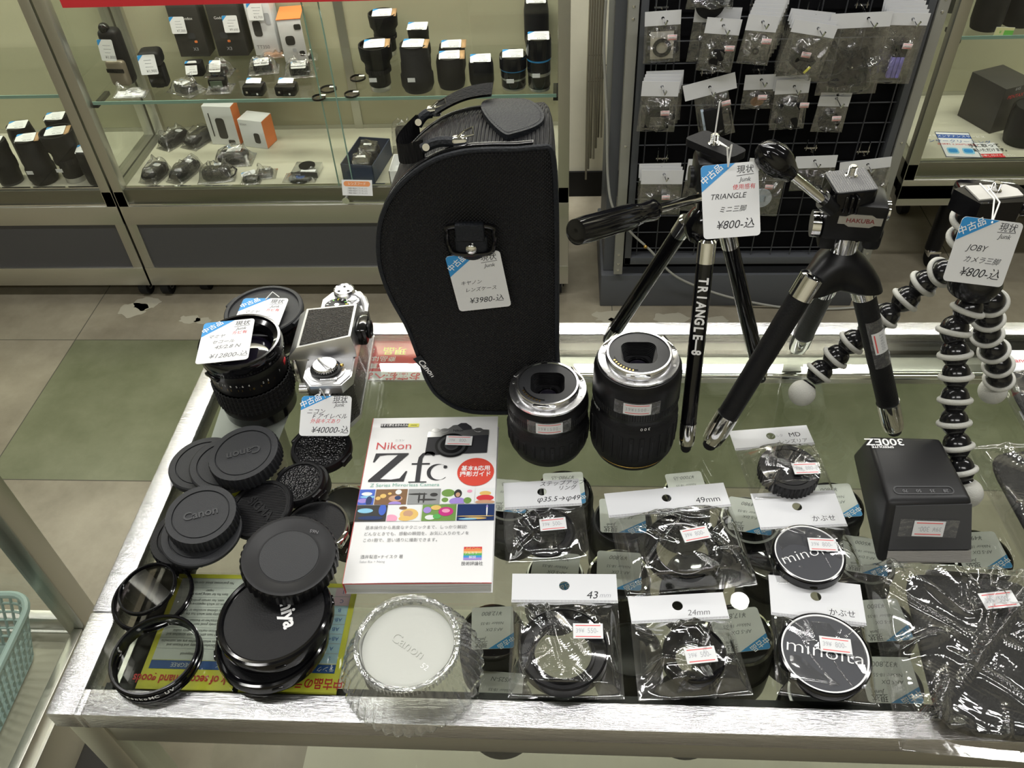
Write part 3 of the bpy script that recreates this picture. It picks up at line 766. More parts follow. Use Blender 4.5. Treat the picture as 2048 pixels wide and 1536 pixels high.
# ------------------------------------------------------------------ clear plastic lens case with a fluted skirt
film('clear_plastic', (.95, .965, .955), .06, .35, 70, gain=3.0, haze=.07, base=.05)
def dome():
    t = thing('lens_container', 'clear fluted plastic lens container upside down at the counter front edge', 'container', tilt(827, 1335, .9018))
    b = MB(); n = 40
    def flute(prof, amp):
        vs = []; N = n*6
        for i, (r_, z_) in enumerate(prof):
            for j in range(N):
                a = 2*pi*j/N; q = r_+amp[i]*(abs(math.sin(a*n/2))-.5); vs.append((q*cos(a), q*sin(a), z_))
        fs = [(i*N+j, i*N+(j+1) % N, (i+1)*N+(j+1) % N, (i+1)*N+j) for i in range(len(prof)-1) for j in range(N)]
        b.add(vs, fs, 'clear_plastic')
    flute([(.0505, 0), (.0525, .001), (.0525, .005), (.0505, .007), (.0495, .013), (.0470, .019), (.0430, .0245), (.0385, .029), (.0375, .031)], [.0022, .0024, .0024, .0022, .0022, .0018, .0014, .0008, .0])
    b.build('skirt', t, None, 60)
    c = MB()
    c.lathe([(.0375, .031), (.0372, .0375), (.0385, .038), (.0385, .0395), (.0365, .0400), (.0345, .0395), (.0340, .034), (.0335, .032)], 'clear_plastic', 96, ribs=None)
    for i in range(80):
        a = 2*pi*i/80; c.box((.0380, 0, .0345), (.0008, .0009, .006), 'clear_plastic', RZ(a))
    c.box((.0372, 0, .0385), (.004, .004, .004), 'clear_plastic', RZ(R(48)), .0006)
    c.torus((0, 0, .0398), .0360, .0008, 'clear_plastic', 96, 8)
    c.build('collar', t, None, 60)
    d = MB(); d.lathe([(0, .0325), (.0335, .0325), (.0338, .0318), (0, .0318)], 'frosted_disc', 96)
    emboss(d, 'Canon', .011, R(-32), .0325, 'frosted_disc', .0, .0005)
    emb2 = MB(); d.text('52', .006, 'white', .014, -.016, .0327, rot=R(-32))
    d.build('disc', t, None, 40)
dome()

# ------------------------------------------------------------------ book
def book():
    a, b_, c, d = PZ(752, 832, .9165), PZ(998, 830, .9165), PZ(981, 1168, .9165), PZ(679, 1173, .9165)
    A, w, h = frame3(a, b_, d); w, h = (w+(c-d).length)/2, .183
    ctr = (a+b_+c+d)/4
    A = Matrix.Translation(Vector((ctr.x, ctr.y, 0))) @ RZ(math.atan2((b_-a).y+(c-d).y, (b_-a).x+(c-d).x))
    t = thing('book', 'white camera guide book lying face up on the counter', 'book', A)
    TH = .0150
    p = MB(); p.b2((-w/2+.0006, -h/2+.0006, .9023), (w/2-.0012, h/2-.0006, .9012+TH-.0006), 'pages'); p.build('pages', t)
    cv = MB()
    # cover: back board, spine, front board that lifts a little at the lower edge
    cv.b2((-w/2, -h/2, .9012), (w/2, h/2, .9018), 'book_white'); cv.b2((-w/2-.0004, -h/2, .9012), (-w/2+.0003, h/2, .9012+TH), 'red_line')
    def top(u, v):
        x = -w/2+u*w; y = -h/2+v*h; lift = .0010*max(0, 1-v*6)*sin(pi*u)
        return (x, y, .9012+TH+lift)
    cv.sheet(top, 16, 24, 'book_white'); cv.sheet(lambda u, v: (top(u, v)[0], top(u, v)[1], top(u, v)[2]-.0004), 16, 24, 'book_white')
    cv.b2((-w/2, -h/2-.0002, .9008+TH-.0006), (w/2, -h/2+.0002, .9008+TH+.0002), 'red_line')
    z = .9012+TH+.0006
    def Xp(u): return -w/2+u*w
    def Yp(v): return h/2-v*h
    cv.b2((Xp(.07), Yp(.068), z-.0002), (Xp(.29), Yp(.045), z), 'ink'); cv.b2((Xp(.29), Yp(.068), z-.0002), (Xp(.375), Yp(.045), z), 'yellow')
    cv.text('今すぐ使えるかんたん', .0034, 'white', Xp(.18), Yp(.0565), z+.0001, sx=.78, bold=.02); cv.text('mini', .0036, 'ink', Xp(.332), Yp(.0565), z+.0001, shear=.3)
    cv.text('ニコン', .0030, 'ink_grey', Xp(.24), Yp(.162), z); cv.text('Nikon', .0125, 'red', Xp(.20), Yp(.200), z, sx=1.08, bold=-.008)
    ZX, ZY = Xp(.19), Yp(.335)
    S = .034
    # Z drawn as a serif capital
    k = 'ink'
    def P2(x, y): return (ZX+x*S, ZY+y*S*1.02)
    cv.plate([P2(*q) for q in ((-.42, .46), (.47, .46), (.47, .42), (-.20, -.42), (.10, -.44), (.32, -.40), (.46, -.16), (.50, -.16), (.44, -.50), (-.50, -.50), (-.50, -.45), (.20, .41), (-.10, .41), (-.30, .38), (-.42, .16), (-.46, .16))], [], z-.0002, z, k)
    fx, fy = Xp(.425), Yp(.342); s = .033
    def F2(x, y): return (fx+x*s, fy+y*s)
    cv.plate([F2(*q) for q in ((-.09, -.50), (-.27, -.50), (-.27, -.53), (.22, -.53), (.22, -.50), (.04, -.50), (.04, .10), (.26, .10), (.26, .15), (.04, .15), (.04, .32), (.08, .44), (.16, .50), (.26, .47), (.32, .40), (.37, .42), (.37, .50), (.30, .56), (.16, .57), (.02, .50), (-.07, .36), (-.09, .15), (-.24, .15), (-.24, .10), (-.09, .10))], [], z-.0002, z, k)
    cx_, cy_ = Xp(.56), Yp(.374); rr = .0095
    outer = [(cx_+rr*cos(R(a)), cy_+rr*sin(R(a))) for a in range(38, 325, 7)]; inner = [(cx_+rr*.22+rr*.86*cos(R(a)), cy_+rr*.94*sin(R(a))) for a in range(318, 44, -7)]
    cv.plate(outer+inner, [], z-.0002, z, k); cv.ball((cx_+rr*.72, cy_+rr*.62, z), .0018, k, 12, sc=(1, 1, .1))
    cv.text('Z Series Mirrorless Camera', .0052, 'teal', Xp(.07), Yp(.453), z, sx=1.05, al='l')
    # printed camera picture
    cxx, cyy = Xp(.70), Yp(.165)
    cv.plate([(cxx+x, cyy+y) for x, y in ((-.030, -.018), (.027, -.016), (.028, .010), (-.029, .008))], [], z-.0002, z, 'ink')
    cv.plate([(cxx+x, cyy+y) for x, y in ((-.030, .004), (.028, .006), (.028, .0125), (.012, .0135), (.006, .020), (.001, .0195), (-.006, .019), (-.012, .013), (-.029, .011))], [], z, z+.0001, 'alu')
    cv.plate([(cxx+x, cyy+y) for x, y in ((-.002, .019), (.001, .0215), (.006, .0215), (.011, .017), (.012, .0135), (.004, .012))], [], z+.0001, z+.0002, 'ink')
    cv.text('Nikon', .0038, 'ink', cxx-.001, cyy+.0118, z+.0002, bold=.02)
    for q in (-.022, -.014, .018): cv.plate(circ(.004, 16, cxx+q, cyy+.0125, .6), [], z+.0001, z+.0003, 'alu')
    for r_, m_ in ((.0155, 'black'), (.0130, 'anthracite'), (.0105, 'black'), (.0065, 'anthracite'), (.0045, 'ink')): cv.plate(circ(r_, 40, cxx-.006, cyy-.0065, .95), [], z+.0002, z+.0003+(.0155-r_)*.01, m_)
    cv.plate(circ(.0165, 48, Xp(.848), Yp(.375), .98), [], z-.0002, z, 'red_disc')
    cv.text('基本&応用', .0063, 'white', Xp(.848), Yp(.355), z+.0001, bold=.02, sx=.9); cv.text('撮影ガイド', .0063, 'white', Xp(.848), Yp(.392), z+.0001, bold=.02, sx=.9)
    # two strips of printed pictures, each a small motif
    def pic(u0, u1, v0, v1, bg, shapes):
        cv.b2((Xp(u0), Yp(v1), z-.0002), (Xp(u1), Yp(v0), z), bg)
        for (fu, fv, ru, rv, m_) in shapes:
            cx2, cy2 = Xp(u0+(u1-u0)*fu), Yp(v0+(v1-v0)*fv); ww, hh = (u1-u0)*w*ru, (v1-v0)*h*rv
            x0_, x1_, y0_, y1_ = Xp(u0), Xp(u1), Yp(v1), Yp(v0)
            pts = [(min(max(x, x0_), x1_), min(max(y, y0_), y1_)) for x, y in [(cx2+ww*cos(2*pi*i/18), cy2+hh*sin(2*pi*i/18)) for i in range(18)]]
            q = [pts[0]]
            for p_ in pts[1:]:
                if (Vector(p_)-Vector(q[-1])).length > 1e-5: q.append(p_)
            if len(q) > 3 and (Vector(q[0])-Vector(q[-1])).length < 1e-5: q.pop()
            if len(q) > 2:
                n_ = len(cv.v); pic.k += .000006
                cv.add([(x, y, z+.00005+pic.k) for x, y in q], [tuple(range(len(q)))], m_)
    pic.k = 0
    a0, a1, a2 = .478, .570, .574
    pic(.0, .115, a0, a1, 'p_blue', [(.5, .3, .35, .12, 'p_white'), (.6, .5, .5, .08, 'p_cyan'), (.3, .75, .3, .15, 'p_violet'), (.7, .75, .2, .3, 'p_navy')])
    pic(.122, .355, a0, a1, 'p_brown', [(.72, .2, .10, .16, 'p_white'), (.25, .45, .10, .14, 'p_gold'), (.1, .6, .08, .12, 'p_gold'), (.45, .3, .06, .08, 'p_gold'), (.65, .62, .22, .2, 'p_tan'), (.72, .58, .10, .14, 'p_navy'), (.65, .95, .2, .14, 'p_violet')])
    pic(.363, .60, a0, a1, 'p_grey', [(.3, .35, .3, .06, 'p_dark'), (.6, .72, .3, .06, 'p_dark'), (.8, .4, .12, .12, 'p_dark'), (.35, .6, .03, .35, 'p_dark'), (.5, .6, .03, .35, 'p_dark')])
    pic(.608, .85, a0, a1, 'p_white', [(.2, .3, .2, .25, 'p_green'), (.5, .35, .12, .28, 'p_dark'), (.5, .42, .07, .15, 'p_tan'), (.5, .85, .25, .25, 'p_violet'), (.85, .2, .08, .1, 'p_pink'), (.8, .8, .12, .2, 'p_green'), (.12, .75, .1, .15, 'p_green')])
    pic(.858, 1., a0, a1, 'p_white', [(.5, .35, .3, .15, 'p_gold'), (.5, .65, .45, .2, 'red'), (.5, .92, .5, .14, 'p_tan')])
    pic(.0, .225, a2, .668, 'p_dark', [(.3, .35, .25, .15, 'p_cyan'), (.85, .3, .12, .35, 'p_blue'), (.5, .8, .4, .12, 'p_navy')])
    pic(.232, .472, a2, .668, 'p_white', [(.65, .6, .28, .36, 'p_gold'), (.62, .55, .15, .2, 'p_tan'), (.12, .85, .2, .25, 'p_pink'), (.45, .2, .12, .1, 'p_brown'), (.55, .85, .2, .15, 'p_gold')])
    pic(.480, .725, a2, .668, 'p_green', [(.15, .35, .12, .2, 'p_violet'), (.4, .2, .15, .15, 'p_gold'), (.7, .45, .22, .28, 'p_magenta'), (.7, .4, .12, .12, 'p_pink'), (.25, .8, .15, .15, 'p_white'), (.45, .75, .12, .15, 'p_green2')])
    pic(.733, 1., a2, .668, 'p_navy', [(.8, .4, .02, .35, 'p_white'), (.5, .75, .5, .03, 'p_gold'), (.5, .88, .3, .06, 'p_gold'), (.3, .92, .25, .05, 'p_cyan'), (.8, .15, .03, .05, 'p_violet')])
    for i, q in enumerate(('基本操作から高度なテクニックまで、しっかり解説!', 'どんなときでも、感動の瞬間を、お気に入りのモノを', 'この1冊で、思い通りに撮影できます。')):
        cv.text(q, .0040, 'ink_grey', Xp(.09), Yp(.705+i*.035), z, sx=.93, al='l')
    cv.text('酒井梨恵+ナイスク 著', .0040, 'ink_grey', Xp(.09), Yp(.865), z, al='l', sx=.9); cv.text('Sakai Rie + Naisg', .0030, 'ink_pale', Xp(.09), Yp(.89), z, al='l')
    for i, m_ in enumerate(('red', 'orange', 'p_gold', 'p_green2', 'blue', 'p_violet')):
        cv.b2((Xp(.80), Yp(.815+.0115*(i+1)), z-.0002), (Xp(.925), Yp(.815+.0115*i), z), m_)
    cv.text('Full Color', .0030, 'p_gold', Xp(.862), Yp(.825), z+.0001, shear=.3); cv.text('フルカラー', .0028, 'white', Xp(.862), Yp(.850), z+.0001); cv.text('解説', .0030, 'white', Xp(.862), Yp(.872), z+.0001)
    cv.text('技術評論社', .0042, 'ink', Xp(.862), Yp(.905), z, sx=.85)
    cv.build('cover', t)
    sticker(t, T(Xp(.705), Yp(.175), z+.0013) @ RZ(R(-3)), '800', .0245, .0115)
pass; pass
for n_, c_ in dict(p_blue=(.05, .12, .55), p_white=(.78, .80, .80), p_cyan=(.25, .55, .75), p_violet=(.35, .25, .65), p_navy=(.01, .03, .12), p_brown=(.20, .10, .04), p_gold=(.75, .50, .15), p_tan=(.55, .32, .20),
                   p_grey=(.28, .29, .29), p_dark=(.03, .03, .03), p_green=(.16, .30, .07), p_green2=(.10, .42, .10), p_pink=(.80, .35, .50), p_magenta=(.55, .03, .22)).items(): M(n_, c_, .3)
book()
# ------------------------------------------------------------------ lenses standing on the counter
def textring(b, s, r, z, a0, size, mat, flip=False, cw=False, k=.72):
    for i, ch in enumerate(s):
        if ch == ' ': continue
        a = R(a0)+(i*size*k/r)*(-1 if flip else 1)
        m_ = RZ(a) @ T(r+.0002, 0, z) @ RZ(pi/2) @ RX(pi/2)
        if flip: m_ = m_ @ RZ(pi)
        b.text(ch, size, mat, mtx=m_)
def ridge(b, r, z0, z1, mat, n=60, d=.0008):
    b.lathe([(r-.001, z0), (r, z0+.0004), (r, z1-.0004), (r-.001, z1)], mat, ribs=(n, d, 0, 3))
def ef_lens(label, mtx, H, r, zoomtext, price, srot, sz, wide):
    t = thing('camera_lens', label, 'lens', mtx)
    b = MB(); hb = H*.50
    b.lathe([(r*.80, 0), (r*.86, .001), (r*.9, .003), (r*.94, .009), (r, .012), (r, hb), (r*.985, hb+.001), (r*.985, hb+.006)], 'black_soft', 64)
    b.lathe([(r*.985, hb+.006), (r*.985, hb+.010), (r*1.0, hb+.011), (r*.995, H-.018), (r*.975, H-.013), (r*.93, H-.0095), (r*.88, H-.009)], 'black', 64)
    if wide: b.torus((0, 0, .0088), r*.945, .0005, 'gold', 80, 6)
    b.build('barrel', t, None, 40)
    g = MB(); g.lathe([(r*.99, .014), (r*1.012, .015), (r*1.012, hb-.004), (r*.99, hb-.003)], 'rubber', 64)
    for i in range(26):
        a = 2*pi*i/26; zc = (.015+hb-.004)/2; hh = (hb-.019)*.78
        g.box((r*1.012, 0, zc), (.0016, .0042, hh), 'rubber', RZ(a), .0007)
        g.box((r*1.012+.0008, 0, zc+(.002 if i % 2 else -.002)), (.0006, .0010, hh*.5), 'black', RZ(a))
    g.build('zoom_grip', t, None, 40)
    g = MB(); ridge(g, r*1.004, hb+.012, hb+.020, 'rubber', 110, .0005); g.build('focus_ring', t, None, 40)
    x = MB(); textring(x, zoomtext, r*.99, hb+.0085, -150, .0040, 'white', True); 
    if wide: textring(x, '300', r*1.0, hb+.003, -75, .0046, 'white', True)
    x.build('lettering', t, None, None)
    m_ = MB(); R_ = .0325
    m_.lathe([(R_*1.02, H-.0095), (R_*1.05, H-.0085), (R_*1.05, H-.0065), (R_*.97, H-.0060), (R_*.87, H-.0058), (R_*.86, H-.0008), (R_*.84, H), (R_*.79, H)], 'mount_metal', 96)
    for a in (25, 145, 265): m_.lathe([], 'chrome') if False else m_.box((R_*.885, 0, H-.0012), (.0030, .020, .0016), 'chrome', RZ(R(a)), .0004)
    for a in (-100, -20, 60, 170, 215): m_.cyl((R_*.955*cos(R(a)), R_*.955*sin(R(a)), H-.0062), (R_*.955*cos(R(a)), R_*.955*sin(R(a)), H-.0056), .0013, 'alu', 12)
    m_.build('mount_ring', t, None, 40)
    c = MB(); hole = rrect(.030, .027, .0075, 6)
    c.plate(circ(R_*.79, 64), [hole], H-.0016, H-.0010, 'anthracite')
    for k in range(9):
        s0, s1 = 1-.028*k, 1-.028*(k+1); z0 = H-.0012-k*.0014
        A_ = [(x_*s0, y_*s0, z0) for x_, y_ in hole]; B_ = [(x_*s0, y_*s0, z0-.0013) for x_, y_ in hole]; C_ = [(x_*s1, y_*s1, z0-.0014) for x_, y_ in hole]
        n_ = len(hole); c.add(A_+B_+C_, [(i, (i+1) % n_, n_+(i+1) % n_, n_+i) for i in range(n_)]+[(n_+i, n_+(i+1) % n_, 2*n_+(i+1) % n_, 2*n_+i) for i in range(n_)], 'black')
    c.lathe([(.020, H-.0138), (.0095, H-.0138), (.0090, H-.0155), (0.0088, H-.016)], 'black', 40)
    c.ball((0, 0, H-.0175), .0089, 'lens_glass', 32, sc=(1, 1, .3))
    ctc = MB()
    for i in range(8):
        a = R(205+i*7); ctc.box((R_*.715, 0, H-.0008), (.0016, .0011, .0008), 'gold', RZ(a))
    for i, a in enumerate(range(198, 268, 7)): c.box((R_*.665, 0, H-.0009), (.0010, .0026, .0008), 'black', RZ(R(a)))
    ctc.build('contacts', c.build('rear_opening', t, None, 40), None, 40)
    rr = r*1.002+.0003; n_ = 8; wv = .024/rr
    # price label wrapped round the barrel over a strip of clear tape
    a_ = MB()
    def wrap(u, v, ww, hh, off): 
        a = -pi/2+R(srot)+(u-.5)*ww/rr; return ((rr+off)*cos(a), (rr+off)*sin(a), sz+(v-.5)*hh)
    a_.sheet(lambda u, v: wrap(u, v, .040, .015, .0001), 14, 1, 'tape')
    a_.sheet(lambda u, v: wrap(u, v, .0235, .0125, .0003), 10, 1, 'white_paper')
    for yy in (.16, .88): a_.sheet(lambda u, v: wrap(u, yy+(v-.5)*.05/1, .020, .0125, .0005)[:2]+(sz+(yy-.5)*.0125+(v-.5)*.0007,), 10, 1, 'red_line')
    for i, ch in enumerate('39¥1500-'):
        a = -pi/2+R(srot)+(i-3.5)*.0026/rr; a_.text(ch, .0052, 'ink_pale', mtx=RZ(a) @ T(rr+.0006, 0, sz) @ RZ(pi/2) @ RX(pi/2), sx=.75)
    a_.build('price_sticker', t, None, None)
    return t
film('tape', (.93, .93, .93), .12, .4, 90, gain=1.6, haze=.06, base=.03)
ef_lens('shorter black zoom lens standing mount up beside the lens bag', T(-.013, .5285, .9012), .0790, .0365, 'IN JAPAN', '1500', 3, .058, False)
ef_lens('taller black zoom lens standing mount up left of the lettered tripod leg', T(.0645, .5265, .9012), .1170, .0380, 'LENS MADE IN JAPAN', '1500', -3, .086, True)

# manual focus lenses on the left
def mf_lens(label, mtx, H, r, tall):
    t = thing('camera_lens', label, 'lens', mtx)
    b = MB(); rb = r*(.92 if tall else .82)
    if tall:
        b.lathe([(0, 0), (rb, 0), (rb*1.02, .012)], 'black_gloss', 64)
        b.lathe([(rb*1.02, .012), (rb*1.02, .016), (r*.93, .019), (r*.95, .020)], 'black', 64)
        b.lathe([(r*.93, .044), (r*.93, .060), (r*.94, .062), (r*.98, .068), (r, .070)], 'black', 64)
        b.lathe([(r, .070), (r*1.0, H-.012), (r*1.02, H-.010), (r*1.02, H-.003), (r*.99, H), (r*.93, H), (r*.91, H-.003), (r*.80, H-.005), (r*.72, H-.012)], 'black_gloss', 72)
        b.build('barrel', t, None, 40)
        g = MB()
        for k in range(5): ridge(g, r*1.0, .020+k*.0048, .0242+k*.0048, 'rubber', 54, .0010)
        g.build('focus_grip', t, None, 40)
        g = MB(); ridge(g, r*1.01, .0715, .0735, 'black', 80, .0006); g.build('aperture_ring', t, None, 40)
        MB().ball((0, 0, H-.020), r*.72, 'lens_glass', 48, sc=(1, 1, .22)).build('front_glass', t)
        x = MB(); textring(x, '22 16 11 8 5.6 4', r*.935, .0575, -140, .0034, 'white', False, k=.85); textring(x, '30 20 15 12 10 9 8 7', r*.935, .0525, -140, .0036, 'gold', False, k=1.); textring(x, '25  7', r*.935, .0555, -50, .0034, 'white', k=1.5); x.box((r*.93, 0, .055), (.001, .006, .005), 'red', RZ(R(5)))
        x.box((r*.985, 0, .066), (.004, .018, .004), 'black_gloss', RZ(R(-125)), .001)
        x.build('scale', t, None, None)
    else:
        b.lathe([(0, 0), (rb*.92, 0), (rb*.94, .006)], 'chrome', 64); b.lathe([(rb*.94, .006), (rb, .008), (rb, .014)], 'black', 64)
        b.lathe([(rb, .014), (rb*1.0, .017), (rb*1.02, .018)], 'chrome', 64); b.lathe([(rb*1.02, .018), (r*.96, .026), (r*.97, .034)], 'black', 64)
        b.lathe([(r*.97, .044), (r, .046), (r, H-.004), (r*.98, H-.003)], 'black_gloss', 64); b.build('barrel', t, None, 40)
        g = MB(); ridge(g, r*1.0, .034, .044, 'rubber', 60, .0010); ridge(g, rb*1.03, .009, .013, 'rubber', 60, .0010); g.build('focus_grip', t, None, 40)
        c = MB(); c.lathe([(r*1.03, H-.004), (r*1.05, H-.002), (r*1.05, H+.003), (r*1.02, H+.004), (r*.94, H+.004), (r*.92, H+.002), (0, H+.002)], 'dark_plastic', 72)
        for a in (160, -20): c.box((r*1.05, 0, H), (.005, .016, .005), 'dark_plastic', RZ(R(a)), .001)
        c.build('front_cap', t, None, 40)
    return t
mf_lens('large black manual lens with ribbed grips and number scales, tag on its top', T(-.3035, .5785, .9012), .0850, .0385, True)
mf_lens('capped black lens behind the large manual lens, partly hidden by its tag', T(-.3080, .6575, .9012), .0540, .0385, False)

# ------------------------------------------------------------------ chrome and black film camera
def camera35():
    t = thing('film_camera', 'chrome and black film camera standing beside the black lens bag', 'camera', T(-.2235, .6165, .9012) @ RZ(R(93.0)) @ SCL(1, 1.12, .90))
    # local x = body length (+x away from the viewer), y = left of it ... back of the body faces -y (to the right)
    L_, D_, Hh = .142, .040, .064
    b = MB(); pl = [(-L_/2, -D_*.32), (-L_/2+.012, -D_/2), (L_/2-.012, -D_/2), (L_/2, -D_*.32), (L_/2, D_*.32), (L_/2-.012, D_/2), (-L_/2+.012, D_/2), (-L_/2, D_*.32)]
    b.plate(pl, [], .006, .052, 'leatherette'); b.build('body', t)
    c = MB(); pl2 = [(x*1.004, y*1.02) for x, y in pl]; c.plate(pl2, [], 0, .006, 'chrome_satin'); c.build('bottom_plate', t)
    c = MB(); c.plate(pl2, [], .052, Hh-.001, 'chrome_satin'); c.plate([(x*.985, y*.95) for x, y in pl], [], Hh-.001, Hh, 'chrome_satin'); c.build('top_plate', t)
    # mirror box and front with lens mount
    m_ = MB(); m_.b2((-.030, D_/2-.002, .004), (.032, D_/2+.014, .060), 'chrome_satin', .003); m_.lathe([(.022, 0), (.027, 0), (.028, .002), (.028, .0035), (.022, .0035)], 'mount_metal', 64, T(.001, D_/2+.014, .032) @ RX(-pi/2)); m_.lathe([(.022, .003), (.021, .001), (0, .001)], 'black', 48, T(.001, D_/2+.014, .032) @ RX(-pi/2)); m_.build('mirror_box', t)
    # prism: slanted block with a leatherette top
    p = MB(); y0, y1 = -D_/2-.002, D_/2+.016; x0, x1 = -.033, .028
    lo = [(x0, y0, Hh), (x1, y0, Hh), (x1+.002, y1, Hh), (x0-.002, y1, Hh)]; mid_ = [(x0, y0, Hh+.008), (x1, y0, Hh+.008), (x1+.002, y1, Hh+.004), (x0-.002, y1, Hh+.004)]
    hi = [(x0+.006, y0+.003, Hh+.0235), (x1-.006, y0+.003, Hh+.0235), (x1-.001, y1-.008, Hh+.0145), (x0+.001, y1-.008, Hh+.0145)]
    vs = lo+mid_+hi; fs = [(0, 1, 5, 4), (1, 2, 6, 5), (2, 3, 7, 6), (3, 0, 4, 7), (4, 5, 9, 8), (5, 6, 10, 9), (6, 7, 11, 10), (7, 4, 8, 11), (8, 9, 10, 11)]
    p.add(vs, fs, 'chrome_satin')
    c_ = [Vector(q) for q in hi]; m0 = sum(c_, Vector())/4; nn = (c_[1]-c_[0]).cross(c_[3]-c_[0]).normalized()
    pn = [m0+(q-m0)*.90+nn*.0006 for q in c_]; pb = [q-nn*.0008 for q in pn]
    pl_ = MB(); pl_.add([tuple(q) for q in pn+pb], [(0, 1, 2, 3), (0, 4, 5, 1), (1, 5, 6, 2), (2, 6, 7, 3), (3, 7, 4, 0)], 'leatherette')
    pl_.build('leather_cover', p.build('prism', t, None, 25), None, 25)
    e = MB(); e.box((-.002, -D_/2-.005, Hh+.0085), (.026, .010, .022), 'black_gloss', None, .003); e.torus((0, 0, 0), .008, .0018, 'black', 32, 8, T(-.002, -D_/2-.011, Hh+.009) @ RX(pi/2)); e.build('eyepiece', t)
    # rewind knob (near end)
    k = MB(T(-.051, .002, Hh)); k.lathe([(.0165, 0), (.0165, .0008), (0, .0008)], 'chrome_satin', 48); k.lathe([(.0125, .0008), (.0130, .002), (.0130, .0035), (.0118, .004), (0, .004)], 'black', 48)
    k.lathe([(.0098, .004), (.0105, .0045), (.0105, .0085), (.0098, .0092), (0, .0092)], 'mount_metal', 48, ribs=(30, .0004, 1, 2)); k.box((0, 0, .0100), (.0195, .0042, .0020), 'mount_metal', RZ(R(35)), .0006); k.box((-.0128, -.004, .0016), (.003, .014, .0010), 'mount_metal', None, .0003)
    k.ball((.003, -.0135, .004), .0018, 'gold', 12); k.build('rewind_knob', t, None, 40)
    k = MB(T(.041, .004, Hh)); k.lathe([(.0130, 0), (.0130, .0050), (.0120, .006), (.0112, .006)], 'mount_metal', 48, ribs=(40, .0004, 0, 1)); k.lathe([(.0112, .0060), (.0112, .0062), (0, .0062)], 'black', 48)
    for i in range(13): k.box((.0088, 0, .0064), (.0022, .0010, .0003), ('yellow', 'green_p', 'white', 'white', 'red')[i % 5], RZ(2*pi*i/13))
    k.cyl((0, 0, .0062), (0, 0, .0072), .0022, 'mount_metal', 16); k.build('shutter_dial', t, None, 40)
    k = MB(T(.0595, -.001, Hh)); k.lathe([(.0125, 0), (.0125, .003), (.0098, .0035), (.0098, .0125), (.0090, .0135), (.0082, .0125), (0, .0120)], 'mount_metal', 48); 
    for a in (0, 120, 240): k.cyl((.005*cos(R(a)), .005*sin(R(a)), .012), (.005*cos(R(a)), .005*sin(R(a)), .0128), .0014, 'black', 10)
    k.build('frame_counter', t, None, 40)
    k = MB(T(.048, -.0095, Hh)); k.lathe([(.0062, 0), (.0062, .006), (.0045, .007), (.0045, .009), (.002, .0095), (0, .0095)], 'mount_metal', 32); k.build('shutter_button', t, None, 40)
    k = MB(); k.tube([(.060, -.012, Hh+.0045), (.052, -.019, Hh+.0045), (.040, -.0225, Hh+.0045), (.030, -.0235, Hh+.004)], [.003, .0035, .0035, .002], 'chrome_satin', 10); k.build('advance_lever', t)
    k = MB(); k.torus((-L_/2-.002, .002, .052), .0045, .0009, 'mount_metal', 24, 8, T(0, 0, 0)); k.cyl((-L_/2, .0, .052), (-L_/2-.003, 0, .052), .0035, 'mount_metal', 16); k.torus((-L_/2-.007, -.003, .050), .0040, .0008, 'mount_metal', 24, 8); k.build('strap_lug', t)
    k = MB(); k.cyl((-.052, D_/2-.004, .040), (-.052, D_/2+.008, .040), .006, 'mount_metal', 20); k.build('front_lever', t)
pass
camera35()

# ------------------------------------------------------------------ black lens bag
pass
def weave(name, scale, axes=None):
    nt = MATS[name].node_tree; N = nt.nodes; L = nt.links; b = N['Principled BSDF']
    tc = N.new('ShaderNodeTexCoord'); hs = []
    for d in ((1, 0, 1), (1, 0, -1)):
        mp = N.new('ShaderNodeMapping'); mp.inputs['Rotation'].default_value = (0, R(45 if d[2] > 0 else -45), 0)
        w_ = N.new('ShaderNodeTexWave'); w_.inputs['Scale'].default_value = scale; w_.bands_direction = 'X'
        L.new(tc.outputs['Object'], mp.inputs[0]); L.new(mp.outputs[0], w_.inputs[0]); hs.append(w_.outputs['Fac'])
    mm = N.new('ShaderNodeMath'); mm.operation = 'MULTIPLY'; L.new(hs[0], mm.inputs[0]); L.new(hs[1], mm.inputs[1])
    bp = N.new('ShaderNodeBump'); bp.inputs['Strength'].default_value = 1.; bp.inputs['Distance'].default_value = .002
    L.new(mm.outputs[0], bp.inputs['Height']); L.new(bp.outputs[0], b.inputs['Normal'])
    rp = N.new('ShaderNodeValToRGB'); rp.color_ramp.elements[0].color = (.006, .006, .007, 1); rp.color_ramp.elements[1].color = (.022, .022, .024, 1); rp.color_ramp.elements[1].position = .6
    L.new(mm.outputs[0], rp.inputs[0]); L.new(rp.outputs[0], b.inputs['Base Color'])
weave('cordura', 150)
def smooth_loop(pts, n=120):
    """closed Catmull-Rom resample"""
    m_ = len(pts); out = []
    for k in range(n):
        u = k/n*m_; i = int(u); t = u-i; p = [Vector(pts[(i+j-1) % m_]) for j in range(4)]
        out.append(.5*((2*p[1])+(-p[0]+p[2])*t+(2*p[0]-5*p[1]+4*p[2]-p[3])*t*t+(-p[0]+3*p[1]-3*p[2]+p[3])*t**3))
    return out
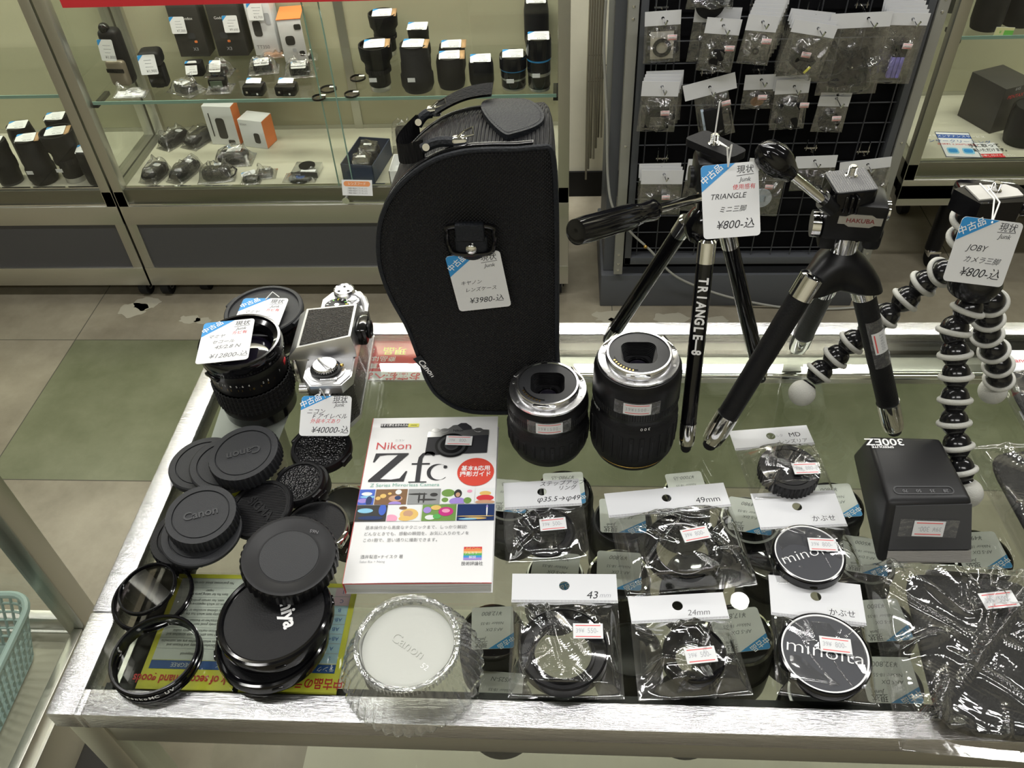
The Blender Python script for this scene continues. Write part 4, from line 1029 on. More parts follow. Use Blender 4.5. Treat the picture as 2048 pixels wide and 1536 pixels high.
def lens_bag():
    FY = .560; BY = .676
    px = [(1113, 780), (1060, 820), (985, 826), (925, 820), (880, 795), (855, 762), (838, 715), (815, 655), (780, 590), (760, 530), (758, 470), (768, 425), (790, 385), (825, 350), (870, 322), (920, 307), (970, 302), (1030, 301), (1078, 297), (1100, 300), (1108, 340), (1112, 430), (1113, 560), (1113, 690)]
    P = [PY(x, y, FY) for x, y in px]
    base = min(p.z for p in P); P = [Vector((p.x, 0, p.z if p.z > .9025 else .9022)) for p in P]
    LP = smooth_loop([(p.x, p.z) for p in P], 140)
    ctr = Vector((sum(p.x for p in LP)/140, sum(p.y for p in LP)/140))
    t = thing('lens_bag', 'tall black woven nylon lens bag standing upright at the rear of the counter', 'bag', T(-.075, .61, .9012)); off = Vector((-.075, .61, .9012))
    def W3(p, y, s=1.): q = ctr+(p-ctr)*s; return (q.x-off.x, y-off.y, max(q.y, .9018)-off.z)
    ins = 10
    def rings(b, ys, mat):
        n = len(LP); vs = []
        for (y, s) in ys: vs += [W3(p, y, s) for p in LP]
        fs = [(k*n+i, (k+1)*n+i, (k+1)*n+(i+1) % n, k*n+(i+1) % n) for k in range(len(ys)-1) for i in range(n)]
        b.add(vs, fs, mat); return vs
    b = MB()
    # front panel slightly domed
    rings(b, [(FY-.0055, .001), (FY-.0055, .35), (FY-.005, .65), (FY-.0038, .85), (FY-.001, .965), (FY+.002, 1.0)], 'cordura')
    b.build('front_panel', t, None, 60)
    b = MB(); rings(b, [(FY+.002, .997), (FY+.010, 1.004), (FY+.030, 1.006), (.610, 1.0), (.625, .985), (.640, .962), (.652, .93), (.662, .885)], 'cordura'); b.build('gusset', t, None, 60)
    b = MB(); rings(b, [(.662, .885), (.670, .83), (.676, .75), (.678, .4), (.678, .001)], 'cordura'); b.build('back_panel', t, None, 60)
    def along(y, s, i0, i1): return [W3(LP[i % 140], y, s) for i in range(i0, i1)]
    pp = MB(); pp.tube(along(FY+.001, 1.004, 0, 140), .0022, 'leather_black', 8, True); pp.build('piping', t)
    z = MB()
    for y, sc_ in ((FY+.0085, 1.009), (.640, .967)):
        z.tube(along(y, sc_, 22, 104), .0016, 'black', 6)
        pts = along(y, sc_+.003, 22, 104)
        for i in range(0, len(pts)-1):
            a = Vector(pts[i]); c = Vector(pts[i+1]); k = 3
            for j in range(k):
                q = a.lerp(c, (j+.5)/k); z.box(q, (.0012, .0036, .0012), 'zip_metal')
    z.build('zipper', t)
    def pull(cen, to, name='zipper_pull'):
        q = MB(); c = Vector(cen)-off; d = (Vector(to)-Vector(cen)); e = c+d
        q.tube([c+Vector((-.003, 0, .002)), c+Vector((.004, 0, .008)), c+Vector((.010, .004, .009)), c+Vector((.011, -.004, .007)), c+Vector((.002, -.002, .004))], .0010, 'chrome', 8)
        q.box(c, (.012, .009, .007), 'chrome', None, .002)
        s0 = c+d*.15; n_ = 8
        q.tube([s0.lerp(e, i/n_)+Vector((0, 0, .003*sin(pi*i/n_))) for i in range(n_+1)], .0042, 'leather_black', 8); q.cyl(s0.lerp(e, .85)+Vector((0, -.004, .003)), s0.lerp(e, .85)+Vector((0, -.0055, .0035)), .0028, 'chrome', 16)
        q.build(name, t)
    pull(PY(920, 282, FY+.012), PY(845, 298, FY+.010)); pull(PY(868, 222, .640), PY(835, 250, .634))
    # web strap joining the pulls
    s = MB(); a = PY(845, 300, FY+.012)-off; m0 = PY(782, 322, FY+.03)-off; m1 = PY(778, 300, FY+.05)-off; c = PY(835, 248, .634)-off
    cp = [a, m0, m1, c]
    for i in range(24):
        pass
    def bez(u): return cp[0]*(1-u)**3+cp[1]*3*u*(1-u)**2+cp[2]*3*u*u*(1-u)+cp[3]*u**3
    s.sheet(lambda u, v: tuple(bez(u)+Vector((0, 0, (v-.5)*.017))), 28, 2, 'webbing'); s.sheet(lambda u, v: tuple(bez(u)+Vector((.0012, 0, (v-.5)*.017))), 28, 2, 'webbing'); s.build('web_strap', t)
    # web handle over the top
    s = MB(); A_ = PY(872, 212, BY-.035)-off; B_ = PY(985, 172, BY-.02)-off
    def hb(u): p = A_.lerp(B_, u); return p+Vector((0, -.004, .004*sin(pi*u)))
    s.sheet(lambda u, v: tuple(hb(u)+Vector((0, (v-.5)*.022, 0))), 16, 2, 'webbing'); s.sheet(lambda u, v: tuple(hb(u)+Vector((0, (v-.5)*.022, -.002))), 16, 2, 'webbing'); s.build('top_handle', t)
    # leather reinforcement on the top rear corner
    lp = MB(); zt = 1.1885
    pz = [(975, 190), (1010, 176), (1050, 190), (1080, 220), (1088, 245), (1070, 262), (1030, 275), (1008, 276), (975, 245), (962, 215)]
    L2 = smooth_loop([(PZ(x, y, zt).x, PZ(x, y, zt).y) for x, y in pz], 48)
    cc = sum(L2, Vector((0, 0)))/48
    ztop = max(q.y for q in LP)
    def tz(y):
        ks = [(.50, 1.0), (.61, 1.0), (.625, .985), (.640, .962), (.652, .93), (.662, .885), (.70, .80)]
        for (a_, s0), (b_, s1) in zip(ks, ks[1:]):
            if y <= b_: s_ = s0+(s1-s0)*(y-a_)/(b_-a_); break
        else: s_ = .8
        return ctr.y+(ztop-ctr.y)*s_+.0035-off.z
    vs = []; K = 8
    for k in range(K+1):
        for p in L2: q = cc+(p-cc)*(k/K if k else .001); vs.append((q.x-off.x, q.y-off.y, tz(q.y)))
    for p in L2: vs.append((p.x-off.x, p.y-off.y, tz(p.y)-.0045))
    lp.add(vs, [(k*48+i, (k+1)*48+i, (k+1)*48+(i+1) % 48, k*48+(i+1) % 48) for k in range(K+1) for i in range(48)], 'leather_black')
    for i in range(96):
        p = L2[i//2].lerp(L2[(i//2+1) % 48], .25+.5*(i % 2)); p = cc+(p-cc)*.9; lp.box((p.x-off.x, p.y-off.y, tz(p.y)), (.0009, .0009, .0005), 'ink')
    lp.build('leather_patch', t)
    # D ring with leather tab and stud
    c = PY(942, 470, FY-.006)-off
    d = MB(T(*c)); w_, h_ = .034, .030
    pts = [(-.015, -.004, .011), (.015, -.004, .011), (.0185, -.004, .004), (.0185, -.004, -.006), (.013, -.005, -.014), (-.013, -.005, -.014), (-.0185, -.004, -.006), (-.0185, -.004, .004)]
    d.tube([q for q in smooth_loop(pts, 48)], .0021, 'black_gloss', 10, True); d.build('d_ring', t)
    d = MB(T(*c)); d.b2((-.0115, -.0085, -.001), (.0115, -.0015, .0145), 'leather_black', .002); d.b2((-.013, -.0035, -.012), (.013, 0, .0), 'leather_black', .001); d.lathe([(0, 0), (.0125, 0), (.0125, .003), (.0105, .0042), (0, .0042)], 'leather_black', 36, T(0, -.001, -.009) @ RX(pi/2)); d.build('leather_tab', t)
    d = MB(T(*c)); d.ball((0, -.0060, -.0095), .0048, 'chrome', 24, sc=(1, .5, 1)); d.build('stud', t)
    # woven name label in the seam
    lb = MB(); a, b_, c_ = PY(829, 716, FY-.002), PY(838, 712, FY-.002), PY(841, 768, FY-.002)
    A, w2, h2 = frame3(a, b_, c_); A = Matrix.Translation(-off) @ A
    lb.mtx = A; lb.b2((-w2/2-.0015, -h2/2, 0), (w2/2+.002, h2/2, .0008), 'leather_black'); lb.text('Canon', .0085, 'white', 0.0004, -.001, .001, rot=-pi/2, bold=.02); lb.build('name_label', t)
pass
lens_bag()
# ------------------------------------------------------------------ tripods
def axis(a, b):
    """matrix whose z runs from a to b"""
    z = (b-a).normalized(); x = z.cross(Vector((0, 1, 0)));
    if x.length < .1: x = z.cross(Vector((1, 0, 0)))
    x.normalize(); y = z.cross(x); A = Matrix.Identity(4)
    for i in range(3): A[i][0] = x[i]; A[i][1] = y[i]; A[i][2] = z[i]; A[i][3] = a[i]
    return A
def leg(t, foot, top, r, org, mat, fer_top=.022, fer_bot=.022, chrome_r=1.03, name='leg', tip=.010):
    foot = foot-org; top = top-org; L_ = (top-foot).length; A = axis(foot, top)
    b = MB(A); b.lathe([(0, tip+fer_bot), (r*.97, tip+fer_bot), (r*.97, L_-fer_top), (0, L_-fer_top)], mat, 32)
    o = b.build(name, t, None, 40)
    b = MB(A); b.lathe([(0, tip-.002), (r*.92, tip-.002), (r*.96, tip), (r*chrome_r, tip+fer_bot*.25), (r*chrome_r, tip+fer_bot), (0, tip+fer_bot)], 'chrome', 32)
    b.build('foot_ferrule', o, None, 40)
    b = MB(A); b.lathe([(0, L_-fer_top), (r*chrome_r, L_-fer_top), (r*chrome_r*1.01, L_-.002), (r*.8, L_), (0, L_)], 'chrome', 32); b.build('collar', o, None, 40)
    b = MB(A); b.lathe([(0, 0), (r*.45, .0), (r*.62, .002), (r*.66, .005), (r*.82, .007), (r*.82, tip-.001), (0, tip-.001)], 'rubber', 24); b.build('foot', o, None, 40)
    return o, A, L_
def screw(b, c, r=.0031, h=.0075):
    pr = []
    n = 9
    pr = [(0, 0), (r*1.5, 0), (r*1.5, .0008)]
    for i in range(n): z = .001+h*i/n; pr += [(r, z), (r*.82, z+h/n*.5)]
    pr += [(r*.7, h+.001), (0, h+.001)]
    b.lathe(pr, 'chrome', 24, T(*c))
def poly_plate(b, corners, z0, z1, org, mat, round_=.004, mtx=None):
    P = [Vector((c.x-org.x, c.y-org.y)) for c in corners]; out = []
    for i in range(4):
        p, q, s = P[i], P[i-1], P[(i+1) % 4]; d1 = (q-p).normalized()*round_; d2 = (s-p).normalized()*round_
        for k in range(5): u = k/4; out.append(tuple((p+d1)*(1-u)**2+p*2*u*(1-u)+(p+d2)*u*u))
    b.plate(out, [], z0-org.z, z1-org.z, mat); return P

def triangle_tripod():
    org = Vector((.12, .60, .9012))
    t = thing('tripod', 'slim black tripod with white lettering down its front leg and a hanging tag', 'tripod', T(*org))
    F = [Vector((.1145, .519, .9012)), Vector((.2000, .614, .9012)), Vector((.0470, .672, .9012))]
    tops = [PY(1415, 478, .585), PY(1452, 455, .610), PY(1377, 438, .615)]
    for i, (a, c) in enumerate(zip(F, tops)):
        o, A, L_ = leg(t, a, c, .0074, org, 'black_gloss', .020, .020)
        if i == 0:
            # lettering wraps the side of the leg that faces the aisle
            x = MB(A)
            zt, s = .155, .0150
            base = org+Vector((0, 0, 0))
            mid = A @ Vector((0, 0, L_*.6)); cd_ = (Vector((0, 0, CAMZ))-org-mid); loc = A.to_3x3().inverted() @ cd_; ang = math.atan2(loc.y, loc.x)
            for k, ch in enumerate('TRIANGLE—8'):
                zc = L_-.034-k*.0072
                x.text(ch, s, 'white', mtx=RZ(ang) @ T(.0076, 0, zc) @ RY(pi/2) @ RZ(pi)@ RZ(pi), bold=.02, sx=.72, y=0) if False else x.text(ch, .0110, 'white', mtx=RZ(ang) @ T(.0077, 0, zc) @ Matrix(((0, 0, 1, 0), (0, 1, 0, 0), (-1, 0, 0, 0), (0, 0, 0, 1))), bold=.035, sx=.85)
            x.build('lettering', o, None, None)
    ap = Vector((.1185, .603, 1.090))-org
    b = MB(); b.lathe([(0, -.010), (.014, -.008), (.017, .000), (.017, .008), (.012, .016), (.008, .020), (.008, .030), (0, .030)], 'black_gloss', 32, T(*ap)); b.build('hub', t, None, 40)
    hd = PY(1420, 340, .605)-org
    b = MB(); b.box((hd.x, hd.y, hd.z), (.026, .030, .028), 'black', None, .005); b.cyl((hd.x-.016, hd.y, hd.z-.006), (hd.x+.018, hd.y, hd.z-.006), .009, 'black', 24); b.cyl((hd.x, hd.y, ap.z+.02), (hd.x, hd.y, hd.z), .008, 'chrome', 24); b.build('head', t, None, 40)
    zt = PY(1428, 288, .605).z
    b = MB(); cs = [PZ(1368, 276, zt), PZ(1412, 259, zt), PZ(1496, 300, zt), PZ(1462, 316, zt)]
    poly_plate(b, cs, zt-.006, zt, org, 'black_matte', .005); cc = sum(cs, Vector())/4
    b.cyl((cc.x-org.x, cc.y-org.y, zt-.014-org.z), (cc.x-org.x, cc.y-org.y, zt-.005-org.z), .013, 'black', 24); b.build('camera_plate', t, None, 40)
    b = MB(); p = PZ(1428, 288, zt); screw(b, (p.x-org.x, p.y-org.y, zt-org.z)); b.build('plate_screw', t, None, 40)
    a, c = PY(1398, 396, .595)-org, PY(1302, 421, .555)-org; e = PY(1146, 466, .492)-org
    b = MB(); b.cyl(a, c, .0037, 'chrome', 20); b.build('handle_rod', t)
    A = axis(c-(c-a).normalized()*.004, e); L_ = (e-c).length
    b = MB(A); b.lathe([(0, 0), (.0075, 0), (.0085, .002), (.0080, .006), (.0072, .016), (.0085, .024), (.0098, .032), (.0100, L_*.9), (.0092, L_+.001), (.006, L_+.002), (0, L_+.001)], 'black_gloss', 40, ribs=(12, .0009, 5, 7)); b.build('grip', t, None, 40)
    return t
triangle_tripod()

def hakuba_tripod():
    org = Vector((.232, .578, .9012))
    t = thing('tripod', 'thicker black tripod with checkered camera platform and shiny collars', 'tripod', T(*org))
    F = [Vector((.1355, .5235, .9012)), Vector((.3110, .5430, .9012)), Vector((.2430, .6600, .9012))]
    tops = [PY(1628, 548, .560), PY(1718, 548, .568), PY(1660, 556, .600)]
    for a, c in zip(F, tops): 
        leg(t, a, c, .0098, org, 'black_soft', .022, .030, 1.04)
    top = (tops[0]+tops[1]+tops[2])/3-org; c = Vector((top.x, top.y, top.z))
    # tripod shoulder: three lobes flowing into a neck
    b = MB(); n = 72; vs = []; rows = [(-.004, .80), (.000, 1.), (.008, 1.02), (.016, .95), (.022, .80), (.028, .52), (.031, .42), (.033, .40)]
    angs = [math.atan2((q-org-c).y, (q-org-c).x) for q in tops]
    for (z, s) in rows:
        for j in range(n):
            th = 2*pi*j/n; lob = max(math.exp(-((math.atan2(sin(th-a_), cos(th-a_)))/.55)**2) for a_ in angs)
            k_ = max(0, min(1, (.030-z)/.03)); rr = .020*s+.020*s*lob*k_; vs.append((c.x+rr*cos(th), c.y+rr*sin(th), c.z+z-.004*lob*k_))
    fs = [(i*n+j, i*n+(j+1) % n, (i+1)*n+(j+1) % n, (i+1)*n+j) for i in range(len(rows)-1) for j in range(n)]; fs.append(tuple(range(n))[::-1])
    b.add(vs, fs, 'black'); b.build('shoulder', t, None, 50)
    hz = PY(1692, 425, .582)-org
    b = MB(); b.cyl((c.x, c.y, c.z+.028), (c.x, c.y, hz.z-.012), .0115, 'chrome', 32); b.build('column', t)
    b = MB(); cx, cy = c.x, c.y-.001
    R3 = RZ(R(-8))
    H_ = T(cx, cy, hz.z) @ R3
    b.box((0, 0, .004), (.046, .034, .034), 'black', H_, .005); b.box((.018, 0, -.012), (.014, .026, .020), 'black', H_, .004); b.box((-.016, 0, -.012), (.014, .030, .022), 'black', H_, .004)
    b.build('head', t, None, 40)
    MB().cyl((-.030, -.006, -.004), (-.0235, -.006, -.004), .0105, 'chrome', 32, mtx=H_).build('lock_knob', t); MB().cyl((.0235, .004, .006), (.027, .004, .006), .008, 'chrome', 32, mtx=H_).build('lock_knob', t)
    b = MB(); bd = [(-.019, .004), (-.013, .004), (-.009, .0065), (.009, .0065), (.013, .004), (.019, .004), (.019, -.004), (.013, -.004), (.009, -.0065), (-.009, -.0065), (-.013, -.004), (-.019, -.004)]
    BM = H_ @ T(.003, -.0171, .008) @ RX(pi/2) @ SCL(.85, .85, 1); b.plate(bd, [], 0, .0006, 'alu', BM); b.text('HAKUBA', .0062, 'maroon', 0, 0, .0008, BM, .01, sx=1.0); b.build('badge', t)
    zt = PY(1703, 362, .575).z
    cs = [PZ(1646, 343, zt), PZ(1732, 333, zt), PZ(1761, 379, zt), PZ(1674, 388, zt)]
    b = MB(); P = poly_plate(b, cs, zt-.014, zt-.001, org, 'black_gloss', .005)
    b2_ = MB(); poly_plate(b2_, [sum(cs, Vector())/4+(q-sum(cs, Vector())/4)*.95 for q in cs], zt-.001, zt, org, 'anthracite', .003)
    o = b.build('platform', t, None, 40)
    n = 17
    for i in range(n):
        for j in range(n):
            u, v = (i+.5)/n*.9+.05, (j+.5)/n*.9+.05; q = P[0]*(1-u)*(1-v)+P[1]*u*(1-v)+P[2]*u*v+P[3]*(1-u)*v
            s = .0011; z0 = zt-org.z; b2_.add([(q.x-s, q.y-s, z0), (q.x+s, q.y-s, z0), (q.x+s, q.y+s, z0), (q.x-s, q.y+s, z0), (q.x, q.y, z0+.0009)], [(0, 1, 4), (1, 2, 4), (2, 3, 4), (3, 0, 4)], 'pad_grey')
    b2_.build('grip_pad', o, None, 20)
    b = MB(); p = PZ(1702, 352, zt); screw(b, (p.x-org.x, p.y-org.y, zt-org.z), .0032, .008); b.build('plate_screw', t, None, 40)
    b = MB(); k0 = PY(1668, 400, .565)-org
    for i in range(7): b.box((k0.x-.010+i*.0042, k0.y+.002-i*.0012, k0.z), (.0022, .010, .014), 'black_gloss', None, .0006)
    b.build('ribbed_knob', t)
    a, e = PY(1660, 412, .560)-org, PY(1577, 345, .560)-org; g = PY(1517, 290, .560)-org
    b = MB(); b.cyl(a, e, .0036, 'chrome', 20); b.cyl(a+(a-e).normalized()*.004, a-(a-e).normalized()*.008, .0065, 'black', 20); b.build('handle_rod', t)
    A = axis(e-(e-a).normalized()*.003, g); L_ = (g-e).length
    b = MB(A); b.lathe([(0, 0), (.0065, 0), (.0070, .002), (.0085, .005), (.0122, L_*.40), (.0128, L_*.60), (.0105, L_*.85), (.006, L_), (0, L_+.003)], 'black_gloss', 40, ribs=(9, .0006, 4, 7)); b.build('grip', t, None, 50)
    # price label taped on the right leg
    fa, fc = F[1]-org, tops[1]-org; A = axis(fa, fc); L_ = (fc-fa).length
    s = MB(A); 
    mid = A @ Vector((0, 0, L_*.62)); cd_ = (Vector((0, 0, CAMZ))-org-mid); loc = A.to_3x3().inverted() @ cd_; ang = math.atan2(loc.y, loc.x)+.5
    def wr(u, v, ww, hh, off, zc): a_ = ang+(u-.5)*ww/.0102; return ((.0101+off)*cos(a_), (.0101+off)*sin(a_), zc+(v-.5)*hh)
    s.sheet(lambda u, v: wr(u, v, .018, .050, .0002, L_*.62), 10, 1, 'tape'); s.sheet(lambda u, v: wr(u, v, .0125, .0225, .0004, L_*.63), 8, 1, 'white_paper'); s.sheet(lambda u, v: wr(u*.08+.12, v, .0125, .019, .0006, L_*.63), 1, 1, 'red_line')
    for i, ch in enumerate('39¥800'): s.text(ch, .005, 'ink_pale', mtx=RZ(ang+.1) @ T(.0107, 0, L_*.63+.008-i*.003) @ Matrix(((0, 0, 1, 0), (0, 1, 0, 0), (-1, 0, 0, 0), (0, 0, 0, 1))))
    s.build('price_sticker', t, None, None)
hakuba_tripod()

# ------------------------------------------------------------------ bendy bead tripod
pass
def bead_tripod():
    org = Vector((.325, .555, .9012))
    t = thing('flexible_tripod', 'flexible tripod of glossy black beads with pale rubber rings', 'tripod', T(*org))
    r = .0112
    hubz = 1.062
    chains = {
        'l': [(1604, 786, .9125), (1639, 744, None), (1672, 714, None), (1704, 684, None), (1742, 655, None), (1772, 631, None), (1812, 598, None), (1848, 566, None), (1884, 544, None), (1925, 535, hubz)],
        'f': [(1934, 985, .9125), (1921, 938, None), (1914, 890, None), (1908, 843, None), (1910, 797, None), (1912, 750, None), (1910, 706, None), (1908, 660, None), (1936, 618, None), (1950, 578, hubz)],
        'r': [(1985, 782, .9125), (1998, 757, None), (1996, 729, None), (1987, 700, None), (1974, 668, None), (1976, 636, None), (1982, 604, None), (1965, 580, hubz)]}
    for key, ch in chains.items():
        n = len(ch)-1; pts = []
        for i, (x, y, z) in enumerate(ch): pts.append(PZ(x, y, ch[0][2]+(hubz-ch[0][2])*i/n)-org)
        legm = MB(); rings = MB(); 
        o = None
        for i, p in enumerate(pts[:-1]):
            d = (pts[i+1]-p) if i == 0 else (pts[i+1]-pts[i-1]); d.normalize(); A = axis(p, p+d)
            if i == 0:
                ft = MB(A); ft.ball((0, 0, 0), r*1.14, 'bead_ring', 28); legm.lathe([(r*1.02, .003), (r*.8, .0085), (r*.55, .012)], 'bead_black', 28, A); continue
            pr = [(r*.50, -.0115), (r*.62, -.0100), (r*.72, -.0085), (r*.90, -.005), (r*1.0, -.001), (r*1.0, .0015), (r*.93, .005), (r*.80, .008), (r*.55, .0105), (r*.35, .0118), (0, .012)]
            legm.lathe(pr, 'bead_black', 28, A)
            rings.torus((0, 0, -.0012), r*1.04, .0024, 'bead_ring', 36, 10, A)
        o = legm.build('leg', t, None, 60); rings.build('rubber_rings', o, None, 60); ft.build('foot', o, None, 60)
    # neck of beads up to the platform
    nk = MB(); rg = MB(); path = [PY(1950, 560, .555), PY(1940, 520, .553), PY(1930, 478, .552), PY(1938, 440, .552)]
    for p in path:
        p = p-org; nk.ball(p, r, 'bead_black', 28); rg.torus((0, 0, 0), r*1.05, .0024, 'bead_ring', 36, 10, T(*p) @ RX(R(15)))
    nk.lathe([(0, -.012), (.018, -.010), (.021, 0), (.018, .010), (0, .012)], 'bead_black', 32, T(*(path[0]-org)))
    o = nk.build('neck', t, None, 60); rg.build('rubber_rings', o, None, 60)
    zt = PY(1985, 380, .55).z
    c = [PZ(1912, 373, zt), PZ(1952, 368, zt), PZ(2038, 372, zt), PZ(2052, 395, zt), PZ(2000, 402, zt), PZ(1955, 404, zt)]
    b = MB(); b.plate([(p.x-org.x, p.y-org.y) for p in [PZ(1908, 378, zt), PZ(1946, 366, zt), PZ(2035, 368, zt), PZ(2060, 388, zt), PZ(2048, 404, zt), PZ(1962, 408, zt)]], [], zt-.016-org.z, zt-org.z, 'black_gloss')
    b.box((PZ(1975, 395, zt-.025).x-org.x, PZ(1975, 395, zt-.02).y-org.y+.01, zt-.024-org.z), (.046, .026, .016), 'black_gloss', None, .004); b.build('platform', t, None, 40)
    b = MB(); b.plate([(p.x-org.x, p.y-org.y) for p in [PZ(1930, 374, zt), PZ(2010, 371, zt), PZ(2034, 380, zt), PZ(2046, 393, zt), PZ(1958, 402, zt)]], [], zt-org.z, zt+.0012-org.z, 'cork_pale'); b.build('pad', t)
    b = MB(); p = PZ(1988, 384, zt); screw(b, (p.x-org.x, p.y-org.y, zt+.001-org.z), .0031, .006); b.build('plate_screw', t, None, 40)
    b = MB(); b.cyl(PY(2010, 425, .55)-org, PY(2070, 418, .55)-org, .004, 'black_gloss', 16); b.build('locking_lever', t)
bead_tripod()

# ------------------------------------------------------------------ flash unit
def flash():
    z1 = .9565
    base = [PZ(1752, 1128, .9025), PZ(1944, 1128, .9025), PZ(1846, 948, .9025), PZ(1704, 908, .9025)]
    top = [PZ(1776, 1003, z1), PZ(1946, 998, z1), PZ(1881, 874, z1), PZ(1734, 872, z1)]
    org = (base[0]+base[1])/2; t = thing('flash_unit', 'black electronic flash lying face forward with taped price label', 'camera flash', T(*org))
    bm = bmesh.new(); V = [bm.verts.new(p-org) for p in base+top]
    for f in ((3, 2, 1, 0), (4, 5, 6, 7), (0, 1, 5, 4), (1, 2, 6, 5), (2, 3, 7, 6), (3, 0, 4, 7)): bm.faces.new([V[i] for i in f])
    bmesh.ops.bevel(bm, geom=list(bm.edges), offset=.0045, segments=3, profile=.5, affect='EDGES')
    bm.verts.ensure_lookup_table(); b = MB(); b.add([tuple(v.co) for v in bm.verts], [[v.index for v in f.verts] for f in bm.faces], 'flash_black'); bm.free()
    b.build('body', t, None, 35)
    A, w, h = frame3(top[0]-org, top[1]-org, base[0]-org); hF = (top[0]-base[0]).length
    def fp(u, v): # point on the sloping front face
        lo = base[0]+(base[1]-base[0])*u; hi = top[0]+(top[1]-top[0])*u; return lo+(hi-lo)*v-org
    nrm = (fp(1, 0)-fp(0, 0)).cross(fp(0, 1)-fp(0, 0)).normalized()
    def panel(name, u0, u1, v0, v1, off, mat):
        c = [fp(u0, v0), fp(u1, v0), fp(u1, v1), fp(u0, v1)]; q = MB(); vs = [tuple(p+nrm*off) for p in c]+[tuple(p-nrm*.001) for p in c]
        q.add(vs, [(0, 1, 2, 3), (0, 4, 5, 1), (1, 5, 6, 2), (2, 6, 7, 3), (3, 7, 4, 0)], mat); q.build(name, t)
    panel('front_face', .10, .985, .235, .93, .0006, 'flash_grey'); panel('flash_window', .10, .985, .03, .215, .0008, 'fresnel_panel')
    X = (fp(1, .5)-fp(0, .5)).normalized(); Yv = nrm.cross(X); A = Matrix.Identity(4); c = fp(.50, .58)+nrm*.0012
    for i in range(3): A[i][0] = X[i]; A[i][1] = Yv[i]; A[i][2] = nrm[i]; A[i][3] = c[i]
    s = MB(); s.sheet(lambda u, v: ((u-.5)*.046, (v-.5)*.016, .0002+.0003*sin(u*20)), 12, 2, 'tape', RZ(R(-3))); s.build('tape_strip', t, A)
    sticker(t, A @ T(0, 0, .0007) @ RZ(pi+R(-3)), '300', .0245, .0140)
    zz = z1+.0004-org.z
    ca, cb = PZ(1787, 985, z1)-org, PZ(1905, 985, z1)-org; ang = math.atan2((cb-ca).y, (cb-ca).x); m_ = (ca+cb)/2
    f = MB(); K = T(m_.x+.001, m_.y+.002, zz-.0004) @ RZ(ang); f.plate(rrect(.047, .0085, .004, 4), [rrect(.045, .0062, .003, 4)], 0, .0006, 'flash_grey', K)
    for i, s_ in enumerate(('28', '35', '50', '70')): f.text(s_, .0042, 'ink_grey', .017-i*.0105, -.0005, .0006, K, rot=pi)
    f.build('zoom_window', t)
    q = PZ(1768, 882, z1)-org; f = MB(); f.text('300EZ', .0105, 'white', q.x, q.y-.001, zz, rot=pi, bold=.015, sx=1.15); f.text('SPEEDLITE', .0036, 'white', q.x-.003, q.y-.0068, zz, rot=pi, bold=.02, sx=1.1); f.build('lettering', t, None, None)
pass; pass
flash()

# ------------------------------------------------------------------ clear bags with header cards
def bagfilm(w, L_, cx, cy, rx, ry, hc, seed, n=56, amp=.0035, flare=0., square=2.2, creases=None, cw=None, mat='bag_film'):
    """upper sheet lies over the content and falls to the flat lower sheet; sharp creases fan out from it"""
    rnd = np.random.RandomState(int(seed*10)); big = n > 40
    if big: n = 190 if creases is None else 230
    u, v = np.meshgrid(np.linspace(0, 1, n+1), np.linspace(0, 1, n+1))
    x = (u-.5)*(w+flare*(1-v)); y = -L_*(1-v)
    dx, dy = (x-cx)/rx, (y-cy)/ry; d = (np.abs(dx)**square+np.abs(dy)**square)**(1/square)
    e = np.minimum(np.minimum(u, 1-u)*w, L_*np.minimum(v, 1-v)); edge = np.clip(e/.009, 0, 1); edge = edge*edge*(3-2*edge)
    dome = np.where(d < 1, 1, np.exp(-np.clip((d-1)*1.7, 0, 9)**1.4))
    z = hc*dome + amp*.22*(np.sin(x*110+seed+y*60)*np.sin(y*90+seed*2-x*35))*(.4+.6*np.clip(d, 0, 1.4))
    k = creases or (16 if big else 7); cw = cw or (.0011 if big else .0030)
    for c in range(k):
        a = rnd.uniform(0, 2*pi); r0 = rnd.uniform(.75, 1.15) if c % 3 else rnd.uniform(.1, .7); r1 = r0+rnd.uniform(.7, 2.0)
        p0 = np.array([cx+rx*r0*cos(a), cy+ry*r0*sin(a)]); b_ = a+rnd.uniform(-.5, .5); p2 = np.array([cx+rx*r1*cos(b_), cy+ry*r1*sin(b_)])
        if c % 4 == 0: p0 = np.array([rnd.uniform(-.45, .45)*w, -L_*rnd.choice([.03, .95])]); p2 = np.array([cx+rx*.8*rnd.uniform(-1, 1), cy+ry*rnd.uniform(-1, 1)])
        m_ = (p0+p2)/2+rnd.uniform(-1, 1, 2)*.22*np.linalg.norm(p2-p0)
        best = np.full(x.shape, 1e3); bt = np.zeros(x.shape)
        for t in np.linspace(0, 1, 40):
            q = p0*(1-t)**2+m_*2*t*(1-t)+p2*t*t; dd = np.hypot(x-q[0], y-q[1]); mk = dd < best; best = np.where(mk, dd, best); bt = np.where(mk, t, bt)
        ww = cw*rnd.uniform(.7, 1.8)
        z = z + amp*rnd.uniform(.25, .7)*(ww/.0022+.15)*np.exp(-(best/ww)**2)*np.sin(pi*np.clip(bt, .04, .96))
        side = rnd.choice([-1, 1]); z = z + amp*.25*np.exp(-(best/(ww*6))**2)*side*np.sin(pi*bt)
    z = .0014+edge*np.maximum(z, 0)+(1-edge)*.0004
    b = MB(); P = np.stack([x, y, z], -1).reshape(-1, 3).tolist()
    fs = [(j*(n+1)+i, j*(n+1)+i+1, (j+1)*(n+1)+i+1, (j+1)*(n+1)+i) for j in range(n) for i in range(n)]
    b.add(P, fs, mat)
    b.sheet(lambda u, v: ((u-.5)*(w+flare*(1-v)), -L_*(1-v), .0004), 4, 4, mat)
    return b
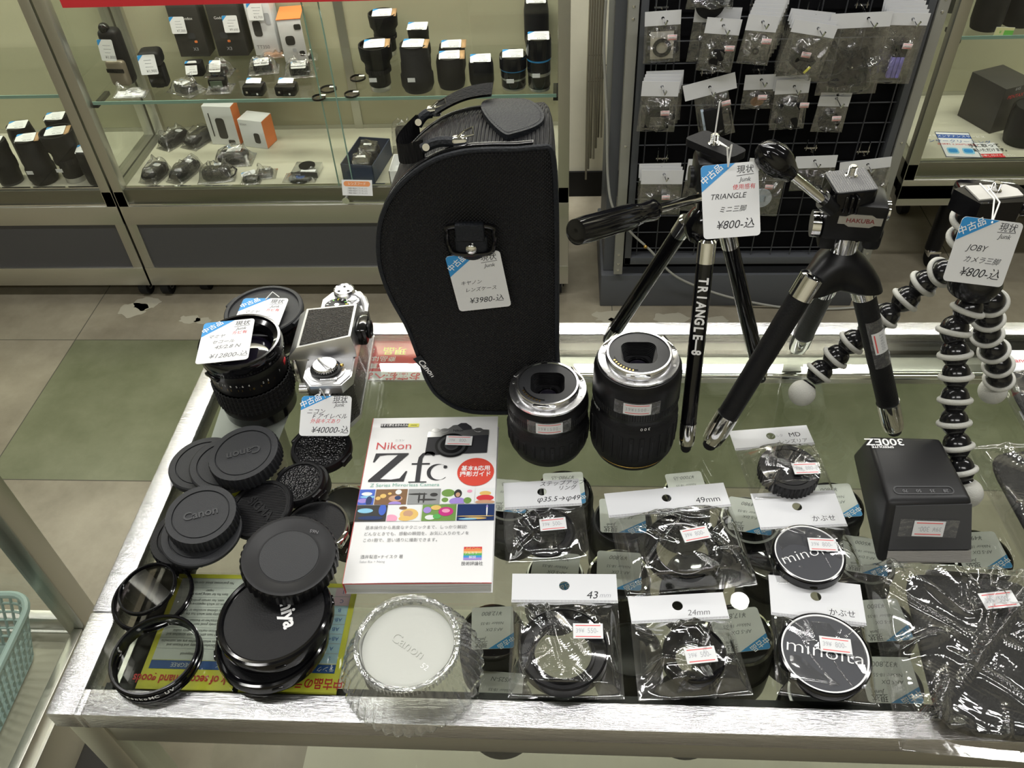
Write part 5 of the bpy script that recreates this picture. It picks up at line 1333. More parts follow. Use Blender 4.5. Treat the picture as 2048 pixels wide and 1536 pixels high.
def hang_bag(label, A, w, hh, L_, content, texts=(), price=None, spos=(0, 0), srot=0., film_w=None, hc=.010, seed=1, hole=.0042, hx=0., group=None, n=56, flare=0., labelpatch=None, amp=.0035, hbend=0.):
    t = thing('clear_bag', label, 'plastic bag', A, group)
    h = MB(); h.plate([(-w/2, -hh/2), (w/2, -hh/2), (w/2, hh/2), (-w/2, hh/2)], [circ(hole, 20, hx, hh*.08)], .0012, .0020, 'white_card')
    for i in range(int(w/.0011)): h.b2((-w/2+.0008+i*.0011, -hh/2+.0004, .00200), (-w/2+.0013+i*.0011, -hh/2+.0022, .00212), 'ink_grey')
    for (s_, sz, x, y, sh, m_) in texts: h.text(s_, sz, m_, x, y, .00215, shear=sh)
    if labelpatch: x, y, ww, h2 = labelpatch; h.plate(rrect(ww, h2, .001, 3, x, y), [], .0020, .0021, 'label_grey')
    h.build('header_card', t)
    fw = film_w or w; cx, cy, rx, ry = content
    f = bagfilm(fw, L_, cx, cy+hh/2, rx, ry, hc, seed, n, amp, flare); f.build('film', t, T(0, -hh/2+.001, 0), 180)
    if price: sticker(t, T(spos[0], spos[1], hc+.0030) @ RZ(R(srot)), price)
    return t
def corner_bag(tl, tr, bl, z=.9025):
    A, w, hh = frame3(PZ(*tl, z), PZ(*tr, z), PZ(*bl, z)); return A, w, hh
def loc(A, px, py, z=.9025): return A.inverted() @ PZ(px, py, z)
def inside(A, x, y, z=.0016, rz=0., rx=0., ry=0.): return A @ T(x, y, z) @ RX(R(rx)) @ RY(R(ry)) @ RZ(R(rz))

A, w, hh = corner_bag((1007, 969), (1157, 960), (1013, 1022)); c = loc(A, 1092, 1070); e = loc(A, 1098, 1126); s_ = loc(A, 1106, 1051, .909)
hang_bag('clear bag with handwritten step up ring header, farthest left of the bagged parts', A, w, hh, abs(e.y)-hh/2, (c.x, c.y, .025, .025), [('ステップアップ', .0058, w*.27, hh*.36, .3, 'ink'), ('リング', .0055, w*.33, hh*.17, .3, 'ink'), ('φ35.5→φ49', .0075, w*.20, -hh*.22, .3, 'ink')], '500', (s_.x, s_.y), 2, hc=.0055, seed=2, film_w=w*1.04, amp=.005)
b = MB(); b.lathe([(.0165, 0), (.0240, 0), (.0250, .001), (.0250, .0036), (.0242, .0042), (.0236, .0036), (.0228, .0026), (.0172, .0024), (.0166, .0030), (.0165, 0)], 'black', 72)
tag(b.build('adapter_ring', None, inside(A, c.x, c.y)), 'thin black step up ring inside the leftmost clear bag', 'adapter ring')

A, w, hh = corner_bag((1208, 990), (1446, 968), (1218, 1038)); c = loc(A, 1364, 1110); e = loc(A, 1390, 1186); s_ = loc(A, 1391, 1068, .923)
hang_bag('wide clear bag labelled 49mm with a lens hood inside', A, w, hh, abs(e.y)-hh/2, (c.x, c.y, .0365, .0365), [('49mm', .0085, w*.33, -hh*.15, 0, 'ink')], '800', (s_.x, s_.y), 6, hc=.0175, seed=5, labelpatch=(w*.33, -hh*.15, .024, .011), amp=.006)
b = MB(); b.lathe([(.0215, .000), (.0305, .000), (.0318, .001), (.0318, .0120), (.0308, .0132), (.0300, .0120), (.0296, .006), (.0230, .004), (.0215, .0045), (.0215, 0)], 'black_gloss', 72)
tag(b.build('lens_hood', None, inside(A, c.x, c.y, .002, 0, 0, 0), 40), 'glossy black screw in lens hood inside the 49mm bag', 'lens hood')

A, w, hh = corner_bag((1025, 1150), (1232, 1151), (1022, 1207)); c = loc(A, 1126, 1313); e = loc(A, 1125, 1401); s_ = loc(A, 1176, 1264, .916)
hang_bag('clear bag marked 43 in pen, near the counter front edge', A, w, hh, abs(e.y)-hh/2, (c.x, c.y, .034, .034), [('43', .0095, w*.26, -hh*.25, .2, 'ink'), ('mm', .006, w*.38, -hh*.25, .3, 'ink_pale')], '550', (s_.x, s_.y), 0, hc=.012, seed=9, amp=.007)
b = MB(); b.lathe([(.0215, 0), (.0320, 0), (.0335, .001), (.0335, .0110), (.0325, .0120), (.0315, .0105), (.0310, .0035), (.0245, .0030), (.0240, .0060), (.0225, .0065), (.0215, .0058), (.0215, 0)], 'black', 72)
tag(b.build('lens_hood', None, inside(A, c.x, c.y), 40), 'shallow black lens hood inside the 43mm bag', 'lens hood')

A, w, hh = corner_bag((1255, 1197), (1445, 1187), (1264, 1250)); c = loc(A, 1385, 1325); e = loc(A, 1390, 1400); s_ = loc(A, 1401, 1312, .918)
hang_bag('clear bag marked 24mm in pen, partly under the 49mm bag', A, w, hh, abs(e.y)-hh/2, (c.x, c.y, .0235, .0235), [('24mm', .0070, w*.20, -hh*.22, .2, 'ink_grey')], '500', (s_.x, s_.y), 3, hc=.014, seed=13, film_w=w*1.02, flare=.006, amp=.007)
b = MB(); b.lathe([(.0130, 0), (.0215, 0), (.0235, .001), (.0235, .0125), (.0225, .0138), (.0190, .0120), (.0140, .0050), (.0130, .0045), (.0130, 0)], 'black_gloss', 64)
tag(b.build('lens_hood', None, inside(A, c.x, c.y), 40), 'small glossy black lens hood inside the 24mm bag', 'lens hood')

A, w, hh = corner_bag((1457, 865), (1612, 853), (1475, 903)); c = loc(A, 1573, 955); e = loc(A, 1560, 1003); s_ = loc(A, 1613, 933, .922)
hang_bag('clear bag with an MD lens rear cap header beside the flash', A, w, hh, abs(e.y)-hh/2, (c.x, c.y, .026, .026), [('MD', .0075, w*.30, hh*.05, 0, 'ink'), ('ミノルタ', .0040, w*.05, hh*.05, 0, 'ink_pale'), ('レンズリア', .0055, w*.25, -hh*.28, 0, 'ink_grey')], '880', (s_.x, s_.y), -3, hc=.014, seed=17, film_w=w*1.0, amp=.006)
rear_cap('lens_cap', 'plain black lens rear cap in the MD bag', inside(A, c.x, c.y), .0265, .0130, None, 0, 'black', 40, 'lens cap')

def minolta(label, clabel, tl, tr, bl, cc, ee, rr, rot, price, sp, seed, trot):
    A, w, hh = corner_bag(tl, tr, bl); c = loc(A, *cc); e = loc(A, *ee); s_ = loc(A, *sp, .915)
    hang_bag(label, A, w, hh, abs(e.y)-hh/2, (c.x, c.y, rr, rr), [('かぶせ', .0068, w*.26, -hh*.28, 0, 'ink')], price, (s_.x, s_.y), rot, hc=.010, seed=seed, labelpatch=(w*.27, -hh*.28, .0235, .0100), amp=.004)
    b = MB(); b.lathe([(0, 0), (rr-.001, 0), (rr, .001), (rr, .0085), (rr*.97, .0098), (rr*.93, .0100)], 'black_gloss', 72); b.lathe([(rr*.93, .0100), (rr*.90, .0100), (rr*.89, .0096)], 'white', 72); b.lathe([(rr*.89, .0096), (0, .0096)], 'cap_face', 64)
    b.text('minolta', rr*.46, 'white', 0, 0, .0100, rot=trot, sx=1.22, bold=-.012)
    tag(b.build('lens_cap', None, inside(A, c.x, c.y), 40), clabel, 'lens cap')
minolta('clear bag with a slip on cap, header touching the MD bag', 'slip on lens cap with white ring in the bag just below the MD bag', (1500, 990), (1667, 983), (1516, 1062), (1612, 1122), (1620, 1172), .0290, -6, '800', (1645, 1090), 21, R(14))
minolta('clear bag with a slip on cap closest to the counter front edge', 'slip on lens cap with white ring in the nearest bag of the two alike', (1536, 1152), (1719, 1172), (1543, 1232), (1643, 1320), (1652, 1405), .0335, 0, '800', (1671, 1291), 25, R(-6))

# pouches in crackling glossy bags
def bag_over(label, plabel, c, w, L_, rot, pw, pl_, ph, seed, price=None, sp=None):
    t = thing('clear_bag', label, 'plastic bag', T(c.x, c.y, .9025) @ RZ(R(rot)))
    f = bagfilm(w, L_, 0, -L_/2, pw/2*1.12, pl_/2*1.09, ph+.0025, seed, 110, .0080, 0., 14., 30, .0030); f.build('film', t, T(0, L_/2, 0), 180)
    if price: sticker(t, T(sp[0], sp[1], ph+.0065) @ RZ(R(8-rot)), price, .026, .0135)
    b = soft(pw, pl_, ph-.0045, 'pouch_black', seed, 6., .03); tag(b.build('soft_pouch', None, T(c.x, c.y, .9045) @ RZ(R(rot)), 60), plabel, 'pouch')
bag_over('large crinkled clear bag hanging over the counter front edge at right', 'black soft pouch in the large bag nearest the right front corner', Vector((.312, .316, 0)), .150, .150, -4, .098, .128, .018, 3.3, '500', (.012, .036))
bag_over('crinkled clear bag behind the flash at the right frame edge', 'black soft pouch to the right of the flash', Vector((.430, .440, 0)), .12, .17, 3, .098, .150, .014, 8.1)
A = T(.475, .641, .9025); c_ = hang_bag('clear bag with red lettered header lying at the far right rear', A, .095, .032, .10, (0, -.06, .04, .035), [('Canon', .0085, -.015, 0, 0, 'red'), ('レンズ', .006, .01, -.009, 0, 'ink_grey')], hc=.010, seed=31, hx=-.037)
tag(soft(.085, .075, .010, 'pouch_black', 5, 6.).build('soft_pouch', None, A @ T(0, -.06, .001)), 'black pouch in the bag with the red lettered header', 'pouch')
A = T(.478, .560, .9028); hang_bag('clear bag at right edge, its white header overlapping the bag behind it', A, .092, .020, .085, (0, -.06, .03, .03), [], hc=.008, seed=35)
tag(MB().lathe([(.02, 0), (.028, 0), (.028, .006), (.02, .006), (.02, 0)], 'black', 48).build('adapter_ring', None, A @ T(0, -.05, .0016)), 'black ring in the bag at the right edge behind the black pouch', 'adapter ring')

# ------------------------------------------------------------------ paper tags on strings
def tagframe(tl, tr, bl, ys=None, zs=None):
    P = [PY(x, y, yy) for (x, y), yy in zip((tl, tr, bl), ys)] if ys else [PZ(x, y, zz) for (x, y), zz in zip((tl, tr, bl), zs)]
    return frame3(*P)
Y8 = [('¥800-込', .02, -.36, .20, 'ink')]
A, w, h = tagframe((1401, 332), (1516, 322), (1394, 480), (.562, .562, .530)); hp = A @ Vector((-.001, h*.45, .001)); sc_ = PY(1428, 282, .6)
tagthing('white and blue price tag hanging in front of the lettered tripod', A, w, h, [('TRIANGLE', -.05, .06, .135, 'ink'), ('ミニ三脚', .02, -.12, .12, 'ink'), ('¥800-込', .06, -.33, .20, 'ink')], [[hp, hp+Vector((-.002, .004, .014)), hp.lerp(sc_, .6)+Vector((.004, 0, .004)), sc_, sc_+Vector((.001, .004, .03))], [hp, hp+Vector((.001, .004, .016)), hp.lerp(sc_, .6)+Vector((.007, 0, .002)), sc_+Vector((.003, 0, 0))]], red='使用感有')
A, w, h = tagframe((890, 513), (999, 500), (898, 625), (.551, .551, .549)); hp = A @ Vector((-.001, h*.45, .001)); sc_ = PY(945, 486, .549)
tagthing('white and blue price tag tied to the stud of the lens bag', A, w, h, [('キヤノン', -.15, .0, .10, 'ink'), ('レンズケース', .0, -.13, .10, 'ink'), ('¥3980-込', .06, -.33, .17, 'ink')], [[hp, hp.lerp(sc_, .5)+Vector((.001, -.001, 0)), sc_], [hp, hp.lerp(sc_, .5)+Vector((-.002, -.001, 0)), sc_]])
A, w, h = tagframe((1926, 432), (2048, 447), (1880, 560), (.507, .507, .490)); hp = A @ Vector((-.001, h*.45, .001)); sc_ = PY(1975, 372, .545)
tagthing('white and blue price tag hanging from the bendy bead tripod', A, w, h, [('JOBY', -.12, .05, .14, 'ink'), ('カメラ三脚', .02, -.13, .12, 'ink'), ('¥800-込', .06, -.33, .20, 'ink')], [[hp, hp.lerp(sc_, .5)+Vector((.004, -.004, .004)), sc_], [hp, hp.lerp(sc_, .5)+Vector((.0, -.003, .006)), sc_+Vector((-.006, 0, .002))]])
A, w, h = tagframe((604, 792), (704, 792), (622, 872), None, (.950, .950, .930)); hp = A @ Vector((-.001, h*.45, .001)); sc_ = PY(640, 778, .533)
tagthing('white and blue price tag leaning against the near end of the film camera', A, w, h, [('ニコン', -.2, .10, .12, 'ink'), ('F アイレベル', .08, -.02, .12, 'ink'), ('外装キズあり', -.0, -.14, .10, 'red'), ('¥40000-込', .1, -.36, .17, 'ink')], [[hp, hp.lerp(sc_, .5)+Vector((.001, -.002, .003)), sc_]], blue='blue')
A, w, h = tagframe((409, 647), (510, 637), (414, 727), None, (.9895, .9895, .9885))
tagthing('price tag lying on top of the large manual lens', A, w, h, [('マミヤ', -.2, .12, .11, 'ink_grey'), ('セコール', -.05, -.02, .11, 'ink_grey'), ('45/2.8 N', .05, -.15, .14, 'ink_grey'), ('¥12800-込', .1, -.36, .17, 'ink_grey')], None, red='カビ有')
A, w, h = tagframe((488, 597), (578, 597), (462, 672), None, (.9625, .9625, .9615))
tagthing('price tag lying on the capped lens at the back left', A, w, h, [('マミヤ', -.2, .12, .11, 'ink_grey'), ('セコール C', -.05, -.02, .11, 'ink_grey'), ('¥9800-込', .1, -.36, .17, 'ink_grey')], [[A @ Vector((0, h*.45, .001)), A @ Vector((.006, h*.6, .004)), A @ Vector((.014, h*.5, .002))]], red='カビ有')
# ------------------------------------------------------------------ goods inside the cases
def clampy(P, half):
    lo, hi = (2.0155, 2.382) if P.x > .88 else (1.9215, 2.233)
    P.y = min(max(P.y, lo+half), hi-half)
    if P.x > .88: P.x = max(P.x, .930+half)
    if -1.25 < P.x < -1.05: P.x = max(P.x, -1.165+half*.8)
    return P
def bglens(label, px, pyb, z, r, h, kind='zoom', tagrot=0., kraft=False, group=None, seed=0, tagged=True, name='camera_lens', tsz=1.):
    P = PZ(px, pyb, z); P.y += r*.9; P = clampy(P, r+.002); t = thing(name, label, 'lens', T(P.x, P.y, z+.0006) @ RZ(R(seed*37)), group)
    b = MB()
    if kind == 'hood': pr = [(0, 0), (r*.62, 0), (r*.62, h*.10, 'alu'), (r*.66, h*.12, 'black'), (r*.66, h*.45), (r*.75, h*.5), (r*.78, h*.62), (r*.95, h*.70), (r, h*.95), (r*.98, h), (r*.9, h), (r*.88, h*.93), (0, h*.93)]
    elif kind == 'fat': pr = [(0, 0), (r*.86, 0), (r*.9, h*.04), (r, h*.12), (r, h*.34), (r*.93, h*.38), (r*.9, h*.6), (r*.86, h*.62), (r*.86, h*.92), (r*.82, h*.94), (r*.82, h), (0, h)]
    elif kind == 'silver': pr = [(0, 0), (r*.85, 0), (r*.85, h*.05, 'alu'), (r*.9, h*.07, 'black_gloss'), (r*.9, h*.30), (r*.92, h*.32, 'alu'), (r*.92, h*.36, 'alu'), (r*.94, h*.38, 'black_gloss'), (r*.94, h*.58), (r*.96, h*.60, 'blue'), (r*.96, h*.615, 'blue'), (r, h*.62, 'black_gloss'), (r, h*.94), (r*.96, h), (0, h)]
    elif kind == 'squat': pr = [(0, 0), (r*.9, 0), (r*.95, h*.1), (r, h*.2), (r, h*.8), (r*.93, h*.92), (r*.9, h), (0, h)]
    else: pr = [(0, 0), (r*.86, 0), (r*.88, h*.05, 'anthracite'), (r*.9, h*.07, 'black'), (r*.93, h*.3), (r, h*.34), (r, h*.55), (r*.95, h*.58), (r*.95, h*.8), (r*.98, h*.82), (r*.98, h*.97), (r*.94, h), (0, h)]
    b.lathe(pr, 'black_soft' if kind != 'silver' else 'black_gloss', 36); b.build('barrel', t, None, 40)
    g = MB(); ridge(g, pr[6][0]*1.01 if kind not in ('zoom',) else r*1.01, h*.40, h*.50, 'rubber', 30, .0008); g.build('focus_ring', t, None, 40)
    if tagged: smalltag(.050*tsz, .040*tsz, kraft, seed).build('price_tag', t, RZ(-R(seed*37)) @ T(0, -.002, h+.0015) @ RX(R(6)) @ RZ(R(tagrot)), None)
    MB().box((-r*.2, 0, 0), (.018, .0005, .010), 'white_paper', T(0, -r*1.005, h*.35)).build('stock_label', t, RZ(-R(seed*37))) if kind in ('fat', 'hood', 'silver') else None
    return t
T1 = MS
bglens('back row lens with wide black hood behind the two hooded lenses on the glass shelf', 772, 118, T1, .038, .105, 'hood', 3, True, seed=1)
bglens('hooded lens beside the loose filters on the glass shelf', 758, 190, T1, .040, .110, 'hood', 5, True, seed=2)
bglens('back row black lens with grey ridges behind the red ringed lens', 842, 140, T1, .027, .100, 'zoom', 0, seed=3)
bglens('tall lens with a wide reversed petal hood at its foot, centre of the glass shelf', 832, 196, T1, .040, .110, 'fat', -2, True, seed=4)
bglens('squat black lens with kraft tipped tag, left of the matching pair behind the bag', 905, 150, T1, .033, .065, 'squat', 3, True, seed=5)
bglens('short black lens directly above the lens bag handle', 902, 182, T1, .034, .075, 'squat', 4, True, seed=6)
bglens('small glossy lens right of the short lens above the bag handle', 963, 180, T1, .030, .066, 'squat', 4, seed=7)
bglens('blue ringed metal cinema lens above the leather patch of the bag', 1027, 184, T1, .033, .080, 'silver', 2, seed=8)
bglens('tall blue ringed cinema lens in the right corner of the glass shelf', 1078, 190, T1, .030, .125, 'silver', 2, seed=9)
bglens('black lens farthest back in the right corner, its tag cut by the frame', 1074, 90, T1, .032, .120, 'squat', 2, seed=10)

def bbox(name, label, cat, px, py, z, w, d, h, mat, rot=0., words=(), sides=None, group=None, tagxy=None):
    P = PZ(px, py, z); P.y += d/2; P = clampy(P, (d+w*abs(sin(R(rot))))/2+.001); t = thing(name, label, cat, T(P.x, P.y, z+.0006) @ RZ(R(rot)), group)
    b = MB(); b.b2((-w/2, -d/2, 0), (w/2, d/2, h), mat, .0008)
    if sides: b.b2((w/2-.0002, -d/2+.001, .001), (w/2+.0006, d/2-.001, h-.001), sides)
    for (s_, sz, x, zz, m_) in words: b.text(s_, sz, m_, mtx=T(x, -d/2-.0004, zz) @ RX(pi/2))
    b.build('carton', t)
    if tagxy: smalltag(.040, .042, False, int(px)).build('price_tag', t, T(tagxy[0], -d/2-.004, tagxy[1]) @ RX(R(82)), None)
    return t
def motif(t, shapes, d):
    b = MB()
    for (x, z, w, h, m_) in shapes: b.plate(rrect(w, h, min(w, h)*.3, 3, x, z), [], 0, .0006, m_, T(0, -d/2-.0002, 0) @ RX(pi/2))
    b.build('printed_picture', t)
t = bbox('product_box', 'black carton with orange dot and tag, left one of the pair', 'box', 402, 100, T1, .080, .05, .17, 'carton_black', 0, [('X3', .012, .008, .020, 'ink_pale'), ('Godox', .010, .008, .100, 'white')], tagxy=(-.020, .085)); motif(t, [(.006, .055, .020, .016, 'anthracite'), (.014, .040, .008, .006, 'orange')], .05)
t = bbox('product_box', 'black carton with orange dot and tag, right one of the pair', 'box', 478, 98, T1, .082, .05, .17, 'carton_black', 0, [('X3', .012, -.006, .020, 'ink_pale'), ('Godox', .010, -.012, .100, 'white')], tagxy=(.016, .085)); motif(t, [(-.012, .055, .020, .016, 'anthracite'), (-.002, .040, .008, .006, 'orange')], .05)
t = bbox('product_box', 'tall white carton with a tag beside the black cartons', 'box', 545, 98, T1, .066, .05, .18, 'white_card', 0, [('TT350', .013, -.008, .022, 'ink_grey')], tagxy=(-.006, .115)); motif(t, [(-.012, .070, .022, .040, 'carton_black'), (.020, .095, .014, .03, 'ink_pale')], .05)
t = bbox('product_box', 'white carton with orange top edge and adapter picture on the glass shelf', 'box', 604, 98, T1, .060, .09, .108, 'white_card', 8, [('SONY', .007, .018, .085, 'white')], 'beige'); MB().b2((-.031, -.046, .108), (.031, .046, .1095), 'orange').build('orange_lid', t); motif(t, [(-.006, .055, .024, .024, 'carton_black'), (.019, .088, .018, .014, 'carton_black'), (.018, .02, .014, .014, 'carton_black'), (.0, .03, .01, .01, 'ink_pale')], .09)
P = PZ(330, 92, T1); o = MB(); o.box((0, 0, .055), (.075, .03, .11), 'carton_black', None, .010); o.box((0, -.0155, .055), (.055, .002, .085), 'black_soft', None, .001); o.box((.012, -.0175, .085), (.014, .0008, .007), 'white_paper')
tag(o.build('hard_case', None, T(P.x, P.y, T1+.0006) @ RX(R(-4))), 'rounded dark hard case leaning at the back beside the black cartons', 'case')
# flash units on the shelf
def bgflash(label, px, pyb, h, w, mat, mat2, seed):
    P = PZ(px, pyb, T1); t = thing('flash_unit', label, 'camera flash', T(P.x, max(P.y+.02, 1.965), T1+.0006) @ RZ(R(seed)))
    b = MB(); b.box((0, 0, h*.30), (w*.8, .036, h*.58), mat, None, .006); b.build('body', t)
    b = MB(); b.box((0, -.006, h*.80), (w, .050, h*.40), mat, None, .012, 3); b.build('head', t)
    b = MB(); b.box((0, -.019, h*.28), (w*.62, .003, h*.30), mat2, None, .001); b.build('control_panel', t)
    b = MB(); b.box((0, .0, .004), (w*.35, .030, .008), 'black', None, .001); b.build('shoe', t)
    smalltag(.042, .046, False, seed).build('price_tag', t, T(-.003, -.036, h*.72) @ RX(R(75)), None); return t
bgflash('black flash with rounded head and hanging tag, second from the left on the shelf', 318, 178, .095, .055, 'black_soft', 'black_gloss', 7)
P = PZ(247, 176, T1); t = thing('flash_unit', 'tall dark flash with bronze front and hanging tag in the left shelf corner', 'camera flash', T(max(P.x, -1.125), max(P.y+.024, 1.965), T1+.0006) @ RZ(R(-6)))
b = MB(); b.box((0, .004, .070), (.052, .040, .14), 'black_soft', None, .014, 3); b.build('body', t); b = MB(); b.box((0, -.016, .036), (.050, .022, .066), 'bronze', None, .009, 3); b.box((0, -.0275, .045), (.046, .002, .010), 'black_gloss', None, .0008); b.build('front_panel', t)
b = MB(); b.ball((-.004, -.004, .142), .013, 'black_gloss', 24); b.cyl((-.004, -.004, .125), (-.004, -.004, .14), .009, 'black', 20); b.build('top_knob', t); smalltag(.040, .050, False, 3).build('price_tag', t, T(.0, -.030, .098) @ RX(R(80)), None)
def bgthing(name, label, cat, px, py, z, mb, rot=0., tagm=None, tagsize=(.030, .026), bag=None, seed=1, group=None):
    P = PZ(px, py, z); ys_ = [v[1] for v in mb.v]; xs_ = [v[0] for v in mb.v]; hy = (max(ys_)-min(ys_))/2; hx_ = (max(xs_)-min(xs_))/2; 
    if bag: hy = max(hy, bag[1]/2); hx_ = max(hx_, bag[0]/2)
    P = clampy(P, hy*abs(cos(R(rot)))+hx_*abs(sin(R(rot)))+.002); t = thing(name, label, cat, T(P.x, P.y, z+.0006) @ RZ(R(rot)), group); mb.build('body', t, None, 40)
    if tagm: smalltag(tagsize[0], tagsize[1], False, seed).build('price_tag', t, tagm, None)
    if bag:
        w, d, h = bag; f = bagfilm(w, d, 0, -d/2, w*.33, d*.33, h, seed, 36, .009, creases=9, cw=.0028, mat='rack_film'); f.build('wrapper', t, T(0, d/2, .0005), 180)
    return t
def bx(w, d, h, m_='black_soft', bev=.004, extra=()):
    b = MB(); b.box((0, 0, h/2), (w, d, h), m_, None, bev, 2)
    for e in extra: b.box(*e)
    return b
bgthing('viewfinder_box', 'small black boxed accessory with upright tag behind the silver packet', 'accessory', 395, 150, T1, bx(.042, .03, .036), 5, T(-.004, -.018, .026) @ RX(R(55)), (.030, .034), seed=11)
bgthing('viewfinder_box', 'bagged accessory with upright tag right of the small boxed one', 'accessory', 440, 148, T1, bx(.040, .03, .026), 0, T(-.002, -.014, .026) @ RX(R(45)), (.030, .030), (.07, .055, .028), 12)
bgthing('light_meter', 'small device in a shiny packet lying in front of the boxed accessory', 'accessory', 372, 186, T1, bx(.042, .040, .022), -28, T(-.003, -.004, .0245), (.032, .026), (.085, .060, .024), 13)
bgthing('flash_trigger', 'small black trigger with green screen on the shelf front edge', 'accessory', 441, 180, T1, bx(.044, .034, .034, 'black_gloss', .007, (((0, -.0172, .021), (.030, .001, .017), 'green_screen'),)), 3, None, bag=(.065, .060, .012), seed=14)
for i, (x, l_) in enumerate(((512, 'left of the two black units with square windows on the shelf front edge'), (576, 'right of the two black units with square windows on the shelf front edge'))):
    bgthing('radio_trigger', l_, 'accessory', x, 188, T1, bx(.052, .038, .026, 'black_gloss', .006, (((-.013, -.0195, .013), (.016, .002, .014), 'black'), ((-.013, -.0207, .013), (.005, .001, .005), 'chrome'), ((.012, -.0197, .008), (.004, .001, .004), 'white'))), -3, T(-.002, .008, .0275) @ RX(R(20)), (.038, .024), seed=20+i)
bgthing('radio_trigger', 'bagged trigger with tag behind the left square windowed unit', 'accessory', 528, 142, T1, bx(.046, .03, .026), 12, T(0, -.008, .027) @ RX(R(25)), (.038, .024), (.080, .060, .030), 23)
bgthing('radio_trigger', 'bagged trigger with tag behind the right square windowed unit', 'accessory', 602, 148, T1, bx(.050, .03, .026), 6, T(0, -.008, .027) @ RX(R(25)), (.038, .024), (.085, .060, .030), 24)
bgthing('memory_card', 'pink and blue packet lying behind the bagged triggers', 'accessory', 548, 112, T1, bx(.05, .025, .008, 'p_tan', .001), 14, None, bag=(.07, .045, .010), seed=25)
bgthing('clip', 'small dark clip in a bag before the orange topped carton', 'accessory', 610, 118, T1, bx(.045, .02, .010, 'black_soft', .003), 8, T(0, -.002, .012), (.03, .02), (.07, .045, .014), 26)
bgthing('leaflet', 'folded clear packet with papers lying at the left shelf corner', 'accessory', 262, 190, T1, bx(.070, .030, .004, 'white_paper', .0005), 4, T(.02, .002, .006), (.014, .010), (.085, .045, .009), 27)
for i, (x, y, r, l_) in enumerate(((657, 180, .021, 'loose filter with white label, left of the four on the shelf'), (638, 197, .017, 'loose filter nearest the shelf edge, left of the glass door seam'), (716, 158, .020, 'loose filter partly behind the hooded lens on the shelf'), (704, 190, .019, 'loose filter with white label just left of the hooded lens'))):
    b = MB(); b.lathe([(r*.86, 0), (r, 0), (r, .004), (r*.9, .0045), (r*.86, .003), (r*.86, 0)], 'black_gloss', 48); b.lathe([(0, .002), (r*.87, .002)], 'optic_dark', 36); b.b2((.002, .003, .0046), (.016, .011, .005), 'white_paper')
    P = PZ(x, y, T1); tag(b.build('lens_filter', None, T(P.x, P.y, T1+.0006)), l_, 'lens filter')

# deck of the middle case
D0 = MZ
t = bbox('product_box', 'white and orange carton with a grip picture at the back of the lower deck', 'box', 455, 290, D0, .085, .045, .115, 'white_card', -6, (), 'orange'); motif(t, [(.0, .050, .026, .062, 'carton_black'), (.020, .010, .02, .012, 'carton_black'), (-.028, .06, .003, .07, 'carton_black')], .045)
t = bbox('product_box', 'smaller white carton with orange side and small grey lettering on the lower deck', 'box', 517, 296, D0, .075, .055, .082, 'white_card', -14, [('SONY', .0085, -.022, .068, 'ink_grey')], 'orange'); motif(t, [(.012, .030, .018, .030, 'carton_black')], .055)
def grip(l_, px, py, rot, w, d, seed, tagm=None):
    w *= 1.05; d *= 1.05; b = soft(w, d, .030, 'black_soft', seed, 5., .10); return bgthing('camera_grip', l_, 'accessory', px, py, D0, b, rot, tagm, (.020, .014), (w*1.25, d*1.15, .034), seed)
grip('bagged black grip leaning at the back left of the lower deck', 346, 286, -25, .040, .085, 31, T(.006, .02, .030)); grip('bagged black handle beside the white and orange carton', 402, 282, -22, .045, .090, 32)
grip('bagged black grip in the near left corner of the lower deck', 308, 362, -15, .045, .075, 33, T(.004, .01, .030)); grip('bagged long black grip second from the near left corner', 362, 366, -18, .042, .090, 34, T(.004, .02, .030))
bgthing('camera_case', 'wide bagged black case with tag before the smaller orange sided carton', 'accessory', 470, 322, D0, soft(.080, .050, .028, 'black_soft', 35, 5.), 4, T(.006, .004, .033), (.038, .024), (.11, .075, .032), 35)
b = soft(.075, .045, .032, 'black_soft', 36, 4.); b.tube([(.030, 0, .02), (.045, .012, .022), (.055, .0, .02), (.050, -.014, .012), (.038, -.022, .008)], .0022, 'black', 6); b.tube([(-.022, .015, .025), (-.026, .032, .03), (-.018, .035, .03), (-.014, .018, .026)], .0016, 'black', 6)
bgthing('eyepiece', 'black viewfinder with looped cord in the middle front of the lower deck', 'accessory', 424, 376, D0, b, 10, T(.008, .008, .035), (.018, .014), (.10, .065, .034), 36)
bgthing('adapter_box', 'small square brown black pouch in a bag on the lower deck', 'accessory', 532, 350, D0, bx(.038, .036, .010, 'carton_black', .002), 8, T(.006, .010, .0115), (.014, .008), (.06, .055, .012), 37)
bgthing('mount_ring', 'small black part with loose paper near the deck front', 'accessory', 493, 384, D0, soft(.045, .030, .014, 'black_soft', 38), 0, T(-.010, .014, .016) @ RX(R(20)) @ RZ(R(20)), (.038, .014), (.055, .040, .014), 38)
b = MB(); b.b2((-.036, -.028, 0), (.036, .028, .016), 'clear_plastic', .001); b.b2((-.036, -.0288, 0), (.036, -.028, .016), 'carton_black'); b.lathe([(0, .0170), (.022, .0170), (.022, .0195), (0, .0195)], 'black', 40, T(0, .004, 0)); b.b2((-.010, -.026, .0166), (.030, -.014, .0172), 'white_paper'); b.text('SONY', .006, 'white', mtx=T(-.018, -.0292, .010) @ RX(pi/2))
bgthing('filter_case', 'clear square case with a round filter on top on the lower deck', 'accessory', 616, 345, D0, b, -3)
b = MB(); b.lathe([(0, 0), (.031, 0), (.032, .003), (.030, .006), (0, .006)], 'black_gloss', 48); b.lathe([(0, .0062), (.012, .0062)], 'blue_dark', 24); b.b2((.008, .004, .0064), (.024, .012, .0068), 'white_paper')
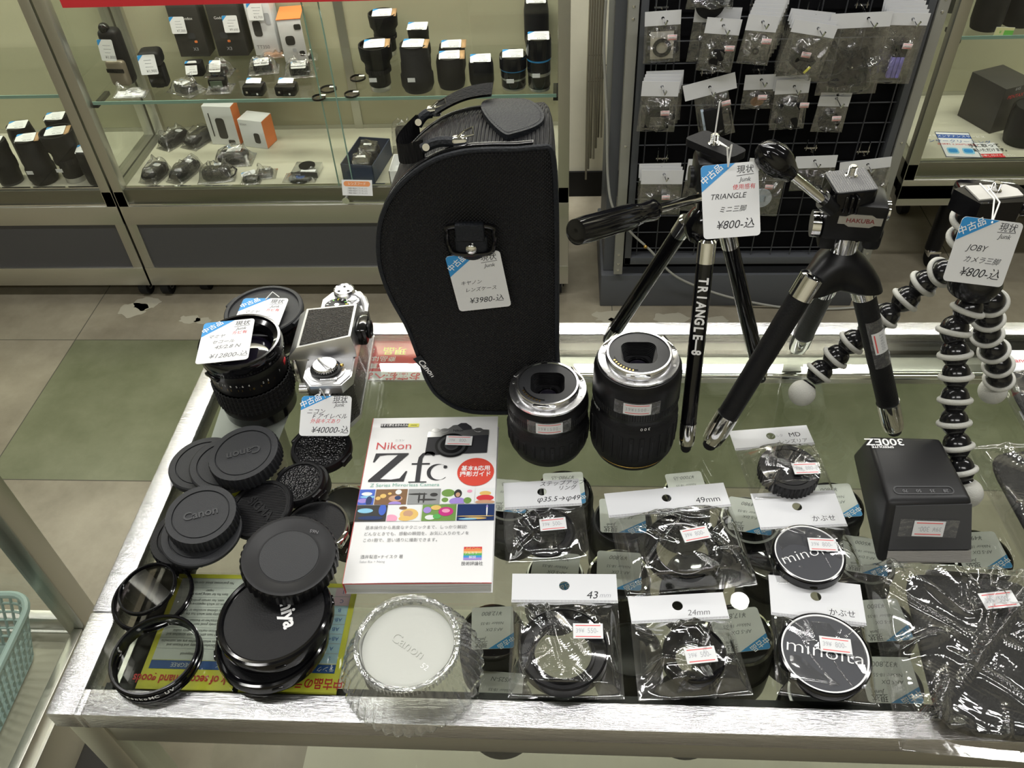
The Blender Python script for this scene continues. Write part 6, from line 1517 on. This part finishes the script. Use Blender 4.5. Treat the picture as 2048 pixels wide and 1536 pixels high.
bgthing('lens_cap', 'glossy round cap with blue centre in a bag at the deck front', 'lens cap', 590, 384, D0, b, 0, bag=(.090, .05, .008), seed=40)
# navy tray with bagged hoods, its little sign
P = PZ(716, 390, D0); t = thing('navy_tray', 'deep navy tray of bagged parts at the right of the lower deck', 'tray', T(P.x+.004, 2.007, D0+.0006) @ RZ(R(-9)))
b = MB(); w, d, h = .088, .15, .050
for a, c in (((-w/2, -d/2, 0), (w/2, d/2, .002)), ((-w/2, -d/2, 0), (-w/2+.002, d/2, h)), ((w/2-.002, -d/2, 0), (w/2, d/2, h)), ((-w/2, -d/2, 0), (w/2, -d/2+.002, h)), ((-w/2, d/2-.002, 0), (w/2, d/2, h))): b.b2(a, c, 'navy')
b.build('tray', t)
P0 = P
for i, (dx, dy, r, l_) in enumerate(((.002, .032, .030, 'round black hood in a bag at the back of the navy tray'), (-.004, -.034, .030, 'round black cap in a bag at the front of the navy tray'))):
    b = MB(); b.lathe([(r*.5, 0), (r, 0), (r, .03), (r*.9, .034), (r*.8, .030), (r*.78, .01), (r*.5, .008), (r*.5, 0)], 'black_soft', 40)
    t = thing('lens_hood', l_, 'lens hood', T(P0.x+.004+dx, 2.007+dy, D0+.013) @ RX(R(8))); b.build('hood', t); bagfilm(.062, .062, 0, -.031, .03, .03, .036, 50+i, 30, .008, mat='rack_film').build('wrapper', t, T(0, .031, .002), 180)
    b = MB(); b.b2((-.012, .0, .0415), (.010, .008, .042), 'white_paper'); b.build('stock_label', t)
b = MB(T(P0.x, P0.y-.004, D0+.0006) @ RZ(R(-3)) @ RX(R(68))); b.b2((-.040, 0, -.0005), (.040, .040, 0), 'white_paper'); b.plate(rrect(.070, .013, .006, 4, 0, .030), [], 0, .0003, 'orange_s'); b.text('レンズフード', .008, 'white', 0, .030, .0005)
for i in range(3): b.text('ご希望の商品がございましたら', .0048, 'ink_grey', 0, .018-i*.006, .0003, sx=.8)
tag(b.build('price_sign'), 'small sign with an orange oval in front of the navy tray', 'sign')
P = PZ(795, 398, D0); b = MB(T(P.x, 1.971, D0+.0006)); w, d, h = .06, .09, .035
for a, c in (((-w/2, -d/2, 0), (w/2, d/2, .002)), ((-w/2, -d/2, 0), (-w/2+.002, d/2, h)), ((w/2-.002, -d/2, 0), (w/2, d/2, h)), ((-w/2, -d/2, 0), (w/2, -d/2+.002, h)), ((-w/2, d/2-.002, 0), (w/2, d/2, h))): b.b2(a, c, 'white')
tag(b.build('white_tray'), 'white tray half hidden behind the lens bag', 'tray')
bgthing('bagged_adapter', 'tall bagged black and gold part behind the lens bag on the lower deck', 'accessory', 812, 300, D0, bx(.045, .03, .07, 'black_soft', .01, (((0, -.016, .03), (.02, .002, .03), 'gold'),)), 10, None, bag=(.08, .06, .08), seed=55)

# left case
L0 = MZ
for (x, y, r, h, k, l_, tr, kr, s_) in ((-8, 399, .034, .12, 'zoom', 'black lens cut by the left picture edge on the deck', 5, False, 60), (60, 398, .038, .125, 'fat', 'tall black lens with kraft tipped tag, left in the left case', 12, True, 61), (122, 397, .044, .140, 'hood', 'tall hooded lens in front of the showcase post', 10, True, 62), (66, 345, .034, .125, 'squat', 'black lens at the back of the left case, tag above the hooded one', 10, False, 63), (175, 394, .032, .095, 'zoom', 'shorter black lens half hidden by the showcase post', 10, False, 64), (140, 330, .032, .13, 'zoom', 'lens behind the post with a tag edged in pink and green', 8, False, 65)):
    bglens(l_, x, y, L0, r, h, k, tr, kr, None, s_)
# right case
RZ0 = .36
t = bbox('product_box', 'large black carton with red lettering in the right showcase', 'box', 1992, 262, RZ0, .105, .12, .125, 'carton_black', 24, [('PENTAX', .014, -.010, .098, 'red'), ('α', .010, .0, .055, 'white'), ('645', .012, -.01, .118, 'ink_pale')]); motif(t, [(.02, .05, .05, .07, 'black_soft')], .12)
bglens('large black lens standing before the carton with red lettering', 2050, 298, RZ0, .045, .10, 'squat', 0, seed=71, tagged=False)
for (x, y, r, l_, s_) in ((1978, 66, .036, 'black hooded lens on the upper shelf of the right showcase', 72), (2042, 58, .036, 'black lens at the top right picture corner', 73), (1900, 28, .026, 'glossy lens behind the post of the right showcase', 74)):
    bglens(l_, x, y, .68, r, .085, 'squat', 0, seed=s_, tagged=(s_ != 74))
def card(name, label, tl, tr, bl, zz, paint, yy=None):
    A, w, h = frame3(*[PZ(*q, zz) for q in (tl, tr, bl)]) if yy is None else frame3(*[PY(*q, yy) for q in (tl, tr, bl)])
    b = MB(); b.b2((-w/2, -h/2, 0), (w/2, h/2, .001), 'white_paper'); paint(b, w, h); return tag(b.build(name, None, A), label, 'sign')
def p1_(b, w, h):
    b.b2((-w/2, h*.25, .001), (w/2, h*.40, .0012), 'blue_dark'); b.text('カメラメンテナンスサービス', h*.10, 'white', 0, h*.325, .0014, sx=.9); b.text('センサークリーニング', h*.13, 'blue_dark', 0, h*.12, .0012)
    b.text('技術料 3,300円(税込)', h*.08, 'red', 0, 0, .0012)
    for s_ in (-1, 1): b.plate(rrect(w*.33, h*.24, h*.06, 3, s_*w*.22, -h*.25), [], .001, .0013, 'p_cyan'); b.plate(rrect(w*.25, h*.14, h*.04, 3, s_*w*.22, -h*.25), [], .0013, .0015, 'blue')
    b.plate([(-w/2, -h/2), (w/2, -h/2), (w/2, h/2), (-w/2, h/2)], [[(-w/2*.97, -h/2*.96), (w/2*.97, -h/2*.96), (w/2*.97, h/2*.96), (-w/2*.97, h/2*.96)]], .001, .0012, 'navy')
card('service_card', 'white and blue service card on the deck of the right showcase', (1869, 264), (1937, 266), (1856, 313), .3605, p1_)
def p2_(b, w, h): b.text('手に取って', h*.26, 'ink', -w*.05, h*.30, .0012, bold=.02, sx=.8); b.text('ご覧いただけます。', h*.24, 'ink', 0, h*.0, .0012, bold=.02, sx=.62); b.b2((-w/2, -h/2, .001), (w/2, -h*.24, .0012), 'red'); b.text('商品にお申し付けください。', h*.15, 'white', 0, -h*.37, .0014, sx=.8)
card('notice_card', 'small white and red card right of the service card', (1944, 287), (1988, 286), (1941, 317), .3605, p2_)
def p3_(b, w, h): b.b2((-w/2, -h/2, .001), (w/2, h/2, .0012), 'yellow_pale'); b.b2((w*.0, -h/2, .0012), (w/2, h*.2, .0014), 'green_p'); b.text('¥', h*.5, 'green_p', -w*.2, 0, .0014)
card('price_sign', 'small yellow and green sign on the edge of the right upper shelf', (1993, 54), (2030, 55), (1991, 73), .68, p3_, 2.02)

# goods under the counter glass
spots = [(1020, 1000, .034, .075), (1128, 985, .036, .085), (1245, 1040, .036, .080), (1375, 985, .030, .080), (1500, 1040, .036, .080), (1668, 1010, .036, .078), (1545, 1125, .030, .070), (1238, 1150, .036, .080), (1110, 1150, .034, .070), (985, 1265, .036, .078), (1262, 1300, .034, .070), (1478, 1270, .038, .078), (1730, 1120, .034, .075), (1765, 1250, .036, .072), (1780, 1370, .034, .070), (1000, 1400, .034, .060), (1640, 1390, .034, .06), (1960, 1110, .036, .078), (1880, 1000, .036, .075), (690, 1010, .034, .07), (770, 1290, .03, .06), (1390, 1150, .034, .07), (1375, 1400, .034, .06), (1610, 1250, .034, .07)]
wh = ['below the left end of the step up ring header', 'below the shorter zoom lens', 'under the left part of the 49mm header', 'between the tall zoom lens and the 49mm header', 'between the 49mm bag and the MD bag', 'just left of the flash', 'under the upper slip on cap bag', 'left of the 49mm hood', 'between the step up ring bag and the 43 bag', 'left of the 43 bag', 'between the 43 bag and the 24mm bag', 'right of the 24mm hood', 'at the left foot of the flash', 'left of the large crinkled bag', 'at the near left corner of the large crinkled bag', 'at the near end left of the 43 bag', 'under the nearest slip on cap bag', 'right of the flash', 'behind the flash', 'left of the book', 'under the plastic container', 'under the 49mm hood', 'under the 24mm hood', 'between the two slip on caps']
tl_ = ['8980-込', '7980-込', '2980-込', '7000-込', '4980', '9800', '', '9,800', '6980-込', '12,800', '', '17,800', '5000', '3800', '32,800', '525-N', '', '4980', '', '', '', '', '', '']
for i, ((x, y, r, h), l_) in enumerate(zip(spots, wh)):
    c = PZ(x, y, SZ+h)
    if c.y > CY1-.06-r*.5: c.y = CY1-.06-r*.5
    c.y = max(c.y, CY0+.034+r)
    t = thing('camera_lens', 'lens under the counter glass, '+l_, 'lens', T(c.x, c.y, SZ+.0006))
    b = MB(); b.lathe([(0, 0), (r*.95, 0), (r, .004), (r, h*.5), (r*.93, h*.52), (r*.93, h*.9), (r*.88, h)], 'black_soft', 40); b.lathe([(r*.88, h), (r*.82, h+.001), (r*.78, h-.001)], ('alu', 'black_gloss', 'black', 'chrome')[i % 4], 40); b.lathe([(r*.78, h-.001), (r*.3, h-.006), (0, h-.006)], 'lens_glass' if i % 3 == 0 else 'black', 32); b.build('barrel', t)
    if tl_[i]:
        w_, h_ = .042+.004*(i % 3), .046
        A_ = T(0, .004, h+.0018) @ RZ(pi+R((-6, 4, 0, 8, -10, 5, 0, -3)[i % 8]))
        tagmesh(w_, h_, [('AF-S DX', -.05, .05, .11, 'ink_grey'), ('Nikkor 18-55', 0, -.10, .10, 'ink_grey'), ('¥'+tl_[i], .0, -.34, .15, 'ink_grey')]).build('price_tag', t, A_, None)
# ------------------------------------------------------------------ hanging rack with bagged small parts
RY_ = 1.85
t = thing('display_rack', 'dark grey steel rack with a wire grid for hanging bagged camera parts', 'display rack')
b = MB(); b.b2((.105, 1.858, 0), (.80, 2.20, .108), 'grey_paint', .003); b.b2((.118, 1.90, .108), (.79, 2.16, .125), 'black'); b.build('base', t)
b = MB()
for (x0, x1) in ((.165, .182), (.765, .782)): b.b2((x0, RY_, .150), (x1, RY_+.03, 1.75), 'grey_paint', .001)
b.b2((.165, RY_, .150), (.782, RY_+.03, .172), 'grey_paint', .001); b.b2((.165, RY_, 1.73), (.782, RY_+.03, 1.75), 'grey_paint'); b.build('inner_frame', t)
for x0 in (.138, .785):
    b = MB(); b.b2((x0, RY_-.004, .120), (x0+.023, RY_+.02, 1.78), 'upright_grey', .001)
    for z in (.135, .155, .185, .5, .80, .826): b.ball((x0+.0115, RY_-.0045, z), .0035, 'chrome', 10, sc=(1, .5, 1))
    b.build('upright', t)
b = MB(); b.b2((.112, RY_+.03, .110), (.138, RY_+.30, 1.76), 'grey_paint'); b.b2((.808, RY_+.03, .110), (.812, RY_+.30, 1.76), 'grey_paint'); b.build('side_panel', t)
MB().b2((.140, RY_+.045, .11), (.806, RY_+.05, 1.75), 'backing').build('backing', t)
pass
wv = MB(); gz = [.192+.05*i for i in range(31)]; gx = [.197+.0505*i for i in range(12)]
for x in gx: wv.cyl((x, RY_+.012, .165), (x, RY_+.012, 1.74), .0016, 'wire', 6)
for z in gz: wv.cyl((.18, RY_+.016, z), (.768, RY_+.016, z), .0016, 'wire', 6)
wv.build('wire_grid', t)
# cords hanging on the left side of the rack
cb = MB()
for i in range(7): cb.tube([(.060+.006*i, RY_+.12+.02*(i % 3), .34+.02*i), (.058+.006*i, RY_+.13, .6), (.062+.006*i, RY_+.12, 1.1), (.068+.005*i, RY_+.14, 1.7)], .0028, 'cord_tan', 6)
tag(cb.build('cord_bundle'), 'bundle of tan cords hanging down the left side of the rack', 'cord')
cb = MB(); pts = [PY(1212, 0, 1.9), PY(1208, 100, 1.9), PY(1214, 240, 1.88), PY(1216, 360, 1.86), PY(1228, 420, 1.84), PY(1262, 465, 1.835), PY(1300, 500, 1.83), PY(1345, 548, 1.83), PY(1400, 575, 1.84), PY(1470, 597, 1.84), PZ(1560, 614, .006), PZ(1640, 618, .006), PZ(1720, 614, .006), PZ(1830, 600, .006)]
cp = []
for i in range(len(pts)-1):
    p = [pts[max(i-1, 0)], pts[i], pts[i+1], pts[min(i+2, len(pts)-1)]]
    for k in range(6): u = k/6; cp.append(.5*((2*p[1])+(-p[0]+p[2])*u+(2*p[0]-5*p[1]+4*p[2]-p[3])*u*u+(-p[0]+3*p[1]-3*p[2]+p[3])*u**3))
cb.tube(cp, .0032, 'cord_grey', 8); cb.ball(PY(1291, 493, 1.829), .0055, 'gold', 12)
tag(cb.build('power_cord'), 'pale grey cord running down the rack and along the floor', 'cord')

def rackbag(label, tl, tr, bl, L_, stuffp, hook=(0, 0), price=(0, 0), depth=.035, lean=0., seed=1, extra_cards=0, olabel=None, fw=None, oname='camera_part', ocat='camera part'):
    """header card hangs on a chrome hook, the film below holds one part"""
    y = RY_-depth
    A, w, h = frame3(PY(*tl, y), PY(*tr, y), PY(*bl, y))
    tt = thing('clear_bag', label, 'plastic bag', A)
    hb = MB(); hb.plate([(-w/2, -h/2), (w/2, -h/2), (w/2, h/2), (-w/2, h/2)], [circ(.0035, 12, hook[0]*w, hook[1]*h)], 0, .0008, 'white_card'); hb.build('header_card', tt)
    f = bagfilm((fw or w*1.0), L_, 0, -L_*.58, w*.30, L_*.30, .010, seed, 38, .009, w*.05, creases=12, cw=.0026, mat='rack_film'); f.build('film', tt, T(0, -h/2, 0), 180)
    if price: 
        s_ = MB(); s_.b2((-.010, -.006, 0), (.010, .006, .0004), 'pink_label'); s_.b2((-.008, .0035, .0004), (.008, .0043, .0005), 'red_line'); s_.b2((-.008, -.0045, .0004), (.008, -.0037, .0005), 'red_line'); s_.text('¥500-', .005, 'ink_pale', 0, -.0003, .0006)
        s_.build('price_sticker', tt, T(price[0]*w, -h/2-price[1]*L_, .016) @ RZ(R(seed*7 % 9-4)), None)
    hk = MB(); r0 = A @ Vector((hook[0]*w, hook[1]*h, 0)); a = Vector((r0.x, RY_+.01, r0.z+.004)); e = r0+Vector((.004, -.022-.006*(seed % 3), -.006)); up = e+Vector((.003, -.004, .010))
    hk.tube([a, Vector((r0.x, y, r0.z)), e, up], .0019, 'chrome', 8); hk.box((r0.x, RY_+.010, r0.z+.006), (.030, .002, .004), 'chrome'); 
    for s2 in (-1, 1): hk.tube([(r0.x+s2*.011, RY_+.008, r0.z), (r0.x+s2*.011, RY_+.006, r0.z+.030), (r0.x+s2*.011, RY_+.016, r0.z+.032)], .0014, 'chrome', 6)
    tag(hk.build('display_hook'), 'chrome hook holding the '+' '.join(label.split()[:12]), 'hook')
    for k in range(extra_cards):
        dd = .006*(k+1); c2 = thing('clear_bag', 'bag stacked behind the '+' '.join(label.split()[:12]), 'plastic bag', A @ T(-.003*(k+1)*(1 if seed % 2 else -1), .0055*(k+1), -dd) @ RZ(R(1.5*k)), 'bags behind the '+label)
        q = MB(); q.plate([(-w/2, -h/2), (w/2, -h/2), (w/2, h/2), (-w/2, h/2)], [circ(.0035, 12, hook[0]*w, hook[1]*h)], 0, .0006, 'white_card'); q.build('header_card', c2)
        q = MB(); q.sheet(lambda u, v: ((u-.5)*w, -L_*(1-v)*.97, .001+.002*sin(u*9+k)*sin(v*7)), 10, 10, 'rack_film'); q.build('film', c2, T(0, -h/2, 0), 180)
    if stuffp:
        kind, sx, sy = stuffp; q = MB()
        if kind == 'ring': q.plate(circ(sx/2, 40), [circ(sx/2*.62, 32)], .002, .006, 'black')
        elif kind == 'card_ring': q.b2((-sx*.62, -sx*.62, .0012), (sx*.62, sx*.85, .0022), 'kraft_pale'); q.b2((-sx*.60, sx*.55, .0022), (sx*.60, sx*.83, .0026), 'cork_pale'); q.plate(circ(sx/2, 40), [circ(sx/2*.62, 32)], .0028, .006, 'black')
        elif kind == 'disc': q.plate(circ(sx/2, 40), [], .002, .008, 'black_soft')
        elif kind == 'slab': q.box((0, 0, .006), (sx, sy, .009), 'black_soft', None, .002)
        elif kind == 'grip': q.plate([(-sx/2, -sy/2), (-sx*.32, -sy/2), (-sx*.28, sy*.1), (sx*.28, sy*.1), (sx*.32, -sy/2), (sx/2, -sy/2), (sx*.42, sy/2), (-sx*.42, sy/2)], [], .002, .010, 'black_soft')
        elif kind == 'yellow': q.box((0, 0, .006), (sx, sy, .009), 'black_soft', RZ(-.5), .002); q.box((sx*.45, -sy*.15, .008), (.006, .018, .006), 'yellow', RZ(-.5), .001)
        elif kind == 'purple': 
            q.box((0, sy*.30, .006), (sx, sy*.36, .009), 'black_soft', None, .001)
            for i in range(3): q.box(((i-1)*sx*.33, -sy*.18, .006), (sx*.30, sy*.62, .010), 'purple', None, .002)
        elif kind == 'cloth': q.sheet(lambda u, v: ((u-.5)*sx*(1.25-.35*v), (v-.5)*sy, .004+.004*abs(sin((u-.5)/(1.15-v*.9)*6))), 40, 12, 'black_soft'); q.ball((0, sy*.05, .010), .003, 'chrome', 10)
        elif kind == 'clear': q.plate(circ(sx/2, 48), [], .002, .007, 'milky'); q.box((0, 0, .008), (sx*.42, sx*.36, .001), 'cloudy_blue'); q.box((-sx*.30, -.002, .0085), (.002, sx*.3, .002), 'ink_grey'); q.box((sx*.16, 0, .0095), (.0015, sx*.3, .001), 'ink_grey')
        elif kind == 'filter': q.plate(circ(sx/2, 40, 0, 0, .7), [], .002, .005, 'p_brown')
        elif kind == 'slim': q.box((-.003, 0, .010), (sx, sy, .018), 'black_soft', None, .002); q.box((-sx*.62, 0, .010), (.007, sy, .012), 'cloudy_blue', None, .001)
        else: q.torus((0, 0, .005), sx/2, .003, 'black', 32, 8)
        tag(q.build(oname, None, A @ T(0, -h/2-L_*.58, .0)), olabel, ocat)
pass; pass; pass; pass
rackbag('bag with a black ring on a pale card at the top left', (1290, 24), (1363, 19), (1289, 53), .080, ('card_ring', .040, .0), (0, -.0), (.26, .26), seed=3, olabel='thick black ring mounted on a pale card, top left of the rack')
rackbag('wide bag with a dark hood tucked behind a smaller bag, upper left', (1391, 13), (1485, 15), (1388, 44), .085, ('slab', .040, .045), (-.02, 0), None, .030, seed=4, olabel='dark part in the wide bag, upper left of the rack')
rackbag('bag with a small dark plate in front of the wide upper left bag', (1415, 34), (1485, 39), (1410, 66), .080, ('slab', .030, .036), (0, .05), (.28, .28), .060, seed=5, olabel='small dark plate in the front upper left bag')
rackbag('stack of bags with a tiny eyecup ring in the upper middle', (1498, 28), (1560, 33), (1490, 60), .070, ('ring', .014, 0), (.0, .1), (.22, .20), .070, seed=6, extra_cards=7, olabel='tiny black eyecup ring in the front bag of the upper middle stack')
rackbag('bag with a yellow tipped black part, upper middle right', (1590, 38), (1677, 52), (1586, 64), .095, ('yellow', .042, .038), (.08, .1), (-.02, .38), .060, seed=7, extra_cards=3, olabel='black part with a yellow tip in the bag, upper middle right')
rackbag('broad bag with a pleated black cloth part at the upper right', (1663, 28), (1787, 22), (1662, 58), .145, ('cloth', .065, .080), (.12, .1), None, .050, seed=8, olabel='pleated black cloth part with a stud in the broad bag')
rackbag('bag with purple tubes at the right end of the rack', (1782, 25), (1862, 26), (1785, 50), .125, ('purple', .028, .075), (.1, .0), (.10, .30), .045, seed=9, extra_cards=4, olabel='black holder with three purple tubes in the right end bag')
rackbag('bag with a black bracket, second row far left', (1285, 162), (1360, 163), (1286, 192), .085, ('grip', .055, .045), (.04, .15), (.18, .38), .045, seed=10, extra_cards=3, olabel='black bracket shaped part, second row far left')
rackbag('tilted wide bag with a slim black box behind a tripod', (1365, 172), (1470, 144), (1362, 205), .105, ('slim', .040, .070), (0, 0), (.25, .20), .050, seed=11, fw=.075, olabel='slim black box with a pale edge above the lettered tripod')
rackbag('small bag with a brown tinted filter, second row centre', (1491, 150), (1552, 148), (1489, 180), .045, ('filter', .030, 0), (.05, .15), (.12, .25), .030, seed=12, olabel='brown tinted filter in the small second row bag')
rackbag('bag with a flat black panel, second row right of centre', (1553, 160), (1622, 156), (1551, 189), .085, ('slab', .045, .060), (.05, .0), (.38, .25), .040, seed=13, extra_cards=1, olabel='flat black panel in the second row bag right of centre')
rackbag('small bag with a black disc below the broad bag', (1640, 192), (1702, 193), (1638, 212), .062, ('disc', .046, 0), (.05, .3), (.15, .35), .035, seed=14, extra_cards=1, olabel='black disc in the small bag below the broad bag')
rackbag('bag with a bluish round cap above the long tripod grip', (1284, 340), (1368, 340), (1281, 368), .085, ('disc', .045, 0), (.04, .2), (.12, .33), .055, seed=15, extra_cards=2, olabel='dark round cap in the bag above the tripod grip')
rackbag('bag half hidden behind the price tag of the lettered tripod', (1377, 318), (1460, 320), (1372, 360), .085, ('slab', .04, .03), (0, .2), None, .040, seed=16, olabel='dark part behind the hanging price tag')
rackbag('bag with a milky round disc right of the hanging price tag', (1500, 316), (1580, 318), (1496, 340), .125, ('clear', .050, 0), (0, .2), (.1, .28), .040, seed=17, olabel='milky round plastic disc in the bag right of the hanging tag')
rackbag('dark bag behind the grip of the thicker tripod', (1592, 313), (1676, 310), (1591, 337), .060, ('slab', .050, .03), (-.03, .1), None, .040, seed=18, olabel='dark part in the bag behind the thicker tripod grip')
rackbag('wide bag behind the checkered platform of the thicker tripod', (1680, 325), (1784, 313), (1680, 345), .080, ('slab', .045, .04), (.05, .0), None, .040, seed=19, olabel='dark part in the wide bag behind the checkered platform')
rackbag('bag cut by the top picture edge, left of centre on the rack', (1380, -38), (1472, -38), (1379, -12), .030, ('disc', .06, 0), (0, 0), None, .045, seed=20, olabel='dark round part cut by the top picture edge')
